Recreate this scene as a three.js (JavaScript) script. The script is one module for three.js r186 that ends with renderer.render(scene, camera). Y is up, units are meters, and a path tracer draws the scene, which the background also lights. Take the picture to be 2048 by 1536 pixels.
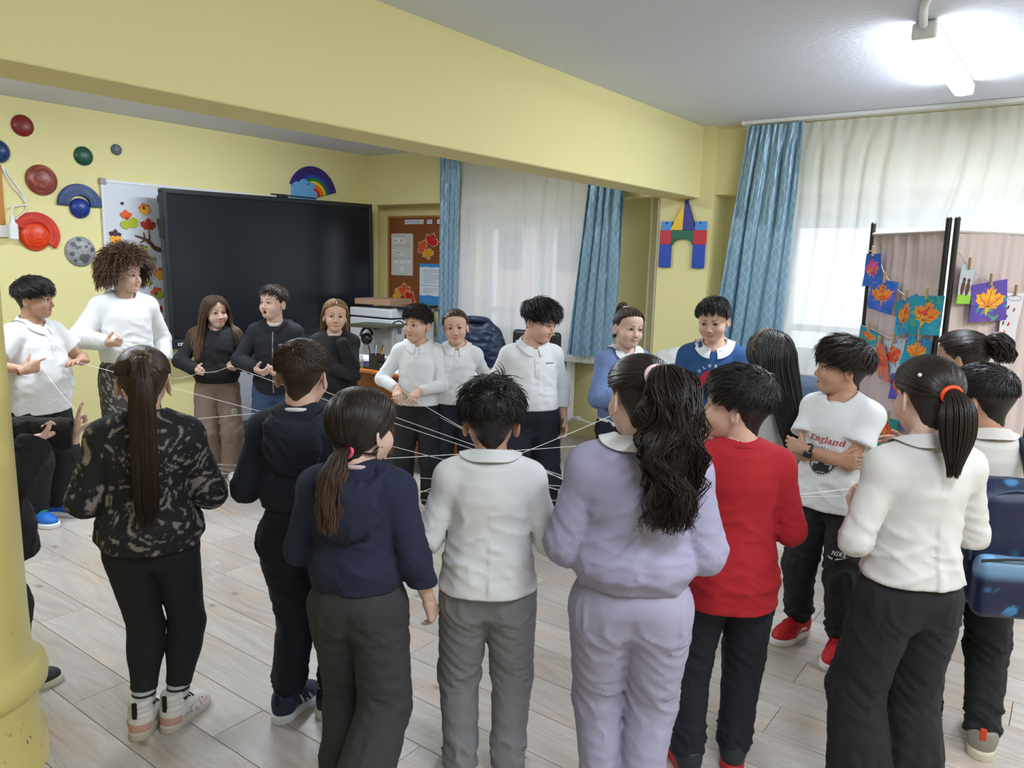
import * as THREE from 'three';
import { RoundedBoxGeometry } from 'three/addons/geometries/RoundedBoxGeometry.js';
import { mergeGeometries } from 'three/addons/utils/BufferGeometryUtils.js';
import { RectAreaLightUniformsLib } from 'three/addons/lights/RectAreaLightUniformsLib.js';
import { createNoise3D } from 'simplex-noise';

// ---------------------------------------------------------------- camera, sky, lamps, exposure
const scene = new THREE.Scene();
const camera = new THREE.PerspectiveCamera(52.82, 2048 / 1536, 0.05, 200);
camera.position.set(0, 1.6, 0);
camera.rotation.set(THREE.MathUtils.degToRad(-9.05), THREE.MathUtils.degToRad(-53.707), THREE.MathUtils.degToRad(1.494), 'YXZ');
const renderer = new THREE.WebGLRenderer({ antialias: true });
renderer.toneMapping = THREE.LinearToneMapping;
renderer.toneMappingExposure = 3.85;
renderer.shadowMap.enabled = true;
RectAreaLightUniformsLib.init();
scene.background = new THREE.Color(0.86, 0.93, 1.0);      // overcast sky outside the windows
scene.backgroundIntensity = 0.5;
const CEIL = 2.65;
const LAMP_POWER = 24;                                     // every tube lamp of the room (each is built as a fitting with its own light)
const LAMP_COLOR = [0.87, 0.955, 1.07];
const LAMPS = [[4.45, -0.68], [4.45, 1.7], [2.1, 1.7], [0.75, 0.35], [3.7, -4.5], [1.2, -4.5]];   // x, z of the fittings; only the first is in the picture

// ---------------------------------------------------------------- helpers
let seed = 7;
const rnd = () => { seed = (seed * 1664525 + 1013904223) >>> 0; return seed / 4294967296; };
const rr = (a, b) => a + (b - a) * rnd();
const n3 = createNoise3D((() => { let s = 12345; return () => { s = (s * 1664525 + 1013904223) >>> 0; return s / 4294967296; }; })());
const clamp = (x, a, b) => (x < a ? a : x > b ? b : x), lerp = (a, b, t) => a + (b - a) * t;
const sstep = (a, b, x) => { const t = clamp((x - a) / (b - a), 0, 1); return t * t * (3 - 2 * t); };
const V = (x, y, z) => new THREE.Vector3(x, y, z);
const rad = THREE.MathUtils.degToRad;
const col = (c) => (Array.isArray(c) ? new THREE.Color().setRGB(...c) : new THREE.Color(c));
const mat = (c, rough = 0.8, o = {}) => new THREE.MeshStandardMaterial({ color: col(c), roughness: rough, ...o });
const phys = (c, rough = 0.8, o = {}) => new THREE.MeshPhysicalMaterial({ color: col(c), roughness: rough, ...o });
const taken = {};
const numbered = (n) => { const k = taken[n] = (taken[n] ?? -1) + 1; return k ? n + '_' + String(k).padStart(3, '0') : n; };
function tag(o, label, category, group, kind) {
  o.userData.label = label; if (category) o.userData.category = category;
  if (group) o.userData.group = group; if (kind) o.userData.kind = kind;
  return o;
}
function thing(name, label, category, pos = [0, 0, 0], turn = 0, group) {
  const o = new THREE.Group(); o.name = numbered(name); scene.add(o);
  o.position.set(...pos); o.rotation.y = turn;
  return tag(o, label, category, group);
}
function part(parent, name, geo, m, label) {
  const o = new THREE.Mesh(geo, m); o.name = name; o.castShadow = o.receiveShadow = true; parent.add(o);
  if (label) o.userData.label = label;
  return o;
}
function solo(name, label, category, geo, m, pos, turn = 0, group) {
  const o = new THREE.Mesh(geo, m); o.name = numbered(name); o.castShadow = o.receiveShadow = true; scene.add(o);
  if (pos) o.position.set(...pos); o.rotation.y = turn;
  return tag(o, label, category, group);
}
function struct(name, geo, m, pos = [0, 0, 0], label) {
  const o = geo ? new THREE.Mesh(geo, m) : new THREE.Group(); o.name = name; o.castShadow = o.receiveShadow = true; scene.add(o); o.position.set(...pos);
  o.userData.kind = 'structure'; if (label) o.userData.label = label;
  return o;
}
const box = (w, h, d, x = 0, y = 0, z = 0) => new THREE.BoxGeometry(w, h, d).translate(x, y, z);
const rbox = (w, h, d, r, x = 0, y = 0, z = 0, s = 2) => new RoundedBoxGeometry(w, h, d, s, Math.min(r, w / 2.01, h / 2.01, d / 2.01)).translate(x, y, z);
const cyl = (r0, r1, h, n = 20, x = 0, y = 0, z = 0) => new THREE.CylinderGeometry(r0, r1, h, n).translate(x, y, z);
const tube = (pts, r, n = 24, m = 8, closed = false) => new THREE.TubeGeometry(new THREE.CatmullRomCurve3(pts.map((p) => (p.isVector3 ? p : V(...p))), closed), n, r, m, closed);
const merge = (list) => { const any = list.some((g) => !g.index); return mergeGeometries(any ? list.map((g) => (g.index ? g.toNonIndexed() : g)) : list); };
function shapeOf(pts) { const s = new THREE.Shape(); pts.forEach((p, i) => (i ? s.lineTo(p[0], p[1]) : s.moveTo(p[0], p[1]))); s.closePath(); return s; }
const extrude = (shape, depth, bevel = 0, seg = 2) => new THREE.ExtrudeGeometry(shape, { depth, bevelEnabled: bevel > 0, bevelSize: bevel, bevelThickness: bevel, bevelSegments: seg, curveSegments: 16 });
function canvas(w, h, draw) {
  const c = document.createElement('canvas'); c.width = w; c.height = h;
  draw(c.getContext('2d'), w, h);
  const t = new THREE.CanvasTexture(c); t.colorSpace = THREE.SRGBColorSpace; t.anisotropy = 4;
  return t;
}
function dataTex(w, h, f, srgb = true) {      // f(u, v) -> [r, g, b] 0..1, tiles
  const d = new Uint8Array(w * h * 4);
  for (let j = 0; j < h; j++) for (let i = 0; i < w; i++) { const c = f(i / w, j / h), o = (j * w + i) * 4; for (let k = 0; k < 3; k++) d[o + k] = clamp(Math.round(c[k] * 255), 0, 255); d[o + 3] = 255; }
  const t = new THREE.DataTexture(d, w, h); t.magFilter = THREE.LinearFilter; t.wrapS = t.wrapT = THREE.RepeatWrapping; if (srgb) t.colorSpace = THREE.SRGBColorSpace; t.needsUpdate = true;
  return t;
}
// ---------------------------------------------------------------- the room: shell, beam, pillar, column, windows
const plaster = dataTex(512, 512, (u, v) => { const a = u * 6.2832, b = v * 6.2832, n = n3(Math.cos(a) * 6, Math.sin(a) * 6, Math.cos(b) * 6 + 9) * 0.5 + n3(Math.cos(a) * 22 + Math.sin(b) * 22, Math.sin(a) * 22, Math.cos(b) * 22) * 0.3 + n3(i2(u, 90), i2(v, 90), 3) * 0.2; const g = 0.5 + 0.4 * n; return [g, g, g]; }, false);
function i2(u, f) { return Math.sin(u * 6.2832) * f * 0.3 + Math.cos(u * 12.566) * f * 0.1; }
const planeUv = (g, k = 1) => {                       // box mapping in metres
  const p = g.attributes.position, n = g.attributes.normal, uv = new Float32Array(p.count * 2);
  for (let i = 0; i < p.count; i++) { const ax = Math.abs(n.getX(i)), ay = Math.abs(n.getY(i)), az = Math.abs(n.getZ(i)); if (ay > ax && ay > az) { uv[2 * i] = p.getX(i) * k; uv[2 * i + 1] = p.getZ(i) * k; } else if (ax > az) { uv[2 * i] = p.getZ(i) * k; uv[2 * i + 1] = p.getY(i) * k; } else { uv[2 * i] = p.getX(i) * k; uv[2 * i + 1] = p.getY(i) * k; } }
  g.setAttribute('uv', new THREE.BufferAttribute(uv, 2)); return g;
};
const M = {
  wall: mat([0.76, 0.69, 0.335], 0.8, { bumpMap: plaster, bumpScale: 0.0012 }),
  wallGloss: mat([0.76, 0.695, 0.33], 0.42, { bumpMap: plaster, bumpScale: 0.0008 }),
  ceiling: mat([0.72, 0.75, 0.83], 0.9, { bumpMap: plaster, bumpScale: 0.002 }),
  column: mat('#ffffff', 0.34, { map: canvas(2048, 2048, (x) => { x.fillStyle = '#dccd83'; x.fillRect(0, 0, 2048, 2048); for (let i = 0; i < 170; i++) { const low = i < 110, px = Math.pow(rnd(), 1) * 2048, py = 2048 * (1 - (low ? rr(0.01, 0.13) : rr(0.14, 0.6))); x.fillStyle = ['#6d6238', '#8f8247', '#4d4630', '#b3a45f'][i % 4]; x.globalAlpha = low ? 0.85 : 0.4; x.beginPath(); x.ellipse(px, py, rr(1, low ? 6 : 3), rr(1, low ? 7 : 5), rr(0, 3), 0, 7); x.fill(); } x.globalAlpha = 0.9; x.fillStyle = '#3b3a36'; for (let k = 0; k < 5; k++) { x.beginPath(); x.ellipse(1290 + k * 9, 1560 + (k % 2) * 7, 6, 5, k, 0, 7); x.fill(); } }) }),
  white: mat([0.78, 0.78, 0.77], 0.4), pvc: mat([0.8, 0.81, 0.82], 0.35), pipe: mat([0.72, 0.71, 0.6], 0.4),
  black: mat([0.012, 0.012, 0.013], 0.4), chrome: mat([0.6, 0.6, 0.62], 0.3, { metalness: 0.9 }),
  glass: phys('#ffffff', 0.03, { transmission: 1, thickness: 0, ior: 1.45 }),
};
const WZ = -6.245, XU = 5.85, XN = 6.08, DADO = 1.93;   // back wall, window wall upper face, niche face, height of the gloss paint
const ROOM = { x0: -3.4, x1: 6.45, z0: WZ, z1: 3.6 };
function wallBoxes(parent, list, low = true) {          // each [w, h, d, cx, cy, cz]; split at the paint line
  for (const [w, h, d, x, y, z] of list) {
    const a = y - h / 2, b = y + h / 2;
    if (low && a < DADO && b > DADO) { part(parent, 'upper_paint', planeUv(box(w, b - DADO, d, x, (b + DADO) / 2, z), 1.1), M.wall); part(parent, 'gloss_paint', planeUv(box(w, DADO - a, d, x, (a + DADO) / 2, z), 1.1), M.wallGloss); }
    else part(parent, b <= DADO + 0.01 && low ? 'gloss_paint' : 'upper_paint', planeUv(box(w, h, d, x, y, z), 1.1), b <= DADO + 0.01 && low ? M.wallGloss : M.wall);
  }
}
{
  // floor: sub-floor with loose-laid laminate planks
  const floor = struct('floor', box(ROOM.x1 - ROOM.x0 + 0.4, 0.1, ROOM.z1 - ROOM.z0 + 0.4, (ROOM.x0 + ROOM.x1) / 2, -0.062, (ROOM.z0 + ROOM.z1) / 2), mat([0.09, 0.08, 0.07], 0.9), [0, 0, 0], 'pale grey-brown wood-look laminate floor of long planks');
  const wood = [0, 1].map((k) => dataTex(1024, 1024, (u, v) => {
    const p = Math.floor(u * 8), f = u * 8 - p, sd = p * 17.3 + k * 91, warp = n3(f * 1.4 + sd, v * 2.2, 1) * 0.5, grain = n3(f * 9 + warp * 3 + sd, v * 3.2, sd) * 0.5 + n3(f * 26 + warp * 5, v * 7 + sd, 5) * 0.3 + n3(f * 60, v * 22 + sd, 9) * 0.22;
    const cath = Math.sin((f - 0.5 + warp * 0.5) * 16 + n3(sd, v * 1.3, 3) * 5) * 0.5 * sstep(0.1, 0.5, n3(sd + 3, v * 1.6, f * 0.8)), pink = sstep(-0.1, 0.6, n3(f * 1.2 + sd, v * 1.9 + 4, 7)), knot = Math.exp(-(((f - 0.5 - 0.3 * Math.sin(sd)) / 0.06) ** 2 + (((v - (0.3 + 0.4 * Math.abs(Math.cos(sd)))) * 6.5) / 0.1) ** 2));
    const fleck = sstep(0.72, 0.86, n3(f * 14 + sd, v * 30, 21)) * 0.06, tone = 0.715 + 0.034 * Math.sin(sd * 3.1) + grain * 0.06 + cath * 0.05 - fleck - knot * 0.2;
    return [tone + 0.018 + pink * 0.012, tone - 0.014 - pink * 0.02, tone - 0.05 - pink * 0.042];
  }));
  const mats = wood.map((t) => mat('#ffffff', 0.36, { map: t })), W = 0.2, geos = new Map();
  const plankGeo = (len, v) => {
    const key = Math.round(len * 100) + ':' + v; if (geos.has(key)) return geos.get(key);
    const g = new RoundedBoxGeometry(W - 0.0022, 0.012, len - 0.0022, 1, 0.0011), p = g.attributes.position, uv = new Float32Array(p.count * 2);
    for (let i = 0; i < p.count; i++) { uv[2 * i] = (v + 0.03 + 0.94 * (p.getX(i) / W + 0.5)) / 8; uv[2 * i + 1] = 0.01 + 0.98 * (p.getZ(i) / 1.3 + 0.5); }
    g.setAttribute('uv', new THREE.BufferAttribute(uv, 2)); geos.set(key, g); return g;
  };
  const joints = { [-1]: -2.74, 0: -2.185, 1: -2.91, 2: -2.2, 4: -2.06, 6: -0.735, 8: -0.752, 9: -1.35 }, rest = [];
  for (let k = -24; k <= 25; k++) {
    const xc = 1.333 + (k + 0.5) * W, ph = (joints[k] ?? rr(-2, -0.7)), L = 1.3; if (xc < ROOM.x0 || xc > 6.12) continue;
    for (let z = ph - L * 6; z < ROOM.z1; z += L) {
      const a = Math.max(z, ROOM.z0 + 0.004), b = Math.min(z + L, ROOM.z1); if (b - a < 0.03) continue;
      const v = Math.floor(rnd() * 8), seen = xc > 0.55 && b < 1.9 && (a < 0.3 || xc > 1.9) && !(a > 0.45), g = plankGeo(b - a, v);
      if (seen) { const m = part(floor, 'plank', g, mats[rnd() < 0.5 ? 0 : 1]); m.position.set(xc, -0.006, (a + b) / 2); if (rnd() < 0.5) m.rotation.y = Math.PI; }
      else rest.push(g.clone().translate(xc, -0.006, (a + b) / 2));
    }
  }
  const r = part(floor, 'plank', mergeGeometries(rest), mats[0]); r.userData.kind = 'stuff';
  // ceiling, beam, walls
  struct('ceiling', planeUv(box(ROOM.x1 - ROOM.x0 + 0.5, 0.2, ROOM.z1 - ROOM.z0 + 0.5, (ROOM.x0 + ROOM.x1) / 2, CEIL + 0.1, (ROOM.z0 + ROOM.z1) / 2), 0.7), M.ceiling, [0, 0, 0], 'white painted plaster ceiling');
  struct('ceiling_beam', planeUv(rbox(5.8 - ROOM.x0 + 0.1, CEIL - 2.115 + 0.02, 0.262, 0.012, (5.8 + ROOM.x0) / 2, (CEIL + 2.115) / 2 + 0.01, -2.633), 1), M.wall, [0, 0, 0], 'deep yellow ceiling beam crossing the room');
  const back = struct('wall_back'); back.userData.label = 'yellow wall behind the screen, glossier paint below';
  wallBoxes(back, [[ROOM.x1 - ROOM.x0 + 0.4, CEIL, 0.2, (ROOM.x0 + ROOM.x1) / 2, CEIL / 2, WZ - 0.1]]);
  const left = struct('wall_left'); wallBoxes(left, [[0.2, CEIL, ROOM.z1 - ROOM.z0, ROOM.x0 - 0.1, CEIL / 2, (ROOM.z0 + ROOM.z1) / 2]]);
  const front = struct('wall_front'); wallBoxes(front, [[ROOM.x1 - ROOM.x0 + 0.4, CEIL, 0.2, (ROOM.x0 + ROOM.x1) / 2, CEIL / 2, ROOM.z1 + 0.1]]);
  const right = struct('wall_right'); right.userData.label = 'yellow window wall with two niches';
  const t = 0.36, nx = XN + t / 2, lint = 2.145;        // thick outer wall, its niche face at XN
  const win = [[-4.95, -3.5, 0.82, 2.03], [-1.95, 1.1, 0.86, 2.03]];
  const cols = [[WZ, -4.95], [-3.5, -1.95], [1.1, ROOM.z1]];
  wallBoxes(right, cols.map(([a, b]) => [t, CEIL, b - a, nx, CEIL / 2, (a + b) / 2]));
  for (const [a, b, y0, y1] of win) wallBoxes(right, [[t, y0, b - a, nx, y0 / 2, (a + b) / 2], [t, CEIL - y1, b - a, nx, (CEIL + y1) / 2, (a + b) / 2]]);
  wallBoxes(right, [[XN - XU, CEIL - lint, -2.83 - WZ, (XN + XU) / 2, (CEIL + lint) / 2, (WZ - 2.83) / 2], [XN - XU, CEIL - lint, ROOM.z1 + 2.4, (XN + XU) / 2, (CEIL + lint) / 2, (ROOM.z1 - 2.4) / 2], [0.06, CEIL - 0.001, 0.09, XU + 0.015, CEIL / 2, WZ + 0.046]]);
  const pillar = struct('wall_pillar'); wallBoxes(pillar, [[XN - 5.8, CEIL, 0.43, (XN + 5.8) / 2, CEIL / 2, -2.615]]); pillar.userData.label = 'yellow pillar between the two windows';
  for (const [i, [a, b, y0]] of win.entries()) struct('window_sill_' + (i + 1), rbox(0.3, 0.035, b - a + 0.3 + (i ? 0 : 1.0), 0.008, XN - 0.1, y0 - 0.045, (a + b) / 2 - (i ? 0 : 0.5)), M.white);
  for (const [i, [a, b, z]] of [[0.9, XU - 0.1, 0], [0, 0, 1]].entries()) if (!i) struct('baseboard_back', rbox(8.9, 0.06, 0.014, 0.004, 1.4, 0.03, WZ + 0.007), M.wallGloss);
  // windows: plastic frames with two sashes each, seen through the sheers
  win.forEach(([a, b, y0, y1], i) => {
    const w = struct('window_' + (i + 1), null, null, [XN + 0.2, 0, 0]), n = i ? 3 : 2, zz = (k) => lerp(a, b, k / n);
    w.userData.label = i ? 'white window behind the near sheer curtain' : 'white two-sash window behind the far sheer curtain';
    part(w, 'window_frame', merge([box(0.067, 0.06, b - a - 0.002, 0, y1 - 0.031, (a + b) / 2), box(0.067, 0.06, b - a - 0.002, 0, y0 + 0.031, (a + b) / 2), ...Array.from({ length: n + 1 }, (_, k) => box(0.07, y1 - y0, 0.07, 0, (y0 + y1) / 2, clamp(zz(k), a + 0.035, b - 0.035)))]), M.pvc);
    for (let k = 0; k < n; k++) {
      const c = (zz(k) + zz(k + 1)) / 2, ww = (b - a) / n - 0.07, hh = y1 - y0 - 0.12, cy = (y0 + y1) / 2;
      const s = part(w, 'sash', merge([box(0.056, 0.062, ww - 0.01, -0.03, cy + hh / 2 - 0.033, c), box(0.056, 0.062, ww - 0.01, -0.03, cy - hh / 2 + 0.033, c), box(0.06, hh, 0.065, -0.03, cy, c - ww / 2 + 0.032), box(0.06, hh, 0.065, -0.03, cy, c + ww / 2 - 0.032), box(0.05, 0.05, ww, -0.03, cy - hh * 0.29, c)]), M.pvc);
      part(s, 'pane', box(0.006, hh - 0.1, ww - 0.1, -0.02, cy, c), M.glass);
      if (k) part(s, 'handle', rbox(0.025, 0.11, 0.018, 0.006, -0.075, cy, c - ww / 2 + 0.03), M.white);
    }
  });
  // cast column at the left edge of the picture
  const prof = [[0.232, 0], [0.232, 0.1], [0.216, 0.13], [0.214, 0.235], [0.222, 0.25], [0.243, 0.268], [0.247, 0.3], [0.24, 0.33], [0.222, 0.345], [0.215, 0.352], [0.206, 0.38], [0.203, 0.5], [0.196, 1.3], [0.19, 2.2]].map(([r, y]) => new THREE.Vector2(r, y));
  const g = new THREE.LatheGeometry(prof, 64), p = g.attributes.position, uv = g.attributes.uv;
  for (let i = 0; i < p.count; i++) uv.setXY(i, uv.getX(i), p.getY(i) / 2.2);
  struct('column', g, M.column, [0.757, 0, -2.62], 'glossy yellow painted round column with a ring near its base');
}
for (const [i, [x, z]] of LAMPS.entries()) {            // surface-mounted tube lamps
  const t = thing('ceiling_lamp', i ? `white ceiling tube lamp ${['', 'nearest the window in the back row', 'in the middle of the back row', 'over the camera', 'beyond the beam, nearest the far window', 'beyond the beam, farther from it'][i]}` : 'long white glowing tube lamp on the ceiling before the window', 'lamp', [x, CEIL, z]);
  part(t, 'housing', rbox(1.28, 0.03, 0.085, 0.01, 0, -0.016, 0), M.white);
  part(t, 'diffuser', merge([new THREE.CapsuleGeometry(0.052, 1.18, 8, 20).rotateZ(Math.PI / 2).scale(1, 0.72, 1).translate(0, -0.052, 0)]), new THREE.MeshStandardMaterial({ color: 0xffffff, roughness: 0.5, emissive: new THREE.Color(...LAMP_COLOR), emissiveIntensity: 4.5 }));
  for (const q of [1, -1]) part(t, 'end_cap', rbox(0.03, 0.07, 0.1, 0.02, q * 0.645, -0.045, 0), M.white);
  const l = new THREE.RectAreaLight(new THREE.Color(...LAMP_COLOR), LAMP_POWER, 1.25, 0.09); l.position.set(0, -0.09, 0); l.rotation.x = -Math.PI / 2; t.add(l); l.name = 'tube_light';
  for (const q of [1, -1]) { const s = new THREE.RectAreaLight(new THREE.Color(...LAMP_COLOR), LAMP_POWER * 0.3, 1.2, 0.07); s.position.set(0, -0.055, q * 0.056); s.rotation.set(-0.55, q > 0 ? Math.PI : 0, 0, 'YXZ'); s.name = 'tube_light'; t.add(s); }
}
// ---------------------------------------------------------------- curtains on ceiling rails
function drape(o) {                                    // a hanging cloth in the plane x = o.x, from z[0..1] at the top to zb[0..1] at the hem, gathered in folds
  const nu = o.nu ?? 160, nv = 40, pos = [], uv = [], idx = [], sd = o.seed ?? 1;
  for (let j = 0; j <= nv; j++) for (let i = 0; i <= nu; i++) {
    const u = i / nu, v = j / nv, y = lerp(o.top, o.bottom + (o.hem ?? 0) * n3(u * 3, sd, 0), v), z0 = lerp(o.z[0], o.zb[0], v), z1 = lerp(o.z[1], o.zb[1], v), uu = u + 0.02 * n3(u * 4 + sd, v * 1.2, sd);
    const ph = uu * o.folds * 6.2832 + 1.6 * n3(u * o.folds * 0.35 + sd, v * 0.7, 2), a = (0.55 + 0.5 * n3(u * o.folds * 0.5 + sd, v * 0.8, 7)) * lerp(0.35, 1, sstep(0, 0.18, v));
    const pinch = 0.006 * Math.sin(uu * o.folds * 2 * 6.2832) * sstep(0.12, 0.03, v);
    const w = Math.sin(ph) * 0.75 + 0.25 * Math.sin(ph * 2 + sd);
    pos.push(o.x + w * a * o.amp + pinch + 0.004 * n3(u * 30, v * 14, sd), y, lerp(z0, z1, u) + Math.cos(ph) * a * o.amp * 0.35 + (o.sag ? 0 : 0)); uv.push(u * (o.width ?? 2), y);
    if (i < nu && j < nv) { const q = j * (nu + 1) + i; idx.push(q, q + 1, q + nu + 1, q + 1, q + nu + 2, q + nu + 1); }
  }
  const g = new THREE.BufferGeometry(); g.setAttribute('position', new THREE.Float32BufferAttribute(pos, 3)); g.setAttribute('uv', new THREE.Float32BufferAttribute(uv, 2)); g.setIndex(idx); g.computeVertexNormals();
  return g;
}
{
  const lattice = dataTex(256, 256, (u, v) => { const f = (x) => Math.abs((((x % 1) + 1) % 1) - 0.5), d = Math.min(f(u * 4 + v * 2.5 * 0.8 * 2), f(u * 4 - v * 2.5 * 0.8 * 2)), k = sstep(0.07, 0.03, d); return [0.47 + 0.12 * k, 0.6 + 0.1 * k, 0.675 + 0.09 * k]; });
  lattice.repeat.set(3, 3);
  const satin = phys('#ffffff', 0.36, { map: lattice, metalness: 0.2, sheen: 0.4, sheenRoughness: 0.4, side: THREE.DoubleSide });
  const sheer = phys([0.86, 0.88, 0.9], 1, { transmission: 0.42, thickness: 0, transparent: true, opacity: 0.78, side: THREE.DoubleSide });
  const T = CEIL - 0.035, X = 5.745;
  const rail = (z0, z1, label) => { const t = thing('curtain_rail', label, 'curtain rail', [0, 0, 0]); part(t, 'rail', rbox(0.1, 0.026, z1 - z0, 0.006, X, CEIL - 0.014, (z0 + z1) / 2), M.white); for (const z of [z0, z1]) part(t, 'end_cap', rbox(0.104, 0.03, 0.02, 0.006, X, CEIL - 0.016, z), M.white); };
  rail(-2.16, 3.0, 'white ceiling rail carrying the near curtains'); rail(-5.2, -3.05, 'white ceiling rail of the far window, behind the beam');
  const put = (label, geo, m, cat = 'curtain', name = 'satin_curtain') => solo(name, label, cat, geo, m);
  put('narrow blue-grey satin drape left of the far window', drape({ x: X, z: [-5.15, -4.9], zb: [-5.15, -4.93], top: T, bottom: 0.72, folds: 4, amp: 0.035, seed: 3, width: 0.6 }), satin);
  put('blue-grey satin drape right of the far window, flaring at its hem', drape({ x: X - 0.01, z: [-3.44, -3.1], zb: [-3.62, -3.16], top: T, bottom: 0.8, folds: 4.5, amp: 0.04, seed: 5, width: 0.8 }), satin);
  put('blue-grey satin drape beside the pillar at the near window', drape({ x: X - 0.01, z: [-2.13, -1.73], zb: [-2.33, -1.78], top: T, bottom: 0.8, folds: 5, amp: 0.042, seed: 11, width: 0.9 }), satin);
  put('white sheer curtain over the far window', drape({ x: X + 0.03, z: [-4.92, -3.2], zb: [-4.95, -3.2], top: T, bottom: 0.74, hem: 0.02, folds: 11, amp: 0.022, seed: 17, nu: 260 }), sheer, 'curtain', 'sheer_curtain');
  put('wide white sheer curtain over the near window', drape({ x: X + 0.03, z: [-1.8, 2.9], zb: [-1.95, 2.9], top: T, bottom: 0.85, hem: 0.03, folds: 30, amp: 0.026, seed: 23, nu: 560 }), sheer, 'curtain', 'sheer_curtain');
  // a block of flats across the street, faint through the sheers
  const b = thing('apartment_building', 'pale pink block of flats seen faintly through the far sheer curtain', 'building', [22, -6, -12.5]);
  part(b, 'wall', box(8, 20, 9, 0, 10, 0), mat([0.42, 0.3, 0.28], 0.9));
  const wm = mat([0.06, 0.07, 0.09], 0.2); for (let i = 0; i < 4; i++) for (let j = 0; j < 6; j++) { part(b, 'window', rbox(0.1, 1.3, 1.2, 0.02, -4.02, 2 + j * 3, -3.3 + i * 2.2), wm); }
}
// ---------------------------------------------------------------- distance fields and their surfaces
const smin = (a, b, k) => { const h = Math.max(k - Math.abs(a - b), 0) / k; return Math.min(a, b) - h * h * k * 0.25; };
const smax = (a, b, k) => -smin(-a, -b, k);
const ell = (x, y, z, rx, ry, rz) => { const k0 = Math.hypot(x / rx, y / ry, z / rz), k1 = Math.hypot(x / (rx * rx), y / (ry * ry), z / (rz * rz)); return k1 < 1e-9 ? -Math.min(rx, ry, rz) : (k0 * (k0 - 1)) / k1; };
let ST = 0, SU = 0, SX = 0, SY = 0, SZ = 0;           // last segment query: clamped and free parameter, offset from the axis
function seg(a, b) {
  const ax = a.x, ay = a.y, az = a.z, bx = b.x - ax, by = b.y - ay, bz = b.z - az, l2 = bx * bx + by * by + bz * bz || 1e-9;
  const f = (x, y, z) => {
    const px = x - ax, py = y - ay, pz = z - az; SU = (px * bx + py * by + pz * bz) / l2; ST = SU < 0 ? 0 : SU > 1 ? 1 : SU;
    SX = px - bx * ST; SY = py - by * ST; SZ = pz - bz * ST;
    return Math.sqrt(SX * SX + SY * SY + SZ * SZ);
  };
  f.len = Math.sqrt(l2);
  return f;
}
function nets(sdf, lo, hi, cell, color) {              // naive surface nets over the blocks near the surface
  const N = [0, 1, 2].map((i) => Math.ceil((hi[i] - lo[i]) / cell) + 1), [nx, ny, nz] = N, sx = 1, sy = nx, sz = nx * ny;
  const val = new Float32Array(nx * ny * nz).fill(NaN), B = 5, half = B * cell * 0.866;
  const live = [];
  for (let k = 0; k < nz - 1; k += B) for (let j = 0; j < ny - 1; j += B) for (let i = 0; i < nx - 1; i += B) {
    const d = sdf(lo[0] + (i + B / 2) * cell, lo[1] + (j + B / 2) * cell, lo[2] + (k + B / 2) * cell);
    if (Math.abs(d) > half * 1.55 + 0.004) continue;
    live.push([i, j, k]);
    for (let c = k; c <= Math.min(k + B, nz - 1); c++) for (let b = j; b <= Math.min(j + B, ny - 1); b++) for (let a = i; a <= Math.min(i + B, nx - 1); a++) {
      const o = a + b * sy + c * sz;
      if (val[o] !== val[o]) val[o] = sdf(lo[0] + a * cell, lo[1] + b * cell, lo[2] + c * cell);
    }
  }
  const id = new Int32Array(nx * ny * nz).fill(-1), pos = [], cols = [];
  const C = [0, sx, sy, sx + sy, sz, sx + sz, sy + sz, sx + sy + sz], E = [[0, 1], [2, 3], [4, 5], [6, 7], [0, 2], [1, 3], [4, 6], [5, 7], [0, 4], [1, 5], [2, 6], [3, 7]];
  const cells = [];
  for (const [i0, j0, k0] of live) for (let k = k0; k < Math.min(k0 + B, nz - 1); k++) for (let j = j0; j < Math.min(j0 + B, ny - 1); j++) for (let i = i0; i < Math.min(i0 + B, nx - 1); i++) {
    const o = i + j * sy + k * sz; let m = 0;
    for (let c = 0; c < 8; c++) if (val[o + C[c]] < 0) m |= 1 << c;
    if (m === 0 || m === 255) continue;
    let x = 0, y = 0, z = 0, n = 0;
    for (const [a, b] of E) {
      if (((m >> a) & 1) === ((m >> b) & 1)) continue;
      const va = val[o + C[a]], vb = val[o + C[b]], t = va / (va - vb);
      x += (a & 1) + ((b & 1) - (a & 1)) * t; y += ((a >> 1) & 1) + (((b >> 1) & 1) - ((a >> 1) & 1)) * t; z += (a >> 2) + ((b >> 2) - (a >> 2)) * t; n++;
    }
    id[o] = pos.length / 3; cells.push(o);
    pos.push(lo[0] + (i + x / n) * cell, lo[1] + (j + y / n) * cell, lo[2] + (k + z / n) * cell);
  }
  const idx = [];
  const quad = (a, b, c, d, flip) => { if (a < 0 || b < 0 || c < 0 || d < 0) return; if (flip) idx.push(a, c, b, b, c, d); else idx.push(a, b, c, b, d, c); };
  for (const o of cells) {
    const v = val[o] < 0;
    if (v !== val[o + sx] < 0) quad(id[o], id[o - sy], id[o - sz], id[o - sy - sz], v);
    if (v !== val[o + sy] < 0) quad(id[o], id[o - sz], id[o - sx], id[o - sx - sz], v);
    if (v !== val[o + sz] < 0) quad(id[o], id[o - sx], id[o - sy], id[o - sx - sy], v);
  }
  const g = new THREE.BufferGeometry();
  g.setAttribute('position', new THREE.Float32BufferAttribute(pos, 3)); g.setIndex(idx); g.computeVertexNormals();
  if (color) { for (let i = 0; i < pos.length; i += 3) cols.push(...color(pos[i], pos[i + 1], pos[i + 2])); g.setAttribute('color', new THREE.Float32BufferAttribute(cols, 3)); }
  return g;
}
const white = (g) => { g.setAttribute('color', new THREE.Float32BufferAttribute(new Float32Array(g.attributes.position.count * 3).fill(1), 3)); return g; };
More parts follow.
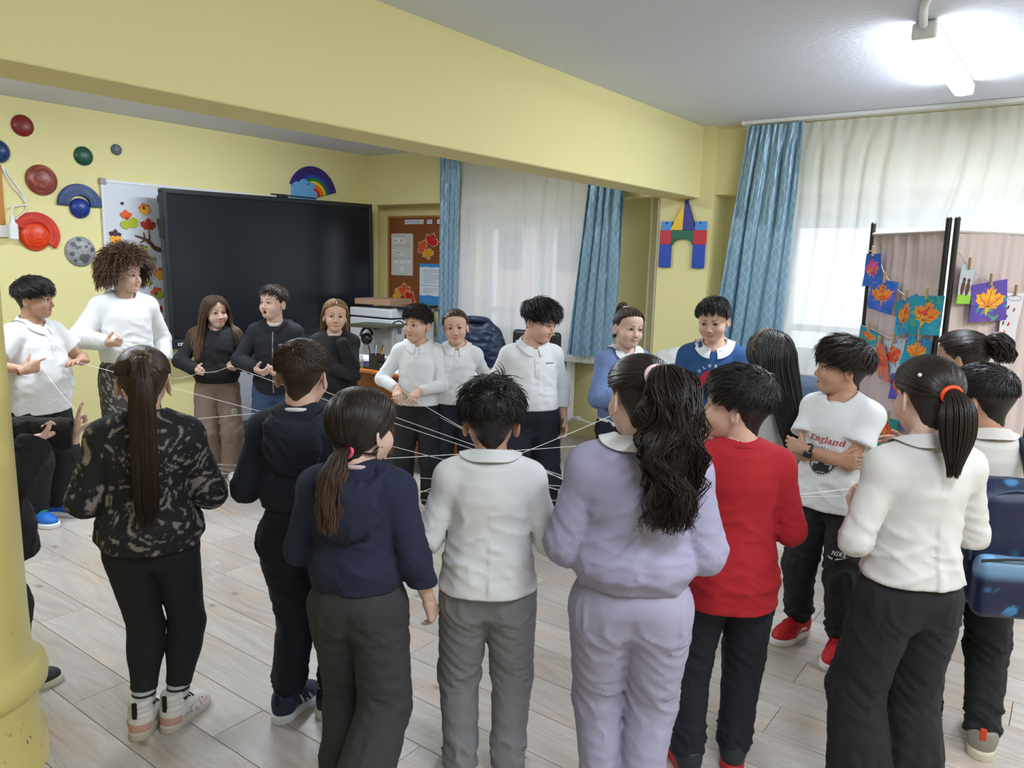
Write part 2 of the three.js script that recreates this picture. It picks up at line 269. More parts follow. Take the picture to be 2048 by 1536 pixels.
const keep = (g, names) => { for (const n of Object.keys(g.attributes)) if (!names.includes(n)) g.deleteAttribute(n); return g; };

// a thin sheet that lies on a distance field: print, badge, stripe
function decal(sdf, o, right, up, w, h, nx, ny, lift = 0.0015) {
  const n = right.clone().cross(up).normalize(), pos = [], uv = [], idx = [];
  for (let j = 0; j <= ny; j++) for (let i = 0; i <= nx; i++) {
    const p = o.clone().addScaledVector(right, (i / nx - 0.5) * w).addScaledVector(up, (j / ny - 0.5) * h).addScaledVector(n, 0.12);
    for (let k = 0; k < 40; k++) { const d = sdf(p.x, p.y, p.z); if (d < 0.0004) break; p.addScaledVector(n, -Math.min(d * 0.8, 0.02)); }
    p.addScaledVector(n, lift); pos.push(p.x, p.y, p.z); uv.push(i / nx, j / ny);
    if (i < nx && j < ny) { const a = j * (nx + 1) + i; idx.push(a, a + 1, a + nx + 2, a, a + nx + 2, a + nx + 1); }
  }
  const g = new THREE.BufferGeometry(); g.setAttribute('position', new THREE.Float32BufferAttribute(pos, 3)); g.setAttribute('uv', new THREE.Float32BufferAttribute(uv, 2)); g.setIndex(idx); g.computeVertexNormals();
  return g;
}

// ---------------------------------------------------------------- head (origin between the eyes, child size, metres)
const EYE = [0.0305, 0, 0.0655];
const scalp = (x, y, z) => {
  let d = smin(ell(x, y - 0.034, z + 0.012, 0.0735, 0.0755, 0.0915), ell(x, y - 0.045, z - 0.022, 0.064, 0.052, 0.06), 0.02);
  const t = clamp((-0.03 - y) / 0.12, 0, 1);
  return smin(d, Math.max(Math.hypot(x, z + 0.022 + 0.012 * t) - 0.045, y + 0.01, -0.19 - y), 0.03);
};
function headSdf(o) {
  const ear = o.ear ?? 1, jaw = o.jaw ?? 1, brow = seg(V(-0.03, 0.017, 0.073), V(0.03, 0.017, 0.073)), nose = seg(V(0, 0.006, 0.0785), V(0, -0.03, 0.0945));
  const smile = o.mouth === 'smile' ? 9 : o.mouth === 'neutral' ? 2 : 0;
  return (x, y, z) => {
    const ax = Math.abs(x);
    let d = scalp(x, y, z);
    d = smin(d, ell(x, y + 0.028, z - 0.026, 0.0585 * jaw, 0.071, 0.054), 0.025);
    d = smin(d, ell(ax, y + 0.081, z - 0.05, 0.03 * jaw, 0.0225, 0.03), 0.03);
    d = smin(d, ell(ax - 0.034 * jaw, y + 0.034, z - 0.05, 0.0255, 0.026, 0.027), 0.022);
    d = smin(d, brow(x, y + ax * ax * 3, z + ax * ax * 7) - 0.009, 0.016);
    d = smax(d, -ell(ax - 0.031, y + 0.001, z - 0.0885, 0.0175, 0.0105, 0.0125), 0.012);
    // lids around the eyeball
    const ex = ax - EYE[0], ey = y - EYE[1], ez = z - EYE[2], lid = Math.hypot(ex, ey, ez) - 0.0141;
    d = smin(d, lid, 0.005);
    const slit = (Math.hypot(ex / 0.0132, (ey - 0.0006 + ex * ex * 9) / (o.eye ?? 0.0058)) - 1) * 0.0046;
    d = Math.max(d, -Math.max(slit, 0.002 - ez));
    d = smin(d, nose(x, y, z) - lerp(0.005, 0.0085, ST), 0.011);
    d = smin(d, ell(ax - 0.0095, y + 0.0345, z - 0.0855, 0.0072, 0.0062, 0.009), 0.006);
    d = smax(d, -(Math.hypot(ax - 0.0058, y + 0.0395, (z - 0.092) * 0.7) - 0.0026), 0.002);
    const my = y + 0.0605 - smile * ax * ax, mz = z - 0.0795 + ax * ax * 13;
    if (o.mouth === 'open') {
      d = smin(d, Math.hypot(ell(x, y + 0.062, 0, 0.0175, 0.0155, 1) * 0.9, mz) - 0.0055, 0.006);
      d = smax(d, -ell(x, y + 0.0625, z - 0.083, 0.0135, 0.0115, 0.02), 0.003);
    } else {
      const wide = o.mouth === 'smile' ? 0.0235 : 0.02;
      d = smin(d, ell(x, my - 0.0042, mz, wide, 0.0048, 0.0058), 0.006);
      d = smin(d, ell(x, my + 0.0048, mz, wide * 0.86, 0.0052, 0.0062), 0.006);
      d = smax(d, -(Math.hypot(Math.max(ax - wide, 0), my, mz - 0.0065) - 0.0019), 0.0025);
    }
    // ear
    if (ax > 0.05 && ear) {
      const rx = ax - 0.068, ry = y + 0.012, rz = z + 0.01, u = rx * 0.88 + rz * 0.475, v = rx * 0.475 - rz * 0.88 - 0.009;
      let e = ell(u, ry + v * 0.22, v, 0.0062, 0.0295 * ear, 0.0165 * ear);
      e = smax(e, -ell(u - 0.0065, ry - 0.002 + v * 0.22, v + 0.001, 0.0062, 0.0195 * ear, 0.0098 * ear), 0.003);
      d = smin(d, e, 0.004);
    }
    return d;
  };
}
const headCache = {};
function headGeo(o, fine) {
  const key = JSON.stringify(o) + fine;
  if (headCache[key]) return headCache[key];
  const sdf = headSdf(o), browDark = o.brow ?? 0.28;
  return headCache[key] = { sdf, geo: nets(sdf, [-0.1, -0.165, -0.115], [0.1, 0.125, 0.12], fine, (x, y, z) => {
    const ax = Math.abs(x); let c = [1, 1, 1];
    if (z > 0.05) {
      const bt = (ax - 0.012) / 0.03, by = 0.0195 + Math.sin(clamp(bt, 0, 1) * 2.2) * 0.0042 - (o.mouth === 'open' ? -0.002 : 0);
      if (bt > 0 && bt < 1 && Math.abs(y - by) < lerp(0.0034, 0.0018, bt)) c = [browDark, browDark * 0.85, browDark * 0.75];
      const ex = ax - EYE[0], ey = y - EYE[1], sl = Math.hypot(ex / 0.0132, (ey - 0.0006 + ex * ex * 9) / 0.0056);
      if (sl < 1.5 && ey > 0.001 && z > EYE[2] + 0.002) c = [0.16, 0.12, 0.1]; else if (sl < 1.28) c = [0.62, 0.5, 0.46];
      const smile = o.mouth === 'smile' ? 9 : o.mouth === 'neutral' ? 2 : 0, my = y + 0.0605 - smile * ax * ax;
      if (o.mouth === 'open') {
        const m = Math.hypot(x / 0.0125, (y + 0.0625) / 0.0105), lip = Math.hypot(x / 0.0175, (y + 0.062) / 0.0165);
        if (m < 0.95) c = y > -0.057 && z > 0.07 ? [0.95, 0.95, 0.95] : [0.2, 0.06, 0.05]; else if (lip < 1) c = [0.86, 0.55, 0.52];
      } else {
        const w = o.mouth === 'smile' ? 0.0235 : 0.02;
        if (ax < w && Math.abs(my) < 0.0016) c = [0.4, 0.2, 0.18]; else if (ax < w && my < 0.0085 * (1 - (ax / w) ** 2) + 0.001 && my > -0.0095 * (1 - (ax / w) ** 2)) c = [0.86, 0.6, 0.57];
      }
      if (Math.hypot(ax - 0.0058, y + 0.0395) < 0.0028) c = [0.35, 0.2, 0.17];
    }
    return c;
  }) };
}
const eyeGeo = (() => {
  const g = new THREE.SphereGeometry(0.0122, 40, 32).rotateX(Math.PI / 2), p = g.attributes.position, c = [];
  for (let i = 0; i < p.count; i++) {
    const r = Math.hypot(p.getX(i), p.getY(i)), f = p.getZ(i) > 0;
    c.push(...(f && r < 0.003 ? [0.004, 0.004, 0.004] : f && r < 0.0066 ? [0.028, 0.012, 0.006] : [0.72, 0.7, 0.67]));
  }
  g.setAttribute('color', new THREE.Float32BufferAttribute(c, 3));
  return g;
})();
const eyeMat = phys('#ffffff', 0.35, { vertexColors: true, specularIntensity: 0.35 });

// ---------------------------------------------------------------- hands (wrist at the origin, fingers along +y, palm looks along +z, thumb on +x: a right hand)
const POSES = {
  relax: { f: [[22, 26, 18], [28, 30, 20], [34, 32, 20], [38, 34, 22]], t: [0.62, 0.62, 0.42, 18], spread: 3 },
  hold: { f: [[52, 62, 38], [60, 72, 42], [66, 74, 44], [70, 74, 44]], t: [0.42, 0.62, 0.66, 30], spread: 1 },
  cup: { f: [[38, 36, 26], [42, 40, 28], [46, 42, 28], [48, 44, 28]], t: [0.66, 0.56, 0.5, 20], spread: 2 },
  pinch: { f: [[44, 46, 30], [52, 54, 34], [56, 58, 36], [58, 60, 36]], t: [0.34, 0.66, 0.66, 22], spread: 3 },
  point: { f: [[6, 8, 6], [50, 66, 40], [58, 70, 44], [62, 70, 44]], t: [0.72, 0.62, 0.2, 10], spread: 2 },
  flat: { f: [[12, 12, 8], [14, 14, 10], [16, 16, 10], [18, 18, 12]], t: [0.66, 0.7, 0.25, 12], spread: 4 },
  victory: { f: [[2, 6, 4], [4, 8, 6], [72, 84, 46], [76, 84, 46]], t: [0.1, 0.66, 0.74, 40], spread: 9 },
  fist: { f: [[76, 88, 52], [78, 90, 52], [80, 90, 52], [82, 90, 52]], t: [0.25, 0.6, 0.75, 40], spread: 0 },
};
const handCache = {};
function handGeo(pose, cell) {
  const key = pose + cell;
  if (handCache[key]) return handCache[key];
  const P = POSES[pose], bones = [], palm = [];
  const base = [[0.0235, 0.068], [0.008, 0.0715], [-0.0075, 0.068], [-0.0215, 0.061]], len = [0.056, 0.062, 0.057, 0.045], fr = [0.0069, 0.0071, 0.0067, 0.0059];
  for (let i = 0; i < 4; i++) {
    let p = V(base[i][0], base[i][1], 0), a = 0; const side = rad((1.5 - i) * P.spread);
    palm.push([seg(V(base[i][0] * 0.55, 0.004, 0), V(base[i][0], base[i][1] - 0.004, 0)), 0.0118, 0.0104]);
    const segs = [];
    [0.46, 0.3, 0.24].forEach((k, j) => {
      a += rad(P.f[i][j]);
      const q = p.clone().add(V(Math.sin(side) * Math.cos(a), Math.cos(side) * Math.cos(a), Math.sin(a)).multiplyScalar(len[i] * k));
      segs.push([seg(p, q), fr[i] * (1 - j * 0.08), fr[i] * (0.94 - j * 0.1)]); p = q;
    });
    bones.push(segs);
  }
  const t0 = V(0.02, 0.014, 0.004), td = V(P.t[0], P.t[1], P.t[2]).normalize(), t1 = t0.clone().addScaledVector(td, 0.036), bend = rad(P.t[3]);
  const t2 = t1.clone().addScaledVector(V(td.x * Math.cos(bend) - 0.5 * Math.sin(bend), td.y + 0.25 * Math.sin(bend), td.z + 0.3 * Math.sin(bend)).normalize(), 0.027);
  const thumb = [[seg(t0, t1), 0.0115, 0.0083], [seg(t1, t2), 0.0083, 0.0066]], wrist = seg(V(0, -0.05, 0), V(0, 0.008, 0));
  const sdf = (x, y, z) => {
    let d = Math.hypot(wrist(x, y, z) * 0 + SX * 0.92, SY, SZ * 1.12) - 0.0192;
    for (const [s, a, b] of palm) d = smin(d, s(x, y, z) - lerp(a, b, ST), 0.012);
    for (const f of bones) { let e = 1; for (const [s, a, b] of f) e = smin(e, s(x, y, z) - lerp(a, b, ST), 0.003); d = smin(d, e, 0.0045); }
    let e = 1; for (const [s, a, b] of thumb) e = smin(e, s(x, y, z) - lerp(a, b, ST), 0.004);
    return smin(d, e, 0.009);
  };
  return handCache[key] = white(nets(sdf, [-0.05, -0.04, -0.03], [0.075, 0.145, 0.085], cell));
}
function mirrorX(g) {
  const m = g.clone().applyMatrix4(new THREE.Matrix4().makeScale(-1, 1, 1)), i = m.index.array;
  for (let k = 0; k < i.length; k += 3) { const t = i[k]; i[k] = i[k + 1]; i[k + 1] = t; }
  m.computeVertexNormals();
  return m;
}

// ---------------------------------------------------------------- hair: strands as tapered three-sided tubes
class Strands {
  constructor() { this.p = []; this.n = []; this.c = []; this.i = []; }
  add(pts, r0, r1, tone) {
    const m = pts.length; if (m < 2) return;
    let u = V(0.3, 0.5, 0.8), start = this.p.length / 3;
    for (let k = 0; k < m; k++) {
      const t = pts[Math.min(k + 1, m - 1)].clone().sub(pts[Math.max(k - 1, 0)]).normalize();
      u = u.clone().addScaledVector(t, -u.dot(t)); if (u.lengthSq() < 1e-6) u = V(t.y, -t.x, 0.1); u.normalize();
      const w = t.clone().cross(u), s = k / (m - 1), r = lerp(r0, r1, s * s);
      for (let a = 0; a < 3; a++) {
        const q = a * 2.0944, nx = u.x * Math.cos(q) + w.x * Math.sin(q), ny = u.y * Math.cos(q) + w.y * Math.sin(q), nz = u.z * Math.cos(q) + w.z * Math.sin(q);
        this.p.push(pts[k].x + nx * r, pts[k].y + ny * r, pts[k].z + nz * r); this.n.push(nx, ny, nz);
        const c = typeof tone === 'function' ? tone(s) : tone; this.c.push(c[0], c[1], c[2]);
      }
      if (k) for (let a = 0; a < 3; a++) { const b = (a + 1) % 3, o = start + (k - 1) * 3; this.i.push(o + a, o + b, o + 3 + a, o + b, o + 3 + b, o + 3 + a); }
    }
  }
  geo() {
    const g = new THREE.BufferGeometry();
    g.setAttribute('position', new THREE.Float32BufferAttribute(this.p, 3)); g.setAttribute('normal', new THREE.Float32BufferAttribute(this.n, 3)); g.setAttribute('color', new THREE.Float32BufferAttribute(this.c, 3)); g.setIndex(this.i);
    return g;
  }
}
const table = (xs, ys) => (x) => { let i = 0; while (i < xs.length - 2 && x > xs[i + 1]) i++; return lerp(ys[i], ys[i + 1], sstep(0, 1, clamp((x - xs[i]) / (xs[i + 1] - xs[i]), 0, 1)) * 0.5 + 0.5 * clamp((x - xs[i]) / (xs[i + 1] - xs[i]), 0, 1)); };
const LINE_BOY = table([0, 0.5, 0.95, 1.2, 1.45, 1.8, 2.1, 2.5, 3.15], [0.064, 0.062, 0.05, 0.008, -0.018, 0.012, -0.028, -0.056, -0.082]);
const LINE_GIRL = table([0, 0.5, 0.95, 1.25, 1.5, 1.8, 2.1, 2.5, 3.15], [0.072, 0.068, 0.05, 0.018, 0.0, 0.01, -0.034, -0.072, -0.086]);
const grad = (f, p, e = 0.002) => { const d = f(p.x, p.y, p.z); return V(f(p.x + e, p.y, p.z) - d, f(p.x, p.y + e, p.z) - d, f(p.x, p.y, p.z + e) - d).normalize(); };
function roots(count, inHair) {                       // points of the scalp inside the hairline
  const out = [], c = V(0, 0.02, -0.012), n = count * 2.2;
  for (let i = 0; i < n && out.length < count; i++) {
    const y = 1 - 1.75 * ((i + 0.5) / n), a = i * 2.399963 + rr(-0.2, 0.2), r = Math.sqrt(Math.max(0, 1 - y * y)), dir = V(Math.cos(a) * r, y, Math.sin(a) * r), p = c.clone().addScaledVector(dir, 0.05);
    for (let k = 0; k < 14; k++) { const d = scalp(p.x, p.y, p.z); if (Math.abs(d) < 0.0006) break; p.addScaledVector(dir, -d * 0.9); }
    if (inHair(p)) out.push(p);
  }
  for (let i = out.length - 1; i > 0; i--) { const j = Math.floor(rnd() * (i + 1)); [out[i], out[j]] = [out[j], out[i]]; }
  return out;
}
// ---------------------------------------------------------------- people
// torso profile at 1.32 m height: y, half width, half depth, middle z
const TY = [0.6, 0.66, 0.73, 0.81, 0.89, 0.965, 1.015, 1.055, 1.1], TW = [0.118, 0.122, 0.113, 0.103, 0.108, 0.114, 0.1, 0.068, 0.05], TD = [0.088, 0.094, 0.09, 0.084, 0.086, 0.088, 0.078, 0.062, 0.052], TZ = [-0.008, -0.01, -0.004, 0.004, 0.004, -0.004, -0.01, -0.014, -0.016];
const pick = (xs, ys, x) => { if (x <= xs[0]) return ys[0]; const n = xs.length; if (x >= xs[n - 1]) return ys[n - 1]; let i = 0; while (x > xs[i + 1]) i++; const t = (x - xs[i]) / (xs[i + 1] - xs[i]); return lerp(ys[i], ys[i + 1], t); };
function elbow(s, t, l1, l2, hint) {                 // two-bone reach: moves t into reach, returns the middle joint
  const d = t.clone().sub(s); let l = d.length(); const m = (l1 + l2) * 0.998;
  if (l > m) { t.copy(s).addScaledVector(d, m / l); d.copy(t).sub(s); l = m; }
  const c = clamp((l1 * l1 + l * l - l2 * l2) / (2 * l1 * l), -1, 1), u = d.clone().normalize(), h = hint.clone().addScaledVector(u, -hint.dot(u)).normalize();
  return s.clone().addScaledVector(u, l1 * c).addScaledVector(h, l1 * Math.sqrt(1 - c * c));
}
const SKIN = { pale: [0.70, 0.46, 0.36], light: [0.64, 0.39, 0.28], tan: [0.50, 0.275, 0.175] };
const HAIR = { black: [0.016, 0.0122, 0.0108], dark: [0.022, 0.0135, 0.0095], brown: [0.05, 0.028, 0.017], blond: [0.26, 0.16, 0.075], fawn: [0.085, 0.05, 0.03], curl: [0.055, 0.028, 0.016] };
const skinMats = {}, skinMat = (k) => (skinMats[k] ??= phys(SKIN[k], 0.52, { vertexColors: true, sheen: 0.15, sheenRoughness: 0.5 }));
const hairMats = {}, hairMat = (k) => (hairMats[k] ??= phys(HAIR[k], 0.42, { vertexColors: true, specularIntensity: 0.8 }));
const clothMats = {}, cloth = (c, o) => (clothMats[c + JSON.stringify(o ?? 0)] ??= phys(c, 0.88, { sheen: 0.25, sheenRoughness: 0.7, ...o }));

const held = [];                                     // where each person's two hands are, for the yarn
function person(o) {
  const s = o.h / 1.32, near = o.near, W = o.w ?? 1, g = thing('person', o.label, 'person', [o.at[0], 0, o.at[1]], rad(o.yaw));
  const S = (x, y, z) => V(x * s, y * s, z * s);
  const bend = o.bend ?? [0, 0], twist = rad(o.twist ?? 0);   // sway of the shoulders (x, z) and their turn against the hips
  const sway = (y) => sstep(0.62 * s, 1.06 * s, y);
  const place = (p) => { const k = sway(p.y), a = twist * k, x = p.x * Math.cos(a) + p.z * Math.sin(a), z = p.z * Math.cos(a) - p.x * Math.sin(a); return V(x + bend[0] * k, p.y, z + bend[1] * k); };
  // joints
  const shW = o.sh ?? 0.114, sh = [1, -1].map((q) => place(S(shW * q * Math.sqrt(W), 1.016 + (o.shrug ?? 0), -0.012)));
  const arms = [o.armL, o.armR].map((a, i) => {
    const q = i ? -1 : 1, t = a?.to ? V(a.to[0] * s, a.to[1] * s, a.to[2] * s) : S(0.2 * q, 0.6, 0.03);
    if (!a?.free) { const p = place(t); t.copy(p); }
    const h = a?.hint ? V(...a.hint) : V(q * 0.5, -0.3, -0.8), e = elbow(sh[i], t, 0.205 * s, 0.178 * s, h);
    return { q, s: sh[i], e, w: t, pose: a?.pose ?? 'relax', dir: a?.dir ? V(...a.dir).normalize() : t.clone().sub(e).normalize(), palm: a?.palm ? V(...a.palm) : V(-q, 0, 0.1), none: a?.none };
  });
  const feet = (o.feet ?? [[0.075, 0, 12], [-0.075, 0, -12]]).map(([x, z, a, lift, pitch], i) => ({ x: x * s, z: z * s, a: rad(a), y: (lift ?? 0) * s, pitch: rad(pitch ?? 0) }));
  const legs = feet.map((f, i) => {
    const q = i ? -1 : 1, hip = S(0.068 * q * W, 0.63, -0.004), fw = V(Math.sin(f.a), 0, Math.cos(f.a)), ank = V(f.x, 0.07 * s + f.y, f.z), knee = elbow(hip, ank, 0.29 * s, 0.285 * s, fw.clone().multiplyScalar(o.kneeHint ?? 1));
    return { q, hip, knee, ank, f };
  });
  const torso = (x, y, z, ease, lo, hi, widen) => {
    const yc = clamp(y, lo, hi), k = sway(yc), a = -twist * k, dx = x - bend[0] * k, dz = z - bend[1] * k, px = dx * Math.cos(a) + dz * Math.sin(a), pz0 = dz * Math.cos(a) - dx * Math.sin(a), yn = yc / s;
    const e = ease + (widen ? widen(yn) : 0), belly = o.belly ? o.belly * Math.exp(-(((yn - 0.78) / 0.13) ** 2)) : 0;
    const wx = pick(TY, TW, yn) * s * W + e + belly * 0.4, wz = pick(TY, TD, yn) * s * (0.5 + 0.5 * W) + e + belly * 0.5, pz = pz0 - pick(TY, TZ, yn) * s - belly * 0.5;
    const kk = Math.hypot(px / wx, pz / wz), l = Math.hypot(px, pz), d = kk < 1e-3 ? -Math.min(wx, wz) : ((kk - 1) * l) / kk, dy = Math.abs(y - yc);
    return d > 0 ? Math.hypot(d, dy) : dy > 0 ? Math.max(d, dy) : d;
  };
  const yoke = arms.map((a) => seg(place(S(0.028 * a.q, 1.062, -0.016)), a.s));
  const limb = arms.map((a) => [seg(a.s, a.e), seg(a.e, a.w)]), legSeg = legs.map((l) => [seg(l.hip, l.knee), seg(l.knee, l.ank)]);
  const nb = place(S(0, 1.04, -0.016)), headPos = place(S(0, 1.04, -0.012)); headPos.y = o.h - 0.118 * (o.hs ?? 1) - (o.hairUp ?? 0.008) + (o.headUp ?? 0);
  const hs = (o.hs ?? 1) * 1.0, pivot = V(nb.x, headPos.y - 0.1 * hs, nb.z), head = new THREE.Matrix4();
  {
    const e = new THREE.Euler(rad(o.headPitch ?? 0), rad(o.headYaw ?? 0), rad(o.headRoll ?? 0), 'YXZ');
    head.makeTranslation(pivot.x, pivot.y, pivot.z).multiply(new THREE.Matrix4().makeRotationFromEuler(e)).multiply(new THREE.Matrix4().makeTranslation(0, 0.1 * hs, 0.026 * hs)).multiply(new THREE.Matrix4().makeScale(hs * (o.headW ?? 1), hs, hs));
  }
  const inv = head.clone().invert(), neck = seg(nb, V(pivot.x, pivot.y + 0.045, pivot.z).lerp(V(0, -0.05, -0.02).applyMatrix4(head), 0.7));
  // the body: one continuous skin
  const slim = o.bare ? 0 : -0.004, skinArm = (i, x, y, z) => {
    const u = limb[i][0](x, y, z) - lerp(0.04, 0.03, ST) * s * (0.4 + 0.6 * W) - slim * 0, f = limb[i][1](x, y, z) - lerp(0.031, 0.0195, ST) * s * (0.5 + 0.5 * W);
    return smin(u, f, 0.02);
  };
  const skin = (x, y, z) => {
    let d = torso(x, y, z, slim, 0.65 * s, 1.06 * s);
    for (let i = 0; i < 2; i++) {
      d = smin(d, yoke[i](x, y, z) - 0.034 * s, 0.04);
      d = smin(d, skinArm(i, x, y, z), 0.015);
      d = smin(d, smin(legSeg[i][0](x, y, z) - lerp(0.062, 0.047, ST) * s * W, legSeg[i][1](x, y, z) - lerp(0.046, 0.03, ST) * s, 0.02), 0.02);
    }
    return smin(d, neck(x, y, z) - lerp(0.047, 0.043, ST) * hs, 0.03);
  };
  const reach = [...arms.flatMap((a) => [a.s, a.e, a.w]), ...legs.flatMap((l) => [l.hip, l.knee, l.ank])], lo = [0, 1, 2].map((i) => Math.min(...reach.map((p) => p.getComponent(i))) - 0.14), hi = [0, 1, 2].map((i) => Math.max(...reach.map((p) => p.getComponent(i))) + 0.14);
  lo[0] = Math.min(lo[0], -0.2); hi[0] = Math.max(hi[0], 0.2); lo[2] = Math.min(lo[2], -0.17); hi[2] = Math.max(hi[2], 0.17);
  const bits = [white(nets(skin, [lo[0], 0.03, lo[2]], [hi[0], pivot.y + 0.06, hi[2]], o.bare ? 0.008 : 0.0115))];
  const H = headGeo(o.face ?? { mouth: 'neutral' }, o.facing ? 0.0026 : near ? 0.0032 : 0.0036);
  bits.push(H.geo.clone().applyMatrix4(head));
  for (const a of arms) {
    if (a.none) continue;
    const y = a.dir, z = a.palm.clone().addScaledVector(y, -a.palm.dot(y)).normalize(), x = y.clone().cross(z), k = s * (o.handScale ?? 0.98);
    const m = new THREE.Matrix4().makeBasis(x, y, z).scale(V(k, k, k)).setPosition(a.w);
    bits.push((a.q < 0 ? handGeo(a.pose, 0.0028) : mirrorX(handGeo(a.pose, 0.0028))).clone().applyMatrix4(m));
  }
  part(g, 'body', mergeGeometries(bits), skinMat(o.skin ?? 'light'));
  if (o.facing) for (const q of [1, -1]) {
    const m = new THREE.Matrix4().makeTranslation(EYE[0] * q, EYE[1], EYE[2]).multiply(new THREE.Matrix4().makeRotationFromEuler(new THREE.Euler(rad(o.gaze?.[1] ?? 0), rad(o.gaze?.[0] ?? 0), 0, 'YXZ')));
    part(g, 'eye', eyeGeo.clone().applyMatrix4(head.clone().multiply(m)), eyeMat);
  }
  held.push(arms.map((a) => a.w.clone().addScaledVector(a.dir, 0.085 * s).applyAxisAngle(V(0, 1, 0), rad(o.yaw)).add(V(o.at[0], 0, o.at[1]))));
  const ctx = { o, s, g, place, arms, limb, legs, legSeg, torso, yoke, nb, head, inv, hs, pivot, near, sway, lo, hi, W, S };
  // clothes
  ctx.top = makeTop(ctx, o.top); ctx.bottom = makeBottom(ctx, o.bottom);
  if (o.top.over) makeExtras(ctx, o.top.over);
  for (const f of feet) if (o.shoe && !o.shoe.none) makeShoe(ctx, f, o.shoe);
  makeHair(ctx, o.hair);
  o.extra?.(ctx);
  return g;
}

// upper garment: torso shell, sleeves, folds, hem and cuffs
function makeTop(c, t) {
  const { s, torso, limb, yoke, arms, o, W } = c, ease = (t.ease ?? 0.017), hem = t.hem * s, hole = seg(c.place(V(0, 1.068 * s, 0.004 * s)), c.place(V(0, 1.3 * s, -0.01 * s))), holeR = (t.neck === 'low' ? 0.061 : t.neck === 'crew' ? 0.056 : 0.053) * s, ridge = (n) => { const q = 1 - Math.abs(n); return q * q * q - 0.35; }, sd = o.at[0] * 7 + o.at[1] * 3, F = t.fold ?? 1, long = t.sleeve !== 'short';
  const widen = (y) => (t.flare ?? 0) * sstep(0.95, t.hem, y) + (t.blouse ? t.blouse * Math.exp(-(((y - t.hem - 0.075) / 0.055) ** 2)) - t.blouse * 0.55 * sstep(0.05, 0.0, y - t.hem) : 0);
  const cut = long ? (t.cuffAt ?? 0.96) : 0.62, R = t.sleeveR ?? [0.048, 0.043, 0.035, 0.031];
  const sdf = (x, y, z) => {
    let d = torso(x, y, z, ease, hem - 0.05, 1.06 * s, widen);
    const yn = y / s, ang = Math.atan2(x, z);
    if (d < 0.05 && d > -0.05) {
      const low = sstep(0.98, t.hem + 0.02, yn);
      const vx = x * 6 / s + yn * (x > 0 ? 7 : -7); d -= F * (0.0036 * low * n3(ang * 1.5 + sd, yn * 2.2, sd) + 0.0062 * ridge(n3(vx + sd, yn * 7.5, z * 5)) * sstep(1.02, 0.9, yn) + 0.0052 * ridge(n3(x * 5 / s + sd, yn * 17 + ang * 0.6, z * 5 / s + 4)) * Math.exp(-(((yn - t.hem - 0.1) / 0.075) ** 2)) + 0.0007 * n3(x * 17 + sd, y * 17, z * 17));
    }
    for (let i = 0; i < 2; i++) {
      d = smin(d, yoke[i](x, y, z) - (0.036 + ease * 0.8) * s, 0.045);
      let a = limb[i][0](x, y, z), t0 = ST, u0 = SU; const l0 = limb[i][0].len;
      const x0 = SX, y0 = SY, z0 = SZ; let r = lerp(R[0], R[1], t0) * s * (0.4 + 0.6 * W);
      if (a < 0.11) r += F * (0.0058 * ridge(n3(t0 * l0 * 22 + sd + (x0 + z0) * 9, (x0 - z0) * 11, y0 * 11 + i * 9)) * (0.3 + 0.9 * Math.exp(-(((t0 - 1) / 0.3) ** 2))));
      a -= r;
      if (long) {
        let f = limb[i][1](x, y, z); const t1 = ST, u1 = SU, l1 = limb[i][1].len;
        let q = (t1 < 0.75 ? lerp(R[1], R[2], t1 / 0.75) : lerp(R[2], R[3], (t1 - 0.75) / 0.25)) * s * (0.5 + 0.5 * W);
        if (t.cuff && t1 > 0.84) q = lerp(q, R[3] * s * 0.94, sstep(0.84, 0.88, t1));
        if (f < 0.1) q += F * 0.0062 * ridge(n3(t1 * l1 * 27 + sd + (SX + SZ) * 8, (SX - SZ) * 11, SY * 11 + i * 5)) * (0.25 + 0.8 * Math.exp(-((t1 / 0.35) ** 2)) + (t.cuff ? 0.7 : 0.5) * Math.exp(-(((t1 - 0.72) / 0.14) ** 2)));
        f = Math.max(f - q, (u1 - cut) * l1);
        a = smin(a, f, 0.014);
      } else a = Math.max(a - (t.flareSleeve ?? 0.006) * sstep(0.2, 0.62, u0), (u0 - cut) * l0);
      const near = Math.hypot(x - arms[i].s.x, y - arms[i].s.y, z - arms[i].s.z), k = lerp(0.05, 0.005, sstep(0.03, 0.12, near / s));
      d = smin(d, a, k);
    }
    d = smax(d, hem + (t.hemTilt ? t.hemTilt * z : 0) - y, 0.004);
    return smax(d, holeR - hole(x, y, z), 0.008);
  };
  c.topSdf = sdf;
  const cell = t.cell ?? (c.near ? 0.0066 : 0.0085), color = t.pattern;
  const geo = nets(sdf, [c.lo[0], hem - 0.03, c.lo[2]], [c.hi[0], 1.16 * s, c.hi[2]], cell, color);
  const m = t.mat ?? cloth(t.color, color ? { vertexColors: true } : undefined), mesh = part(c.g, t.name, geo, m);
  c.topSdf = sdf; c.topMesh = mesh;
  const T = (geo2, name, mm, label) => part(mesh, name, geo2, mm ?? m, label);
  if (t.neck === 'crew') {          // ribbed neckband
    const pts = []; for (let k = 0; k < 28; k++) { const a = (k / 28) * 6.2832; pts.push(c.place(V(Math.sin(a) * 0.059 * s, (1.073 + 0.014 * -Math.cos(a) - 0.004 * Math.abs(Math.sin(a))) * s, (-0.015 + Math.cos(a) * 0.056) * s))); }
    T(tube(pts, 0.0085 * s, 60, 8, true), 'neckband');
  }
  if (t.neck === 'polo' || t.collar) T(collarGeo(c, t.collarSpread ?? 1, t.collarDrop ?? 0), 'collar', t.collar ? cloth(t.collar) : undefined);
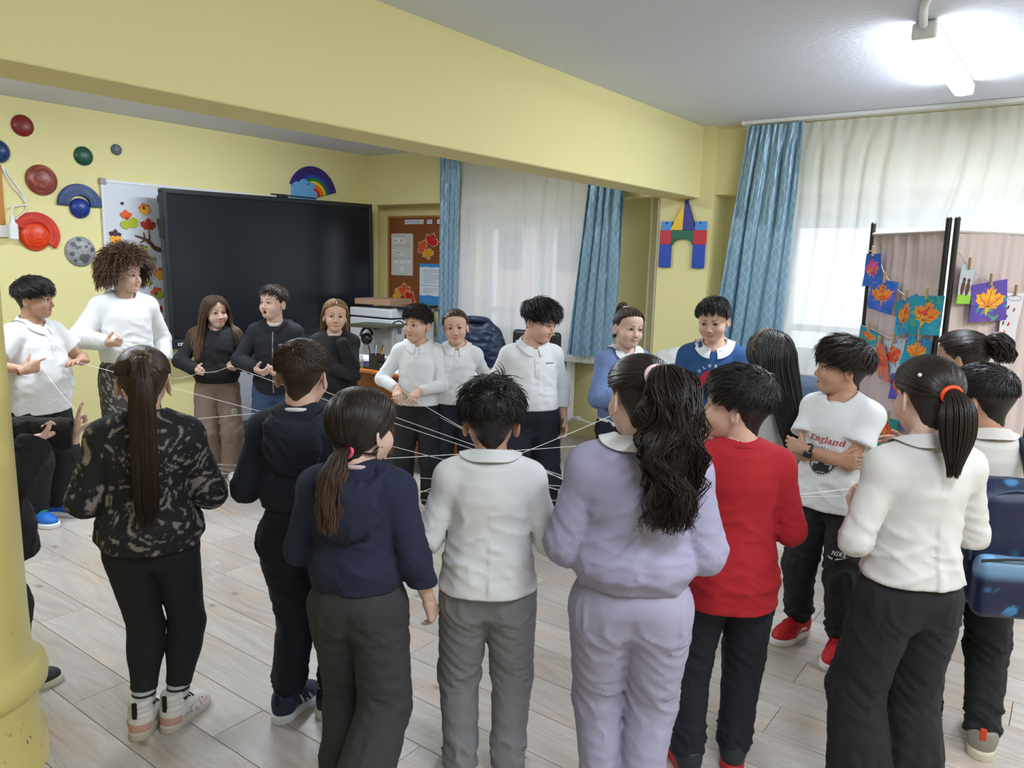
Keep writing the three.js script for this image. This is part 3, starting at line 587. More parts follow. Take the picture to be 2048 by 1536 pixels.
  if (t.neck === 'polo' && !t.noPlacket) {
    T(decal(sdf, c.place(V(0, 0.965 * s, 0.08 * s)), V(1, 0, 0), V(0, 1, 0), 0.026 * s, 0.11 * s, 3, 10, 0.0022), 'placket');
    for (const y of [0.99, 0.945]) { const p = c.place(V(0, y * s, 0.16 * s)); for (let k = 0; k < 40; k++) { const d = sdf(p.x, p.y, p.z); if (d < 0.0005) break; p.z -= Math.min(d * 0.8, 0.02); } T(cyl(0.0048, 0.0048, 0.003, 12).rotateX(Math.PI / 2).translate(p.x, p.y, p.z + 0.003), 'button', cloth('#d8d8d4', { roughness: 0.3 })); }
  }
  if (t.neck === 'hood') T(hoodGeo(c, cell), 'hood');
  if (t.tee) {                       // shirt seen at the neck under a jacket
    const pts = []; for (let k = 0; k < 24; k++) { const a = (k / 24) * 6.2832; pts.push(c.place(V(Math.sin(a) * 0.055 * s, (1.084 + 0.012 * -Math.cos(a)) * s, (-0.018 + Math.cos(a) * 0.052) * s))); }
    part(c.g, 'shirt', tube(pts, 0.0075 * s, 50, 8, true), cloth(t.tee));
  }
  return mesh;
}
function collarGeo(c, spread, drop) {
  const { s, place } = c, pos = [], idx = [], n = 44, prof = 9;
  for (let i = 0; i <= n; i++) {
    const f = i / n, a = Math.PI * (0.06 + 1.88 * f), front = Math.pow(Math.abs(Math.cos(a / 1)), 1), near = Math.exp(-((Math.min(f, 1 - f) / 0.13) ** 2));   // a = 0 in front
    const fall = lerp(0.03, 0.046, near), thickTop = Math.max(0, (c.o.top.ease ?? 0.017) - 0.014) * 0.6, out = lerp(0.017, 0.03 * spread, near) + thickTop, stand = lerp(0.03, 0.012, near) - drop * near;
    const P = [[0.0, -0.012], [0.0, stand * 0.6], [0.002, stand], [0.006, stand + 0.003], [0.0095, stand], [0.0095 + out * 0.4, stand - fall * 0.45], [0.0095 + out, stand - fall], [0.0075 + out, stand - fall - 0.0015], [0.0055 + out * 0.4, stand - fall * 0.5]];
    for (const [r, y] of P) pos.push([Math.sin(a) * (0.0555 + r) * s * (1 + near * 0.05), (1.07 - 0.018 * Math.cos(a) + y) * s, (-0.01 + Math.cos(a) * (0.056 + r)) * s, r > 0.004 ? [0, 0, 0, 0.003, 0.004, 0.0055, 0.0085, 0.006, 0.003][pos.length % 9] : 0]);
  }
  const g = new THREE.BufferGeometry(), flat = []; for (const p of pos) { const q = place(V(p[0], p[1], p[2])); if (p[3]) for (let k = 0; k < 8; k++) { const d = c.topSdf(q.x, q.y, q.z); if (d > p[3]) break; const g = grad(c.topSdf, q, 0.006); if (g.y < 0.2) g.y = 0.2; q.addScaledVector(g.normalize(), Math.min(0.01, p[3] + 0.0006 - d)); } flat.push(q.x, q.y, q.z); }
  for (let i = 0; i < n; i++) for (let j = 0; j < prof - 1; j++) { const a = i * prof + j; idx.push(a, a + prof, a + 1, a + 1, a + prof, a + prof + 1); }
  g.setAttribute('position', new THREE.Float32BufferAttribute(flat, 3)); g.setIndex(idx); g.computeVertexNormals();
  if (c.o.top.pattern) white(g);
  return g;
}
function hoodGeo(c, cell) {
  const { s, place } = c, at = (x, y, z) => place(V(x * s, y * s, z * s)), L = [];
  const ring = [[0.02, 1.035, 0.07], [0.066, 1.072, 0.022], [0.082, 1.072, -0.045], [0.068, 1.052, -0.1], [0.0, 1.035, -0.126]];
  for (const q of [1, -1]) for (let i = 0; i < 4; i++) L.push(seg(at(ring[i][0] * q, ring[i][1], ring[i][2]), at(ring[i + 1][0] * q, ring[i + 1][1], ring[i + 1][2])));
  const pouch = at(0, 0.985, -0.112), hollow = at(0, 1.075, -0.078), sd = c.o.at[0] * 5;
  const sdf = (x, y, z) => {
    let d = ell(x - pouch.x, y - pouch.y, z - pouch.z, 0.094 * s, 0.098 * s, 0.042 * s);
    for (let i = 0; i < 8; i++) d = smin(d, L[i](x, y, z) - lerp(0.016, 0.024, (i % 4) / 3) * s, 0.02);
    { const q = 1 - Math.abs(n3(x * 7 + sd, y * 15 - Math.abs(x) * 13, z * 8)); d -= 0.002 * n3(x * 9 + sd, y * 10, z * 9) + 0.009 * (q * q * q - 0.35); }
    return smax(d, -ell(x - hollow.x, y - hollow.y, z - hollow.z, 0.068 * s, 0.075 * s, 0.05 * s), 0.012);
  };
  const b = at(0, 1, -0.05);
  return nets(sdf, [b.x - 0.17, 0.85 * s, b.z - 0.17], [b.x + 0.17, 1.14 * s, b.z + 0.17], cell * 0.8, c.o.top.pattern);
}
function makeBottom(c, t) {
  const { s, torso, legSeg, legs, o, W } = c, sd = o.at[0] * 11 + o.at[1] * 5, kind = t.kind ?? 'straight';
  const K = { slim: [0.08, 0.056, 0.044, 0.038], straight: [0.084, 0.066, 0.058, 0.056], wide: [0.086, 0.078, 0.086, 0.094], jogger: [0.086, 0.068, 0.06, 0.043] }[kind].map((v) => v * s * (0.35 + 0.65 * W));
  const cut = t.end ?? { slim: 0.93, straight: 1.03, wide: 1.09, jogger: 0.97 }[kind], F = (t.fold ?? 1) * (kind === 'slim' ? 0.3 : 1), ridge = (n) => { const q = 1 - Math.abs(n); return q * q * q - 0.35; };
  const sdf = (x, y, z) => {
    let d = torso(x, y, z, kind === 'slim' ? 0.006 : 0.01, 0.6 * s, 0.79 * s, (q) => -0.035 * s * sstep(0.7, 0.6, q));
    let L = 1;
    for (let i = 0; i < 2; i++) {
      let a = legSeg[i][0](x, y, z); const t0 = ST; let r = lerp(K[0], K[1], t0);
      if (a < 0.14) r += F * 0.0085 * ridge(n3(t0 * 5 + sd + (SX + SZ) * 9, (SX - SZ) * 7, y * 3 + i * 7)) * (0.35 + Math.exp(-(((t0 - 1) / 0.3) ** 2)) + 0.7 * Math.exp(-((t0 / 0.3) ** 2)));
      a -= r;
      let b = legSeg[i][1](x, y, z); const u = SU, t1 = ST, l = legSeg[i][1].len; let q = t1 < 0.6 ? lerp(K[1], K[2], t1 / 0.6) : lerp(K[2], K[3], (t1 - 0.6) / 0.4);
      if (kind === 'slim') q += 0.009 * s * Math.exp(-(((t1 - 0.28) / 0.22) ** 2));
      if (kind === 'jogger') q += 0.008 * s * Math.exp(-(((t1 - 0.78) / 0.12) ** 2)) - 0.004 * s * sstep(0.88, 0.94, t1);
      if (b < 0.14) q += F * 0.009 * ridge(n3(t1 * l * 16 + sd + (SX + SZ) * 6, (SX - SZ) * 9, (SX + SZ) * 6 + i * 7)) * (0.3 + 0.6 * Math.exp(-((t1 / 0.25) ** 2)) + (kind === 'wide' ? 0.25 : 0.9) * Math.exp(-(((t1 - 0.85) / 0.22) ** 2)));
      if (kind === 'wide') q += F * 0.006 * n3(Math.atan2(SX, SZ) * 1.6 + sd, t1 * 1.5, i * 9) * t1;
      b = Math.max(b - q, (u - cut) * l);
      a = smin(a, b, 0.02);
      L = i ? smin(L, a, 0.008) : a;
    }
    d = smin(d, L, 0.06);
    return Math.max(d, y - 0.79 * s, 0.018 - y);
  };
  const mesh = part(c.g, t.name ?? 'trousers', nets(sdf, [c.lo[0], 0.0, c.lo[2]], [c.hi[0], 0.81 * s, c.hi[2]], c.near ? 0.0072 : 0.009, t.pattern), cloth(t.color, t.pattern ? { vertexColors: true } : undefined));
  c.bottomSdf = sdf;
  return mesh;
}

// ---------------------------------------------------------------- shoes (ankle over the origin, toe along +z)
const shoeCache = {};
function shoeParts(high) {
  if (shoeCache[high]) return shoeCache[high];
  const mid = seg(V(0, 0.034, 0.075), V(0, 0.058, -0.004)), top = high ? 0.125 : 0.082, shaft = seg(V(0, 0.06, -0.014), V(0, 0.16, -0.016));
  const upper = (x, y, z) => {
    let d = ell(x, y - 0.026, z - 0.094, 0.0385, 0.031, 0.054);
    d = smin(d, mid(x, y, z) - 0.034, 0.02);
    d = smin(d, ell(x, y - 0.036, z + 0.022, 0.0335, 0.046, 0.034), 0.02);
    d = smin(d, shaft(x, y, z) - 0.0345, 0.02);
    if (high && y > 0.07) d -= 0.0028 * Math.abs(Math.sin((y - 0.07) * 190));
    return smax(smax(d, 0.014 - y, 0.004), y - top - Math.max(0, z) * 0.25, 0.008);
  };
  const outline = (x, z) => { const t = clamp((z + 0.055) / 0.205, 0, 1), w = 0.0325 + 0.0085 * sstep(0.35, 0.75, t), c = z > 0.1 ? Math.hypot(x / w, (z - 0.1) / 0.053) : z < -0.02 ? Math.hypot(x / w, (z + 0.02) / 0.04) : Math.abs(x) / w; return (c - 1) * w; };
  const sole = (x, y, z) => smax(outline(x, z) - 0.003, Math.abs(y - 0.012) - 0.0125 - 0.002 * sstep(0.02, -0.05, z), 0.006);
  const lo = [-0.06, -0.01, -0.075], hi = [0.06, 0.15, 0.17];
  return shoeCache[high] = { upperSdf: upper, upper: nets(upper, lo, hi, 0.0042), sole: nets(sole, lo, [0.06, 0.04, 0.17], 0.0036) };
}
function makeShoe(c, f, o) {
  const P = shoeParts(!!o.high), k = c.s * (o.size ?? 1.02), m = new THREE.Matrix4().compose(V(f.x, f.y, f.z), new THREE.Quaternion().setFromEuler(new THREE.Euler(f.pitch, f.a, 0, 'YXZ')), V(k, k, k));
  const A = (g) => g.clone().applyMatrix4(m), body = part(c.g, 'shoe', A(P.upper), cloth(o.color, { roughness: 0.6 }));
  part(body, 'sole', A(P.sole), cloth(o.sole ?? '#e4e4e2', { roughness: 0.6 }));
  const D = (p, r, u, w, h, nx, ny, lift) => A(decal(P.upperSdf, p, r, u, w, h, nx, ny, lift));
  if (o.stripes) for (const q of [1, -1]) for (let i = 0; i < 3; i++) part(body, 'stripe', D(V(0.0 * q, 0.045, 0.028 + i * 0.017), V(0, 0, -q), V(0, 0.86, -0.5), 0.0085, 0.044, 2, 8, 0.001), cloth(o.stripes, { roughness: 0.5 }));
  if (o.strap) part(body, 'strap', merge([-1, 0, 1].map((q) => D(V(0.022 * q, 0.05, 0.042), V(1, 0, 0).applyAxisAngle(V(0, 0, 1), -q * 0.9), V(0, 0.45, -0.9), 0.034, 0.026, 6, 5, 0.0028))), cloth(o.strap, { roughness: 0.6 }));
  if (o.laces) for (let i = 0; i < 3; i++) part(body, 'lace', A(tube([0, 1, 2, 3, 4].map((j) => { const p = V((j - 2) * 0.0105, 0.12, 0.03 + i * 0.017); for (let n = 0; n < 40; n++) { const d = P.upperSdf(p.x, p.y, p.z); if (d < 0.001) break; p.y -= d * 0.7; } p.y += 0.001; return p; }), 0.0027, 12, 6)), cloth(o.laces));
  if (o.panel) part(body, 'heel_panel', merge([-1, 0, 1].map((q) => D(V(0.016 * q, 0.036, -0.034), V(Math.cos(q * 0.95), 0, Math.sin(q * 0.95)).negate(), V(0, 1, 0), 0.05, 0.034, 8, 5, 0.0012))), cloth(o.panel, { roughness: 0.6 }));
  if (o.tab) part(body, 'heel_tab', A(rbox(0.016, o.high ? 0.055 : 0.035, 0.008, 0.003, 0, o.high ? 0.1 : 0.075, -0.052)), cloth(o.tab));
  if (o.print) part(body, 'print', A(merge([1, -1].map((q) => decal(P.upperSdf, V(0, 0.036, 0.07), V(0, 0, -q), V(0, 1, 0), 0.09, 0.034, 12, 6, 0.001)))), new THREE.MeshStandardMaterial({ map: o.print, roughness: 0.6 }));
  if (o.swoosh) for (const q of [1, -1]) part(body, 'emblem', D(V(0, 0.042, 0.03), V(0, 0, -q), V(0, 1, 0.2), 0.06, 0.014, 10, 3, 0.001), cloth(o.swoosh, { roughness: 0.5 }));
  return body;
}

// ---------------------------------------------------------------- hair
function makeHair(c, h) {
  const { head, inv, o, near } = c, st = new Strands(), amount = h.n ?? (near ? 2600 : 1300), LINE = h.line ?? (h.style === 'short' ? LINE_BOY : LINE_GIRL);
  const az = (p) => Math.atan2(Math.abs(p.x), p.z + 0.005), inHair = (p) => p.y > LINE(az(p)) + (h.lift ?? 0);
  const tone = () => { const k = 0.72 + 0.55 * rnd(), w = h.streak ? 1 + h.streak * Math.max(0, rnd() - 0.6) : 1; return [k * w, k * w, k * w]; };
  const thick = (x, y, z) => lerp(0.15, 1, sstep(0, 0.045, y - LINE(Math.atan2(Math.abs(x), z + 0.005)))) * (h.style === 'short' ? lerp(h.side ?? 0.004, h.topT ?? 0.012, sstep(-0.035, 0.085, y + z * 0.12)) : h.thick ?? 0.006);
  const lumps = (x, y, z) => (h.style === 'short' ? (h.lump ?? 0.003) * sstep(0, 0.06, y) * n3(x * 22 + o.at[0], y * 22, z * 16) : 0.0012 * n3(x * 30, y * 30, z * 30));
  const capSdf = (x, y, z) => {
    const a = Math.atan2(Math.abs(x), z + 0.005);
    return smax(scalp(x, y, z) - thick(x, y, z) * 0.86 - lumps(x, y, z), (LINE(a) + (h.lift ?? 0) + 0.002 * n3(x * 90, y * 30, z * 90) - y) * 0.75, 0.004);
  };
  const cap = white(nets(capSdf, [-0.11, -0.12, -0.135], [0.11, 0.15, 0.12], near ? 0.0036 : 0.0045));
  for (let i = 0, a = cap.attributes.color.array; i < a.length; i++) a[i] = 0.8;
  const down = V(0, -1, 0).transformDirection(inv), W2H = (p) => p.clone().applyMatrix4(inv);
  const pushOut = (p, clear) => {              // keeps hanging hair outside the head and the clothes
    let d = scalp(p.x, p.y, p.z); if (d < clear) p.addScaledVector(grad(scalp, p), clear - d);
    const q = p.clone().applyMatrix4(head); d = c.topSdf(q.x, q.y, q.z);
    if (d < clear && d > -0.08) { q.addScaledVector(grad(c.topSdf, q, 0.006), clear - d); p.copy(q.applyMatrix4(inv)); }
    return p;
  };
  const list = roots(amount, inHair);
  if (h.style === 'short') {
    const crown = V(h.crownX ?? 0.008, 0.108, -0.05);
    for (const r of list) {
      const topness = sstep(-0.04, 0.085, r.y + r.z * 0.15), L = lerp(h.lenSide ?? 0.016, h.lenTop ?? 0.045, topness) * rr(0.7, 1.15), steps = near ? 5 : 4, pts = [];
      let p = r.clone(); const base = thick(p.x, p.y, p.z) * rr(0.8, 1.12) + 0.0005, jit = V(rr(-1, 1), rr(-1, 1), rr(-1, 1)).multiplyScalar(h.mess ?? 0.22);
      for (let k = 0; k <= steps; k++) {
        const n = grad(scalp, p); let f = p.clone().sub(crown).add(V(0.004, 0, 0));
        if (h.part) f = V(p.x < h.part ? -1 : 1, -0.2, 0.35 * (p.z > 0 ? 1 : -0.4));
        f.add(V((h.comb ?? 0) * 0.1 * topness, 0, 0.05 * (h.fwd ?? 1))); f.addScaledVector(n, -f.dot(n)).normalize().add(jit); { const w = (h.swirl ?? 0.3) * (0.3 + topness); const q = V(n3(r.x * 26, r.y * 26, r.z * 26 + 4) * w, n3(r.x * 26 + 8, r.y * 26, r.z * 26) * w * 0.5, n3(r.x * 26, r.y * 26 + 5, r.z * 26) * w); f.add(q.addScaledVector(n, -q.dot(n) * 0.9)); f.addScaledVector(n, -Math.max(0, f.dot(n)) * 0.6); } f.addScaledVector(n, (h.rise ?? 0.18) * (1 - k / steps) * topness + (h.tip ?? 0) * (k / steps) - (p.z > 0.03 && p.y < 0.085 ? 0.05 : 0)).normalize();
        if (k === 0) { p.addScaledVector(n, base); pts.push(p.clone()); continue; }
        p.addScaledVector(f, L / steps);
        const d = scalp(p.x, p.y, p.z), want = Math.max(base, thick(p.x, p.y, p.z) * 0.8 + 0.001); if (d < want) p.addScaledVector(grad(scalp, p), want - d);
        pts.push(p.clone());
      }
      st.add(pts, near ? 0.0016 : 0.0021, 0.0004, tone());
    }
    // fringe over the forehead
    for (let i = 0, m = h.fringe ? (near ? 260 : 220) : 0; i < m; i++) {
      const a = rr(-0.95, 0.95), p = V(Math.sin(a) * 0.06, 0.072 - Math.abs(a) * 0.012 + rr(-0.004, 0.012), 0), pts = []; p.z = Math.cos(a) * 0.075; let q = 0;
      for (let k = 0; k < 6; k++) { const d = scalp(p.x, p.y, p.z); p.addScaledVector(grad(scalp, p), rr(0.006, 0.011) - d); pts.push(p.clone()); p.add(V((h.sweep ?? 0) * 0.006 + a * 0.003, -h.fringe / 5.5, 0.0035)); }
      st.add(pts, 0.0026, 0.0006, tone());
    }
  } else if (h.style === 'pony') {
    const T = V(...h.tie); { const n = grad(scalp, T); for (let k = 0; k < 8; k++) T.addScaledVector(n, -scalp(T.x, T.y, T.z) + 0.004); }
    for (const r of list) {
      const pts = []; let p = r.clone(); const off = rr(0.8, 1.25) * (h.thick ?? 0.006) + 0.0004, dist = p.distanceTo(T), steps = clamp(Math.round(dist / 0.013), 3, 11); if (dist < 0.012) continue;
      for (let k = 0; k <= steps; k++) {
        const d = scalp(p.x, p.y, p.z); p.addScaledVector(grad(scalp, p), off - d + (h.puff ?? 0) * Math.sin((k / steps) * 3)); pts.push(p.clone());
        const f = T.clone().sub(p), n = grad(scalp, p), left = f.length(); f.addScaledVector(n, -f.dot(n)).normalize().addScaledVector(V(rr(-1, 1), rr(-1, 1), rr(-1, 1)), 0.06); p.addScaledVector(f, left / (steps - k + 0.001) * 1.04);
      }
      st.add(pts, near ? 0.0021 : 0.0028, 0.0011, tone());
    }
    for (let i = 0; i < (h.wisps ?? 14); i++) {  // fine hairs at the temples and the nape
      const r = list[Math.floor(rnd() * list.length)]; if (r.y - LINE(az(r)) > 0.02) { i -= 0.5; continue; }
      const p = r.clone(), pts = [], v = down.clone().multiplyScalar(0.7).add(grad(scalp, p)).normalize(); for (let k = 0; k < 6; k++) { pts.push(p.clone()); p.addScaledVector(v, 0.008); v.add(down.clone().multiplyScalar(0.3)).normalize(); if (scalp(p.x, p.y, p.z) < 0.003) p.addScaledVector(grad(scalp, p), 0.003); }
      st.add(pts, 0.0008, 0.0003, tone());
    }
    // the tail: a bundle round a hanging line
    const n = grad(scalp, T), line = []; { const p = T.clone(), v = n.clone().multiplyScalar(h.out ?? 0.75).add(V(...(h.aim ?? [0, 0.1, -0.2]))).normalize(); const ds = 0.014, N = Math.max(4, Math.round(h.len / ds)); for (let k = 0; k <= N; k++) { line.push(p.clone()); p.addScaledVector(v, ds); v.addScaledVector(down, h.drop ?? 0.28).addScaledVector(V(...(h.drift ?? [0, 0, 0])), 0.05).normalize(); const b = p.clone(); pushOut(p, (h.rad ?? 0.028) * 0.75 * sstep(0, 3, k)); } }
    const curve = new THREE.CatmullRomCurve3(line), fr = []; for (let k = 0; k <= 24; k++) fr.push([curve.getPoint(k / 24), curve.getTangent(k / 24)]);
    const prof = (t) => (h.rad ?? 0.028) * (h.prof ? h.prof(t) : lerp(0.42, 1, sstep(0, 0.22, t)) * lerp(1, 0.55, sstep(0.5, 1, t)));
    const side = V(1, 0, 0).transformDirection(inv), m = h.tail ?? (near ? 620 : 260), steps = h.wave ? 15 : near ? 10 : 7;
    for (let i = 0; i < m; i++) {
      const a = rr(0, 6.283), r = Math.sqrt(rnd()), end = rr(0.72, 1), ph = rr(0, 6.3), f0 = rr(1.4, 2.3), clump = Math.floor(rnd() * 9), pts = [];
      for (let k = 0; k <= steps; k++) {
        const t = (k / steps) * end, j = Math.min(23, Math.floor(t * 24)), u = t * 24 - j, p = fr[j][0].clone().lerp(fr[j + 1][0], u), tg = fr[j][1], x = side.clone().addScaledVector(tg, -side.dot(tg)).normalize(), y = tg.clone().cross(x), R = prof(t) * r;
        p.addScaledVector(x, Math.cos(a) * R * (h.flat ?? 1)).addScaledVector(y, Math.sin(a) * R * 0.8);
        if (h.wave) { const w = h.wave * sstep(0, 0.4, t), ca = Math.cos(a) * r * 1.5, sa = Math.sin(a) * r * 1.5; p.addScaledVector(x, w * (n3(ca, t * 3.4, sa) + 0.5 * n3(ca * 2.2, t * 6, sa * 2.2))).addScaledVector(y, w * 0.7 * n3(ca + 7, t * 3.4, sa)); }
        pts.push(p);
      }
      const k0 = tone(); st.add(pts, h.strand ?? (near ? 0.0023 : 0.0034), 0.0006, h.tipTone ? (s) => k0.map((v, q) => v * lerp(1, h.tipTone[q], s)) : k0);
    }
    if (h.band) {
      const R = prof(0.02) + 0.0045, pts = [], tg = fr[0][1], x = side.clone().addScaledVector(tg, -side.dot(tg)).normalize(), y = tg.clone().cross(x), q = T.clone().addScaledVector(tg, 0.007); for (let k = 0; k < 20; k++) { const a = (k / 20) * 6.2832, w = h.scrunch ? 0.0035 * Math.sin(k * 2.4) : 0; pts.push(q.clone().addScaledVector(x, Math.cos(a) * (R + w)).addScaledVector(y, Math.sin(a) * (R + w) * 0.85).addScaledVector(tg, w).applyMatrix4(head)); }
      part(c.g, 'hair_tie', tube(pts, h.bandR ?? 0.0055, 60, 8, true), h.bandMat ?? mat(h.band, 0.6));
    }
  } else if (h.style === 'long') {
    const steps = h.steps ?? 13;
    for (const r of list) {
      const pts = []; let p = r.clone(); const L = h.len * rr(0.86, 1.04) - Math.max(0, r.y) * 0.4, off = rr(0.8, 1.3) * (h.thick ?? 0.008), ds = L / steps, sx = p.x - (h.partX ?? 0) >= 0 ? 1 : -1; let v = null;
      for (let k = 0; k <= steps; k++) {
        const n = grad(scalp, p), d = scalp(p.x, p.y, p.z);
        if (k === 0) p.addScaledVector(n, off - d); pts.push(p.clone());
        let f = down.clone(); if (h.hang && p.y < 0.01) f.add(V(-p.x * h.hang[0], 0, h.hang[1])); if (p.y > -0.02) f.addScaledVector(V(sx, 0, 0), 1.1 * sstep(0.0, 0.1, p.y) * lerp(1, 0.15, sstep(0.0, -0.06, p.z))).addScaledVector(V(0, 0, -1), (h.back ?? 0.75) * sstep(-0.08, 0.03, p.z)); if (p.y > 0) f.addScaledVector(n, -f.dot(n) * sstep(0.06, 0.0, d)); f.normalize();
        v = v ? v.lerp(f, 0.55).normalize() : f; p.addScaledVector(v, ds).add(V(rr(-1, 1), 0, rr(-1, 1)).multiplyScalar(h.mess ?? 0.0015));
        if (h.wave) p.add(V(Math.sin(k * 0.9 + sx * 2 + r.z * 40), 0, Math.cos(k * 0.8 + r.x * 40)).multiplyScalar(h.wave * (k / steps)));
        { const e = scalp(p.x, p.y, p.z) - off; if (e > 0.003 && p.y > 0.025) p.addScaledVector(grad(scalp, p), -e * 0.7); }
        pushOut(p, off);
      }
      const k0 = tone(); st.add(pts, near ? 0.0026 : 0.0032, 0.0007, h.tipTone ? (s) => k0.map((t, q) => t * lerp(1, h.tipTone[q], s)) : k0);
    }
  } else if (h.style === 'curly') {
    for (const r of roots(h.n ?? 900, (p) => inHair(p))) {
      const n = grad(scalp, r), pts = [], L = rr(0.6, 1) * h.len * lerp(1.35, 1, sstep(0.03, 0.1, r.y)), top = sstep(0.03, 0.1, r.y), u = V(rr(-1, 1), rr(-1, 1), rr(-1, 1)).cross(n).normalize(), w = n.clone().cross(u), turns = rr(2.5, 4.2), R = rr(0.005, 0.0095), ph = rr(0, 6.3);
      const axis = r.clone(), v = n.clone().add(V(0, 0.35 * top, r.z > 0.02 ? 0.0 : -0.1)).normalize(), N = 22;
      for (let k = 0; k <= N; k++) { const t = k / N, a = ph + t * turns * 6.283; pts.push(pushOut(axis.clone().addScaledVector(u, Math.cos(a) * R * Math.min(1, t * 4)).addScaledVector(w, Math.sin(a) * R * Math.min(1, t * 4)), 0.003)); axis.addScaledVector(v, (L / N)); v.addScaledVector(down, lerp(0.16, 0.085, top)).normalize(); }
      const k0 = tone(); st.add(pts, 0.0024, 0.0012, (s) => [k0[0] * lerp(0.9, 1.9, s * s), k0[1] * lerp(0.9, 1.75, s * s), k0[2] * lerp(0.9, 1.5, s * s)]);
    }
  }
  part(c.g, 'hair', mergeGeometries([keep(cap, ['position', 'normal', 'color']), st.geo()]).applyMatrix4(head), hairMat(h.color));
}
const leopard = dataTex(128, 64, (u, v) => { const k = n3(Math.cos(u * 6.28) * 2.2, Math.sin(u * 6.28) * 2.2, v * 9) * 0.6 + n3(Math.cos(u * 6.28) * 5, Math.sin(u * 6.28) * 5, v * 16) * 0.5; return Math.abs(k) < 0.2 ? [0.08, 0.06, 0.05] : [0.55, 0.45, 0.36]; });
// ---------------------------------------------------------------- the children and the woman
const print = (w, h, draw) => { const t = canvas(w, h, draw); return new THREE.MeshStandardMaterial({ map: t, transparent: true, roughness: 0.75 }); };
const onTop = (c, name, m, x, y, w, h, z = 1, nx = 24, ny = 20, up = V(0, 1, 0)) => part(c.topMesh, name, decal(c.topSdf, c.place(V(x * c.s, y * c.s, 0.09 * c.s * z)), V(z, 0, 0), up, w * c.s, h * c.s, nx, ny), m);
const bead = (c, name, x, y, z, r, m) => { const p = V(x, y, z).applyMatrix4(c.head); part(c.g, name, new THREE.SphereGeometry(r, 10, 8).translate(p.x, p.y, p.z), m); };
const gold = mat([0.7, 0.5, 0.18], 0.3, { metalness: 1 }), pearl = phys('#e9e6e0', 0.2);
const WHITE = [0.76, 0.77, 0.78], BLACK = [0.010, 0.0105, 0.012], NAVY = [0.010, 0.0125, 0.024], INK = [0.0075, 0.0105, 0.022];
const marble = (dark, light, f = 8) => (x, y, z) => {
  const a = n3(x * f * 0.5, y * f * 0.5 + 3, z * f * 0.5) * 1.1, b = n3(x * f * 0.5 + 7, y * f * 0.5, z * f * 0.5 + 2) * 1.1, v = n3(x * f + a * 2.2, y * f + b * 2.4, z * f + a), w = n3(x * f * 1.4 + b * 3, y * f * 1.4 - a * 3, z * f * 1.4 + 5);
  const k = Math.max(sstep(0.42, 0.49, v), 0.9 * sstep(0.075, 0.02, Math.abs(w + 0.12)) * sstep(-0.3, 0.2, v)); return light.map((l, i) => lerp(dark[i], l, k));
};
const POLO = { name: 'polo_shirt', color: WHITE, hem: 0.7, neck: 'polo', ease: 0.014, flare: 0.013, cuff: true };
const HOODIE = { name: 'hoodie', hem: 0.68, neck: 'hood', ease: 0.024, blouse: 0.016, cuff: true, sleeveR: [0.054, 0.05, 0.046, 0.034] };
const FRONT = (y = 0.86, z = 0.16, x = 0.1, pose = 'hold') => [{ to: [x, y, z], pose, dir: [-0.55, 0.15, 0.8], palm: [-0.3, 0.9, 0.2], hint: [0.4, -0.6, -0.6] }, { to: [-x, y, z], pose, dir: [0.55, 0.15, 0.8], palm: [0.3, 0.9, 0.2], hint: [-0.4, -0.6, -0.6] }];
const BACK = [{ to: [0.1, 0.62, -0.13], hint: [0.8, 0, -0.6] }, { to: [-0.1, 0.62, -0.13], hint: [-0.8, 0, -0.6] }];
const both = (o, arms) => Object.assign(o, { armL: o.armL ?? arms[0], armR: o.armR ?? arms[1] });
const SHORT = { style: 'short', color: 'black', lenTop: 0.05, lenSide: 0.02, topT: 0.014, side: 0.006 };

// back row, from the left
person({ label: 'boy in a short-sleeved white polo shirt beside the column, fingers held together', at: [1.944, -4.859], h: 1.44, yaw: 23, w: 1.17, belly: 0.05, skin: 'tan', facing: true, bare: true, headYaw: 24, headPitch: 3, headW: 1.06, face: { mouth: 'neutral', jaw: 1.12 }, gaze: [8, 0],
  armL: { to: [0.1, 0.875, 0.2], pose: 'flat', dir: [-0.95, 0.12, 0.22], palm: [0, -1, 0.2], hint: [0.9, -0.5, -0.3] }, armR: { to: [-0.2, 0.86, 0.13], pose: 'point', dir: [0.93, 0.2, 0.25], palm: [0.1, -0.1, -1], hint: [-0.9, -0.6, -0.2] },
  top: { ...POLO, sleeve: 'short', hem: 0.604, ease: 0.018, sleeveR: [0.062, 0.062, 0.05, 0.04] }, bottom: { color: BLACK, kind: 'straight' }, shoe: { color: '#1668c4', sole: '#e8ecf0', laces: '#49b44c', size: 1.1 }, hair: { ...SHORT, lenTop: 0.06, fringe: 0.04, topT: 0.02, side: 0.011, lenSide: 0.026, sweep: -0.3 } });
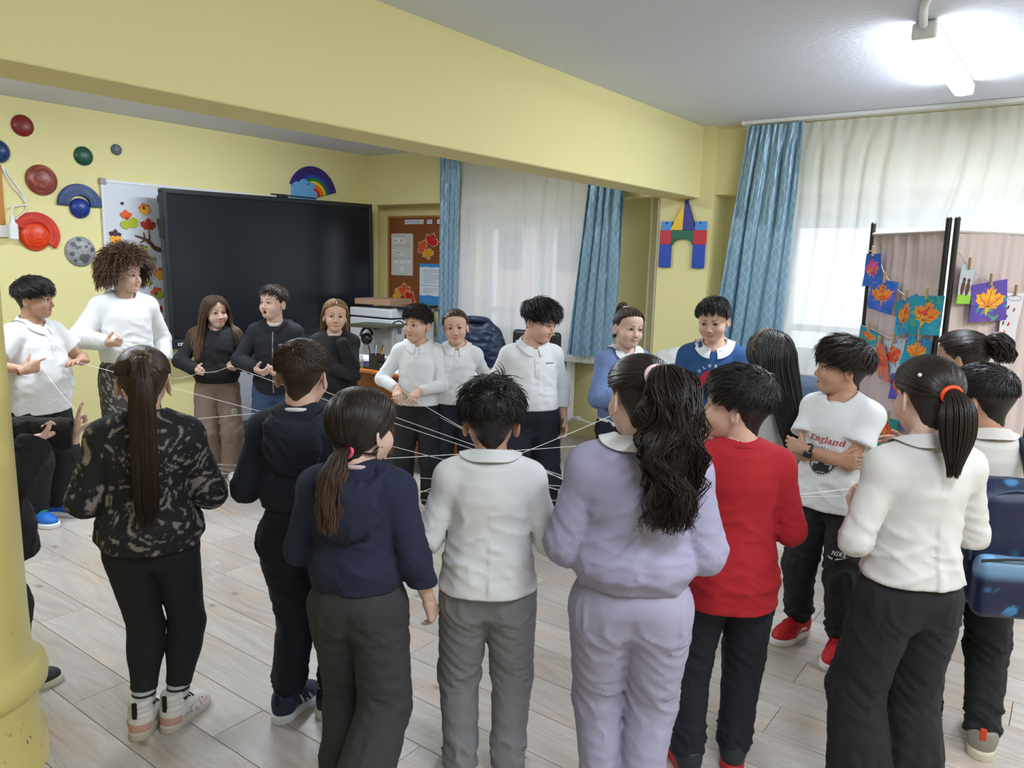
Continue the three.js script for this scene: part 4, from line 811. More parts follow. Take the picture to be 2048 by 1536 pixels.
person({ label: 'young woman with big curly brown hair in a white sweatshirt and patterned trousers', at: [2.6, -5.1], h: 1.6, yaw: -14, w: 1.0, skin: 'pale', facing: true, headYaw: 36, headPitch: 0, hs: 1.06, hairUp: 0.035, face: { mouth: 'neutral' }, gaze: [8, 0],
  armR: { to: [-0.12, 0.84, 0.15], pose: 'hold', dir: [0.4, 0.05, 0.9], palm: [0.5, 0.8, 0], hint: [-0.8, -0.4, -0.4] }, armL: { to: [0.185, 0.69, 0.05], pose: 'relax' },
  top: { name: 'sweatshirt', color: [0.74, 0.75, 0.75], hem: 0.721, neck: 'crew', ease: 0.026, blouse: 0.01, cuff: true, sleeveR: [0.058, 0.054, 0.046, 0.032], fold: 1.2 }, bottom: { kind: 'straight', color: '#ffffff', pattern: marble([0.05, 0.043, 0.038], [0.32, 0.28, 0.25], 9) }, shoe: { color: '#e8e8e8' }, hair: { style: 'curly', color: 'curl', len: 0.125, n: 2600, thick: 0.02 } });
person({ label: 'girl with long brown hair in a black hoodie and beige flared trousers', at: [3.114, -4.874], h: 1.322, yaw: -32, skin: 'pale', facing: true, headYaw: 20, headPitch: 2, headRoll: 4, face: { mouth: 'smile', eye: 0.004 }, gaze: [10, 0],
  armL: { to: [0.11, 0.82, 0.17], pose: 'fist', dir: [-0.3, 0.3, 0.9], palm: [-0.3, 0.9, -0.2], hint: [1, -0.3, -0.4] }, armR: { to: [-0.12, 0.8, 0.16], pose: 'fist', dir: [0.2, 0.05, 1], palm: [0.6, 0.7, -0.1], hint: [-1, -0.3, -0.4] },
  top: { ...HOODIE, color: BLACK, hem: 0.7, neck: 'hood', ease: 0.03 }, bottom: { color: [0.235, 0.165, 0.125], kind: 'wide', end: 1.0 }, shoe: { color: '#e6e8ea', laces: '#d8dade' }, hair: { style: 'long', color: 'fawn', len: 0.42, n: 1900, thick: 0.006, hang: [-1.5, 0.12], back: 0.5, tipTone: [1.7, 1.5, 1.35] },
  extra: (c) => { const m = cloth('#b5a796'); for (const [x, y, w, h] of [[0.105, 0.5, 0.05, 0.06], [-0.085, 0.2, 0.055, 0.07]]) { const g = decal(c.bottomSdf, V(x * c.s, y * c.s, 0.1), V(1, 0, 0), V(0, 1, 0), w, h, 12, 12), p = g.attributes.uv, i = []; const ok = (k) => Math.hypot((p.getX(k) - 0.5) * 2, (p.getY(k) - 0.5) * 2) < 0.98; for (let k = 0; k < g.index.count; k += 3) if ([0, 1, 2].every((q) => ok(g.index.array[k + q]))) i.push(...g.index.array.slice(k, k + 3)); g.setIndex(i); part(c.g, 'patch', g, m, 'cream patch on the trousers'); } } });
person({ label: 'boy with open mouth in a black zipped hoodie and blue jeans, hands together', at: [3.231, -4.36], h: 1.405, yaw: -46, skin: 'pale', facing: true, headYaw: -30, headPitch: -3, face: { mouth: 'open', eye: 0.0036 }, gaze: [-6, 8],
  armL: { to: [0.07, 0.79, 0.17], pose: 'cup', dir: [-0.9, 0.15, 0.3], palm: [-0.2, 0.2, -1], hint: [0.9, -0.2, -0.5] }, armR: { to: [-0.09, 0.8, 0.15], pose: 'cup', dir: [0.6, -0.2, 0.7], palm: [0.5, 0.6, -0.4], hint: [-0.9, -0.2, -0.5] },
  top: { ...HOODIE, color: [0.011, 0.0125, 0.019], hem: 0.634, blouse: 0.01, ease: 0.022, tee: '#e9e9e9' }, bottom: { color: [0.035, 0.062, 0.13], kind: 'straight' }, shoe: { color: '#2a2f3d', laces: '#e8e8e8' }, hair: { ...SHORT, color: 'brown', lenTop: 0.03, lenSide: 0.01, topT: 0.014, side: 0.003, rise: 0.3 },
  extra: (c) => { onTop(c, 'zip', mat([0.3, 0.3, 0.32], 0.35, { metalness: 0.8 }), 0, 0.82, 0.007, 0.42, 1, 2, 40); onTop(c, 'print', print(256, 64, (x) => { x.fillStyle = '#e8e8e8'; x.font = 'italic bold 46px serif'; x.fillText('Champion', 8, 46); }), 0.075, 0.95, 0.085, 0.021); } });
person({ label: 'fair-haired girl in black holding her sleeve over her mouth', at: [3.492, -4.068], h: 1.325, yaw: -41, skin: 'light', facing: true, headYaw: 4, headPitch: -2, headRoll: -3, face: { mouth: 'neutral', eye: 0.0056 }, w: 0.97,
  armL: { none: true, to: [0.05, 1.03, 0.15], free: 0, pose: 'fist', dir: [-0.25, 0.9, -0.1], palm: [-0.2, 0, -1], hint: [0.25, -0.9, 0.2] }, armR: { none: true, to: [0.13, 0.81, 0.16], pose: 'fist', dir: [1, 0, 0.1], palm: [0, 0, -1], hint: [-0.8, -0.4, 0] },
  top: { ...HOODIE, name: 'sweatshirt', color: BLACK, neck: 'crew', hem: 0.655, tee: '#d9d7d6', cuffAt: 1.45, sleeveR: [0.052, 0.048, 0.044, 0.042], cuff: false }, bottom: { color: [0.045, 0.045, 0.05], kind: 'wide' }, shoe: { color: '#ddd' }, hair: { style: 'long', color: 'blond', len: 0.32, n: 1300, thick: 0.006, back: 1.3, mess: 0.002, wave: 0.003 } });
person({ label: 'boy in a white long-sleeved polo and black trousers, hands held out low', at: [3.497, -3.293], h: 1.33, yaw: -55, w: 0.97, skin: 'light', facing: true, headYaw: -26, headPitch: 3, headRoll: -4, face: { mouth: 'neutral' }, gaze: [-10, -4],
  armL: { to: [0.03, 0.8, 0.16], pose: 'relax', dir: [-0.35, -0.35, 0.85], palm: [-0.1, -0.9, -0.3], hint: [0.8, -0.3, -0.5] }, armR: { to: [-0.11, 0.81, 0.15], pose: 'relax', dir: [0.2, -0.5, 0.85], palm: [0.2, -0.8, -0.4], hint: [-0.8, -0.3, -0.5] },
  top: { ...POLO, hem: 0.695 }, bottom: { color: BLACK, kind: 'straight' }, shoe: { color: '#dcdcdc', sole: '#f0f0f0' }, hair: { ...SHORT, lenTop: 0.045, fringe: 0.022, side: 0.0045, lenSide: 0.014, comb: -0.4 } });
person({ label: 'girl with smoothly parted hair in a white polo, looking into the camera', at: [3.66, -3.12], h: 1.31, yaw: -50, w: 0.95, skin: 'light', facing: true, headYaw: -2, headRoll: 6, headPitch: 0, face: { mouth: 'smile', eye: 0.0052 },
  armL: { to: [0.15, 0.7, -0.08] }, armR: { to: [-0.15, 0.7, -0.08] }, top: { ...POLO, hem: 0.715 }, bottom: { color: NAVY, kind: 'straight' }, shoe: { color: '#2b2f3d' }, hair: { style: 'pony', color: 'fawn', tie: [0, 0.0, -0.1], len: 0.12, thick: 0.0045, n: 900, rad: 0.02 } });
person({ label: 'sturdy boy in a tight white long-sleeved polo with head turned to the window side', at: [3.55, -2.471], h: 1.4, yaw: -38, w: 1.12, belly: 0.03, skin: 'light', facing: true, headYaw: 40, headPitch: 14, headRoll: -4, headW: 1.05, face: { mouth: 'neutral', jaw: 1.08, eye: 0.0042 }, gaze: [5, -10],
  armL: { to: [0.18, 0.67, 0.03], pose: 'relax' }, armR: { to: [-0.17, 0.67, -0.06], pose: 'relax' }, top: { ...POLO, ease: 0.01, hem: 0.735, fold: 1.25, flare: 0.004 }, bottom: { color: NAVY, kind: 'straight' }, shoe: { color: '#1d1f26' },
  hair: { ...SHORT, lenTop: 0.07, topT: 0.024, fringe: 0.03, sweep: 0.5, mess: 0.35, lump: 0.006, rise: 0.3 }, extra: (c) => onTop(c, 'embroidery', print(256, 64, (x) => { x.strokeStyle = '#3a3a40'; x.lineWidth = 9; x.beginPath(); for (let k = 0; k < 26; k++) x.lineTo(10 + k * 9, 34 + Math.sin(k * 1.9) * 12); x.stroke(); }), 0.075, 0.985, 0.06, 0.015) });
person({ label: 'girl with a high ponytail in a blue knitted cardigan over a white shirt', at: [3.855, -2.049], h: 1.372, yaw: -26, skin: 'pale', facing: true, headYaw: -6, headPitch: 2, headRoll: -4, face: { mouth: 'smile' }, gaze: [6, -4],
  armR: { to: [-0.06, 0.84, 0.17], pose: 'cup', dir: [0.85, 0.05, 0.4], palm: [0.2, 0.4, -0.9], hint: [-1, -0.4, -0.6] }, armL: { to: [0.1, 0.84, 0.17], pose: 'cup', dir: [-0.8, 0.05, 0.5], palm: [-0.2, 0.3, -0.9], hint: [1, -0.3, -0.2] },
  top: { name: 'cardigan', color: [0.15, 0.22, 0.42], hem: 0.7, neck: 'low', collar: WHITE, collarSpread: 1.3, ease: 0.024, blouse: 0.012, cuff: true, sleeveR: [0.054, 0.056, 0.052, 0.032] }, bottom: { color: NAVY, kind: 'straight' }, shoe: { color: '#2a2d38', laces: '#e05a94' }, hair: { style: 'pony', color: 'brown', tie: [0.01, 0.095, -0.07], len: 0.3, rad: 0.022, thick: 0.006, n: 950, band: '#e9dcd6', bandR: 0.009, scrunch: true, wisps: 26, drift: [-0.5, 0, 0] },
  extra: (c) => { const t = [0.635, 0.72], sd = (x, y, z) => Math.max(c.torso(x, y, z, 0.022, 0.55 * c.s, 1 * c.s), t[0] * c.s - y, y - t[1] * c.s); part(c.g, 'shirt', nets(sd, [-0.25, 0.7, -0.22], [0.25, 1.05, 0.22], 0.009), cloth(WHITE)); } });
person({ label: 'smiling boy in a blue sweatshirt with a red mountain print, hands clasped', at: [3.93, -1.56], h: 1.452, yaw: -69, skin: 'light', facing: true, headYaw: -12, headPitch: 13, headRoll: 2, headW: 1.03, face: { mouth: 'smile', eye: 0.0034, jaw: 1.04 }, gaze: [0, -8],
  armL: { to: [0.055, 0.7, 0.15], pose: 'cup', dir: [-0.75, -0.45, 0.45], palm: [-0.2, -0.4, -0.9], hint: [0.9, -0.1, -0.5] }, armR: { to: [-0.085, 0.72, 0.14], pose: 'cup', dir: [0.6, -0.6, 0.4], palm: [0.3, -0.3, -0.9], hint: [-0.9, -0.1, -0.5] },
  top: { name: 'sweatshirt', color: [0.022, 0.085, 0.235], hem: 0.676, neck: 'low', collar: WHITE, collarSpread: 0.9, ease: 0.024, blouse: 0.008, cuff: true, sleeveR: [0.054, 0.05, 0.044, 0.032] }, bottom: { color: NAVY, kind: 'straight' }, shoe: { color: '#22293a' }, hair: { ...SHORT, lenTop: 0.03, lenSide: 0.014, topT: 0.013, side: 0.006, rise: 0.32, mess: 0.3 },
  extra: (c) => onTop(c, 'print', print(512, 448, (x) => {
    x.translate(256, 250); x.fillStyle = '#15305c'; x.beginPath(); x.moveTo(-190, 200); x.lineTo(0, -60); x.lineTo(190, 200); x.fill();
    x.fillStyle = '#c41f43'; x.beginPath(); x.arc(0, 10, 135, Math.PI * 0.93, Math.PI * 2.07); x.lineTo(95, 90); x.lineTo(20, -55); x.lineTo(-4, -78); x.lineTo(-30, -50); x.lineTo(-125, 95); x.fill();
    x.fillStyle = '#eef0f4'; x.beginPath(); x.moveTo(-4, -72); x.lineTo(36, 18); x.lineTo(14, 6); x.lineTo(4, 34); x.lineTo(-10, 14); x.lineTo(-34, 20); x.fill();
    x.font = 'bold 44px sans-serif'; x.textAlign = 'center'; [...'COLORADO'].forEach((l, i) => { x.save(); x.rotate(((i - 3.5) * 21 * Math.PI) / 180); x.fillText(l, 0, -158); x.restore(); }); x.font = 'bold 36px serif'; x.fillText('19', -206, 85); x.fillText('76', 206, 85);
  }), 0, 0.925, 0.225, 0.197) });
// right side
person({ label: 'girl with long straight black hair and a leopard headband, seen from behind', at: [3.6, -1.15], h: 1.315, yaw: 162, skin: 'light', headYaw: -8, headPitch: 3, ...{ armL: FRONT()[0], armR: FRONT()[1] }, feet: [[0.07, 0.12, 10], [-0.1, 0.02, -40]],
  top: { name: 'sweater', color: [0.68, 0.67, 0.66], hem: 0.68, neck: 'crew', ease: 0.018, cuff: true }, bottom: { color: NAVY, kind: 'straight' }, shoe: { color: '#232a40', laces: '#e0589a', sole: '#eceef2' }, hair: { style: 'long', color: 'black', len: 0.52, n: 2600, thick: 0.014, back: 0.9, hang: [1.2, -0.35], mess: 0.0008, steps: 15 },
  extra: (c) => { const pts = []; for (let k = 0; k <= 20; k++) { const a = lerp(-1.75, 1.75, k / 20), p = V(Math.sin(a) * 0.1, 0.02 + Math.cos(a) * 0.1, 0.02 - Math.abs(a) * 0.012), d = scalp(p.x, p.y, p.z); p.addScaledVector(grad(scalp, p), 0.017 - d); pts.push(p.applyMatrix4(c.head)); } const g = tube(pts, 0.013, 60, 10); part(c.g, 'headband', g, mat('#ffffff', 0.8, { map: leopard })); } });
person({ label: 'boy with folded arms in a white printed T-shirt, black joggers and red trainers', at: [3.329, -0.762], h: 1.322, yaw: -103, skin: 'tan', facing: true, bare: true, headYaw: -52, headPitch: -3, face: { mouth: 'neutral' }, gaze: [-4, 4], feet: [[0.105, 0.03, 14], [-0.1, 0, -4]],
  armL: { to: [-0.06, 0.875, 0.165], pose: 'relax', dir: [-0.95, 0.05, -0.15], palm: [0, -0.2, -1], hint: [0.7, -0.7, -0.1] }, armR: { to: [0.07, 0.85, 0.13], pose: 'relax', dir: [0.95, 0.05, -0.1], palm: [0, -0.2, -1], hint: [-0.8, -0.6, 0.1] },
  top: { name: 't_shirt', color: [0.74, 0.75, 0.76], sleeve: 'short', hem: 0.62, neck: 'crew', ease: 0.026, flare: 0.02, sleeveR: [0.056, 0.06, 0.05, 0.04], flareSleeve: 0.014, fold: 1.2 }, bottom: { color: BLACK, kind: 'jogger', fold: 1.7 }, shoe: { color: '#c2131c', sole: '#e9e9ea', strap: '#b30f18', swoosh: '#e8e8ea', size: 1.14 }, hair: { ...SHORT, color: 'dark', lenTop: 0.075, lenSide: 0.035, topT: 0.026, side: 0.013, fringe: 0.05, sweep: -0.5, lump: 0.005, mess: 0.3 },
  extra: (c) => {
    onTop(c, 'print', print(384, 448, (x) => { x.fillStyle = '#b8323c'; x.font = 'italic bold 84px serif'; x.save(); x.translate(30, 110); x.rotate(0.06); x.fillText('England', 0, 0); x.restore(); x.strokeStyle = '#23252b'; x.lineWidth = 12; x.beginPath(); x.arc(190, 300, 118, 0, 7); x.stroke(); x.lineWidth = 6; for (let k = 0; k < 30; k++) { const a = k * 0.2094; x.beginPath(); x.moveTo(190 + Math.cos(a) * 126, 300 + Math.sin(a) * 126); x.lineTo(190 + Math.cos(a) * 143, 300 + Math.sin(a) * 143); x.stroke(); } for (let k = 0; k < 8; k++) { const a = k * 0.785; x.beginPath(); x.moveTo(190, 300); x.lineTo(190 + Math.cos(a) * 118, 300 + Math.sin(a) * 118); x.stroke(); } x.fillStyle = '#23252b'; x.fillRect(165, 210, 50, 190); x.fillRect(110, 330, 160, 70); x.beginPath(); x.moveTo(165, 210); x.lineTo(190, 165); x.lineTo(215, 210); x.fill(); }), 0.0, 0.86, 0.16, 0.187);
    const u = c.arms[0].w.clone().sub(c.arms[0].e).normalize(), p = c.arms[0].w.clone().addScaledVector(u, -0.022), q = new THREE.Quaternion().setFromUnitVectors(V(0, 1, 0), u), m = mat('#121316', 0.4), put = (g) => g.applyQuaternion(q).translate(p.x, p.y, p.z);
    const w = part(c.g, 'watch', put(new THREE.TorusGeometry(0.0235, 0.006, 8, 32).rotateX(Math.PI / 2).scale(1, 2.1, 1)), m); part(w, 'dial', put(rbox(0.03, 0.034, 0.011, 0.004, 0, 0, 0.029)), mat('#1a1c22', 0.15));
    part(c.g, 'emblem', decal(c.bottomSdf, V(0.1 * c.s, 0.455 * c.s, 0.1), V(0.985, 0, -0.17), V(0, 1, 0), 0.085, 0.05, 16, 10), print(256, 150, (x) => { x.fillStyle = '#e9eaec'; x.font = 'italic bold 74px sans-serif'; x.fillText('NIKE', 40, 72); x.beginPath(); x.moveTo(8, 84); x.quadraticCurveTo(-2, 140, 60, 134); x.quadraticCurveTo(120, 124, 250, 64); x.quadraticCurveTo(110, 112, 62, 112); x.quadraticCurveTo(20, 112, 8, 84); x.fill(); }), 'white sports emblem on the thigh');
  } });
person({ label: 'girl with a full dark bun in a white shirt in front of the folding screen', at: [3.587, -0.365], h: 1.38, yaw: -180, skin: 'tan', headYaw: -14, headPitch: 5, armL: { to: [0.12, 0.84, 0.14], pose: 'relax', dir: [-0.2, -0.35, 0.9], palm: [-0.6, -0.5, 0], hint: [0.6, -0.8, -0.2] }, armR: { to: [-0.12, 0.82, 0.2], pose: 'relax', hint: [-0.6, -0.8, -0.2] },
  top: { name: 'shirt', color: WHITE, hem: 0.68, neck: 'crew', ease: 0.02, cuff: true }, bottom: { color: NAVY, kind: 'straight' }, shoe: { color: '#30343e' }, hair: { style: 'pony', color: 'dark', tie: [0, 0.065, -0.1], len: 0.13, rad: 0.05, thick: 0.009, n: 1200, tail: 420, out: 0.6, aim: [0, 0.2, -0.2], drop: 0.55, wave: 0.012, wisps: 40, prof: (t) => lerp(0.5, 1, sstep(0, 0.3, t)) * lerp(1, 0.8, sstep(0.7, 1, t)) } });
person({ label: 'boy carrying a dark blue backpack over a cream polo, at the right edge', at: [2.89, -0.214], h: 1.32, yaw: 120, near: true, skin: 'tan', headYaw: 38, headPitch: 6, face: { mouth: 'neutral' }, armL: FRONT()[0], armR: FRONT()[1], feet: [[0.08, 0.02, 0], [-0.09, -0.04, -25]],
  top: { ...POLO, color: [0.62, 0.585, 0.53], hem: 0.588, flare: 0.02 }, bottom: { color: BLACK, kind: 'straight', fold: 1.4 }, shoe: { color: '#8c857a', sole: '#cfc4ac', tab: '#d2451f', laces: '#30343a', size: 1.2 }, hair: { ...SHORT, lenTop: 0.03, lenSide: 0.013, topT: 0.013, side: 0.0065 } });
person({ label: 'girl with an orange hair tie in a cream polo and wide black trousers, hands cupped', at: [2.365, -0.315], h: 1.385, yaw: 133, near: true, w: 0.95, skin: 'pale', headYaw: -4, headPitch: 4, twist: 0, armL: { to: [0.085, 0.83, 0.13], pose: 'cup', dir: [-0.25, 0.5, 0.85], palm: [-0.5, 0.6, -0.3], hint: [0.5, -0.8, -0.4] }, armR: { to: [-0.06, 0.85, 0.14], pose: 'cup', dir: [0.2, 0.35, 0.9], palm: [0.5, 0.7, -0.3], hint: [-0.6, -0.7, -0.4] },
  top: { ...POLO, color: [0.64, 0.615, 0.58], hem: 0.712, ease: 0.016, flare: 0.012, fold: 1.15, noPlacket: true }, bottom: { color: BLACK, kind: 'wide' }, shoe: { color: '#dddddd' }, hair: { style: 'pony', color: 'dark', tie: [0.0, 0.018, -0.105], len: 0.24, rad: 0.047, thick: 0.006, n: 1500, tail: 900, band: '#ee4a12', bandR: 0.0062, drop: 0.55, prof: (t) => lerp(0.42, 1, sstep(0, 0.3, t)) * lerp(1, 0.35, sstep(0.45, 1, t)), wisps: 22 },
  extra: (c) => { for (const [x, y, z] of [[-0.062, 0.075, 0.02], [0.055, 0.062, -0.062]]) { const p = V(x, y, z); p.addScaledVector(grad(scalp, p), 0.01 - scalp(x, y, z)); bead(c, 'hair_clip', p.x, p.y, p.z, 0.0055, pearl); } } });
// near row, from the left
person({ label: 'girl with a very long ponytail in a black and grey marbled hoodie', at: [1.258, -2.374], h: 1.316, yaw: 146, near: true, skin: 'light', headYaw: 4, headPitch: 2, feet: [[0.05, -0.01, -22], [-0.05, 0, -34]], armL: FRONT(0.86, 0.15, 0.12)[0], armR: FRONT(0.86, 0.15, 0.12)[1],
  top: { ...HOODIE, color: '#ffffff', pattern: marble([0.009, 0.0095, 0.0115], [0.235, 0.2, 0.17], 11), cell: 0.0052, hem: 0.655, neck: 'low', ease: 0.032, blouse: 0.02, sleeveR: [0.056, 0.056, 0.052, 0.036], tee: '#cfcac4' }, bottom: { color: [0.0075, 0.0085, 0.012], kind: 'slim', end: 0.74 }, shoe: { color: '#d7d3cb', high: true, sole: '#bdb2a4', laces: '#111', tab: '#111', panel: '#c99a8e', size: 1.04, print: canvas(256, 96, (x) => { x.fillStyle = '#dcdad6'; x.fillRect(0, 0, 256, 96); const C = ['#d98a86', '#5f8f97', '#8c3b46', '#2b2b33', '#e0aaa0']; for (let i = 0; i < 60; i++) { x.fillStyle = C[i % 5]; x.globalAlpha = 0.8; x.beginPath(); x.ellipse(rr(0, 256), rr(0, 96), rr(3, 14), rr(2, 6), rr(0, 3), 0, 7); x.fill(); } }) },
  hair: { style: 'pony', color: 'brown', tie: [0, 0.075, -0.085], len: 0.56, rad: 0.038, thick: 0.0055, n: 1500, tail: 800, drop: 0.5, out: 0.35, aim: [0, 0, -0.25], tipTone: [0.55, 0.5, 0.5], band: '#6b5a45', bandR: 0.008, scrunch: true, prof: (t) => lerp(0.5, 1, sstep(0, 0.35, t)) * lerp(1, 0.8, sstep(0.8, 1, t)) },
  extra: (c) => { for (const l of c.legs) { const sk = seg(l.knee, l.ank), sock = (x, y, z) => Math.max(sk(x, y, z) - 0.0375 * c.s - 0.0008 * Math.sin(Math.atan2(SX, SZ) * 44), 0.085 - y, y - 0.17); part(c.g, 'sock', nets(sock, [l.ank.x - 0.08, 0.07, l.ank.z - 0.08], [l.ank.x + 0.08, 0.185, l.ank.z + 0.08], 0.0028, (x, y) => ((y - 0.01) % 0.032 < 0.02 ? [0.5, 0.5, 0.5] : [0.012, 0.012, 0.014])), cloth('#ffffff', { vertexColors: true })); } for (const q of [1, -1]) bead(c, 'earring', 0.078 * q, -0.044, -0.01, 0.0035, gold); } });
person({ label: 'boy with short brown hair in a navy hoodie and navy joggers', at: [1.612, -2.045], h: 1.335, yaw: 128, near: true, skin: 'light', headYaw: -6, headPitch: 4, headW: 1.06, feet: [[0.065, 0.0, -22], [-0.085, 0.03, -36]], armL: FRONT(0.84, 0.15, 0.12)[0], armR: FRONT(0.84, 0.15, 0.12)[1],
  top: { ...HOODIE, color: INK, hem: 0.765, ease: 0.028, tee: '#e4e2e0' }, bottom: { color: INK, kind: 'jogger', fold: 1.2 }, shoe: { color: '#1f2844', sole: '#dfe2e8', stripes: '#cdd3df', strap: '#1a2340', tab: '#141a2e', size: 1.12 }, hair: { ...SHORT, color: 'brown', lenTop: 0.026, lenSide: 0.012, topT: 0.012, side: 0.0045, rise: 0.1, n: 3400 } });
person({ label: 'girl with a pink hair tie in a navy hoodie and dark grey trousers, stepping', at: [1.425, -1.568], h: 1.255, yaw: 116, near: true, skin: 'pale', headYaw: -20, headPitch: 6, headRoll: -6, twist: 6, feet: [[0.06, 0.06, 4], [-0.07, -0.21, -8, 0.07, 52]], armR: { to: [-0.2, 0.66, 0.06], pose: 'relax', hint: [-0.3, 0, -1] }, armL: FRONT(0.85, 0.15, 0.1)[0],
  top: { ...HOODIE, color: [0.0125, 0.0165, 0.042], hem: 0.725, ease: 0.024, tee: '#c9b3b4', cuffAt: 1.16, sleeveR: [0.056, 0.05, 0.042, 0.036] }, bottom: { color: [0.036, 0.035, 0.036], kind: 'wide', end: 1.03 }, shoe: { color: '#dcd9d3', sole: '#e7e3da' }, hair: { style: 'pony', color: 'dark', tie: [-0.012, -0.052, -0.078], len: 0.25, rad: 0.037, thick: 0.009, n: 1700, tail: 560, puff: 0.002, band: '#f0507e', bandR: 0.0052, drop: 0.5, out: 0.5, tipTone: [5.2, 4.2, 3.4], wave: 0.006, wisps: 40, prof: (t) => lerp(0.4, 1, sstep(0, 0.4, t)) * lerp(1, 0.7, sstep(0.7, 1, t)) }, extra: (c) => bead(c, 'earring', -0.078, -0.044, -0.008, 0.003, gold) });
person({ label: 'boy with tousled black hair in a white polo and grey trousers, seen from behind', at: [1.72, -1.333], h: 1.27, yaw: 128, near: true, skin: 'tan', headYaw: 2, headPitch: 5, face: { mouth: 'neutral', ear: 1.15 }, armL: FRONT(0.84, 0.15, 0.13)[0], armR: FRONT(0.84, 0.15, 0.13)[1],
  top: { ...POLO, color: [0.7, 0.7, 0.695], hem: 0.676, ease: 0.018, flare: 0.014, noPlacket: true, fold: 1.1 }, bottom: { color: [0.21, 0.21, 0.22], kind: 'straight', fold: 1.1 }, shoe: { color: '#3b3b40' }, hair: { ...SHORT, lenTop: 0.06, lenSide: 0.024, topT: 0.02, side: 0.008, rise: 0.12, mess: 0.3, swirl: 0.9, lump: 0.006, n: 3600 } });
person({ label: 'girl with a thick wavy ponytail in a lilac sweatshirt and lilac trousers', at: [1.806, -0.903], h: 1.378, yaw: 120, near: true, w: 1.08, skin: 'pale', headYaw: 22, headPitch: 4, headRoll: 3, feet: [[0.05, 0.03, 10], [-0.045, 0, -10]], armL: FRONT(0.84, 0.15, 0.1)[0], armR: FRONT(0.84, 0.15, 0.1)[1],
  top: { name: 'sweatshirt', color: [0.345, 0.32, 0.45], hem: 0.724, neck: 'low', ease: 0.034, blouse: 0.03, cuff: true, sleeveR: [0.058, 0.058, 0.055, 0.036], fold: 1.2, collar: [0.72, 0.71, 0.7], collarSpread: 0.6 }, bottom: { color: [0.375, 0.35, 0.475], kind: 'straight', fold: 1.05 }, shoe: { color: '#dedce2' },
  hair: { style: 'pony', color: 'dark', tie: [0, 0.06, -0.095], len: 0.43, rad: 0.062, thick: 0.008, n: 1700, tail: 2600, strand: 0.0016, out: 0.7, drop: 0.36, wave: 0.036, band: '#e3c4bd', bandR: 0.008, wisps: 60, tipTone: [0.85, 0.85, 0.85], prof: (t) => lerp(0.42, 1, sstep(0, 0.18, t)) * lerp(1, 0.75, sstep(0.6, 1, t)) }, extra: (c) => bead(c, 'earring', 0.078, -0.044, -0.008, 0.0035, gold) });
person({ label: 'boy in a red sweatshirt and black trousers, face turned in profile', at: [2.25, -0.795], h: 1.31, yaw: 126, near: true, skin: 'light', headYaw: 58, headPitch: -3, face: { mouth: 'neutral' }, feet: [[0.1, -0.02, 6], [-0.06, 0.02, -20]], armL: FRONT(0.84, 0.15, 0.1)[0], armR: FRONT(0.84, 0.15, 0.1)[1],
  top: { name: 'sweatshirt', color: [0.36, 0.006, 0.012], hem: 0.573, neck: 'crew', ease: 0.022, flare: 0.008, cuff: true, sleeveR: [0.054, 0.05, 0.045, 0.034] }, bottom: { color: [0.007, 0.0085, 0.014], kind: 'straight' }, shoe: { color: '#20272e', sole: '#b01a1e', laces: '#14171b', size: 1.1 }, hair: { ...SHORT, lenTop: 0.05, lenSide: 0.024, topT: 0.018, side: 0.0085, rise: 0.12, mess: 0.24, swirl: 0.6, lump: 0.003, n: 3200, fringe: 0.025 } });
person({ label: 'child in a long black robe behind the column, holding up two fingers', at: [0.985, -3.04], h: 1.25, yaw: 80, near: true, skin: 'pale', headYaw: 0, feet: [[0.07, 0.0, 0], [-0.07, 0.06, 4]], armL: { to: [-0.03, 0.97, 0.38], pose: 'victory', dir: [-0.1, 0.95, 0.15], palm: [-0.3, 0, 0.9], hint: [0.4, -0.9, 0] }, armR: { ...FRONT()[1], to: [-0.06, 0.98, 0.2] },
  top: { name: 'robe', color: [0.0075, 0.0075, 0.008], hem: 0.56, neck: 'crew', ease: 0.04, flare: 0.07, cuff: false, sleeveR: [0.065, 0.065, 0.065, 0.06], fold: 1.5 }, bottom: { color: [0.012, 0.0125, 0.014], kind: 'straight' }, shoe: { color: '#14161a', sole: '#b9b29c', laces: '#b09a3c', size: 1.14 }, hair: { ...SHORT } });
// ---------------------------------------------------------------- fittings and things
const paint = (c, r = 0.35) => mat(c, r);
const swirl = (c0, c1, f = 9) => { const t = dataTex(256, 256, (u, v) => { const x = u - 0.5, y = v - 0.5, r = Math.hypot(x, y), a = Math.atan2(y, x), k = 0.5 + 0.5 * n3(r * f * 2.2, Math.cos(a) * 0.7 + r * 3, Math.sin(a) * 0.7), q = k * k; return c0.map((p, i) => lerp(p, c1[i], q)); }); return new THREE.MeshStandardMaterial({ map: t, roughness: 0.38 }); };
const flatUv = (g, r) => { const p = g.attributes.position, uv = new Float32Array(p.count * 2); for (let i = 0; i < p.count; i++) { uv[2 * i] = p.getX(i) / (2 * r) + 0.5; uv[2 * i + 1] = p.getY(i) / (2 * r) + 0.5; } g.setAttribute('uv', new THREE.BufferAttribute(uv, 2)); return g; };
const lens = (r, d) => flatUv(new THREE.LatheGeometry([[0, d], [r * 0.35, d * 0.96], [r * 0.7, d * 0.75], [r * 0.92, d * 0.4], [r, d * 0.12], [r * 0.99, 0], [0, 0]].map((p) => new THREE.Vector2(...p)), 48).rotateX(Math.PI / 2), r);
const arcShape = (r0, r1, a0, a1) => { const s = new THREE.Shape(); s.absarc(0, 0, r1, a0, a1, false); s.absarc(0, 0, r0, a1, a0, true); s.closePath(); return s; };
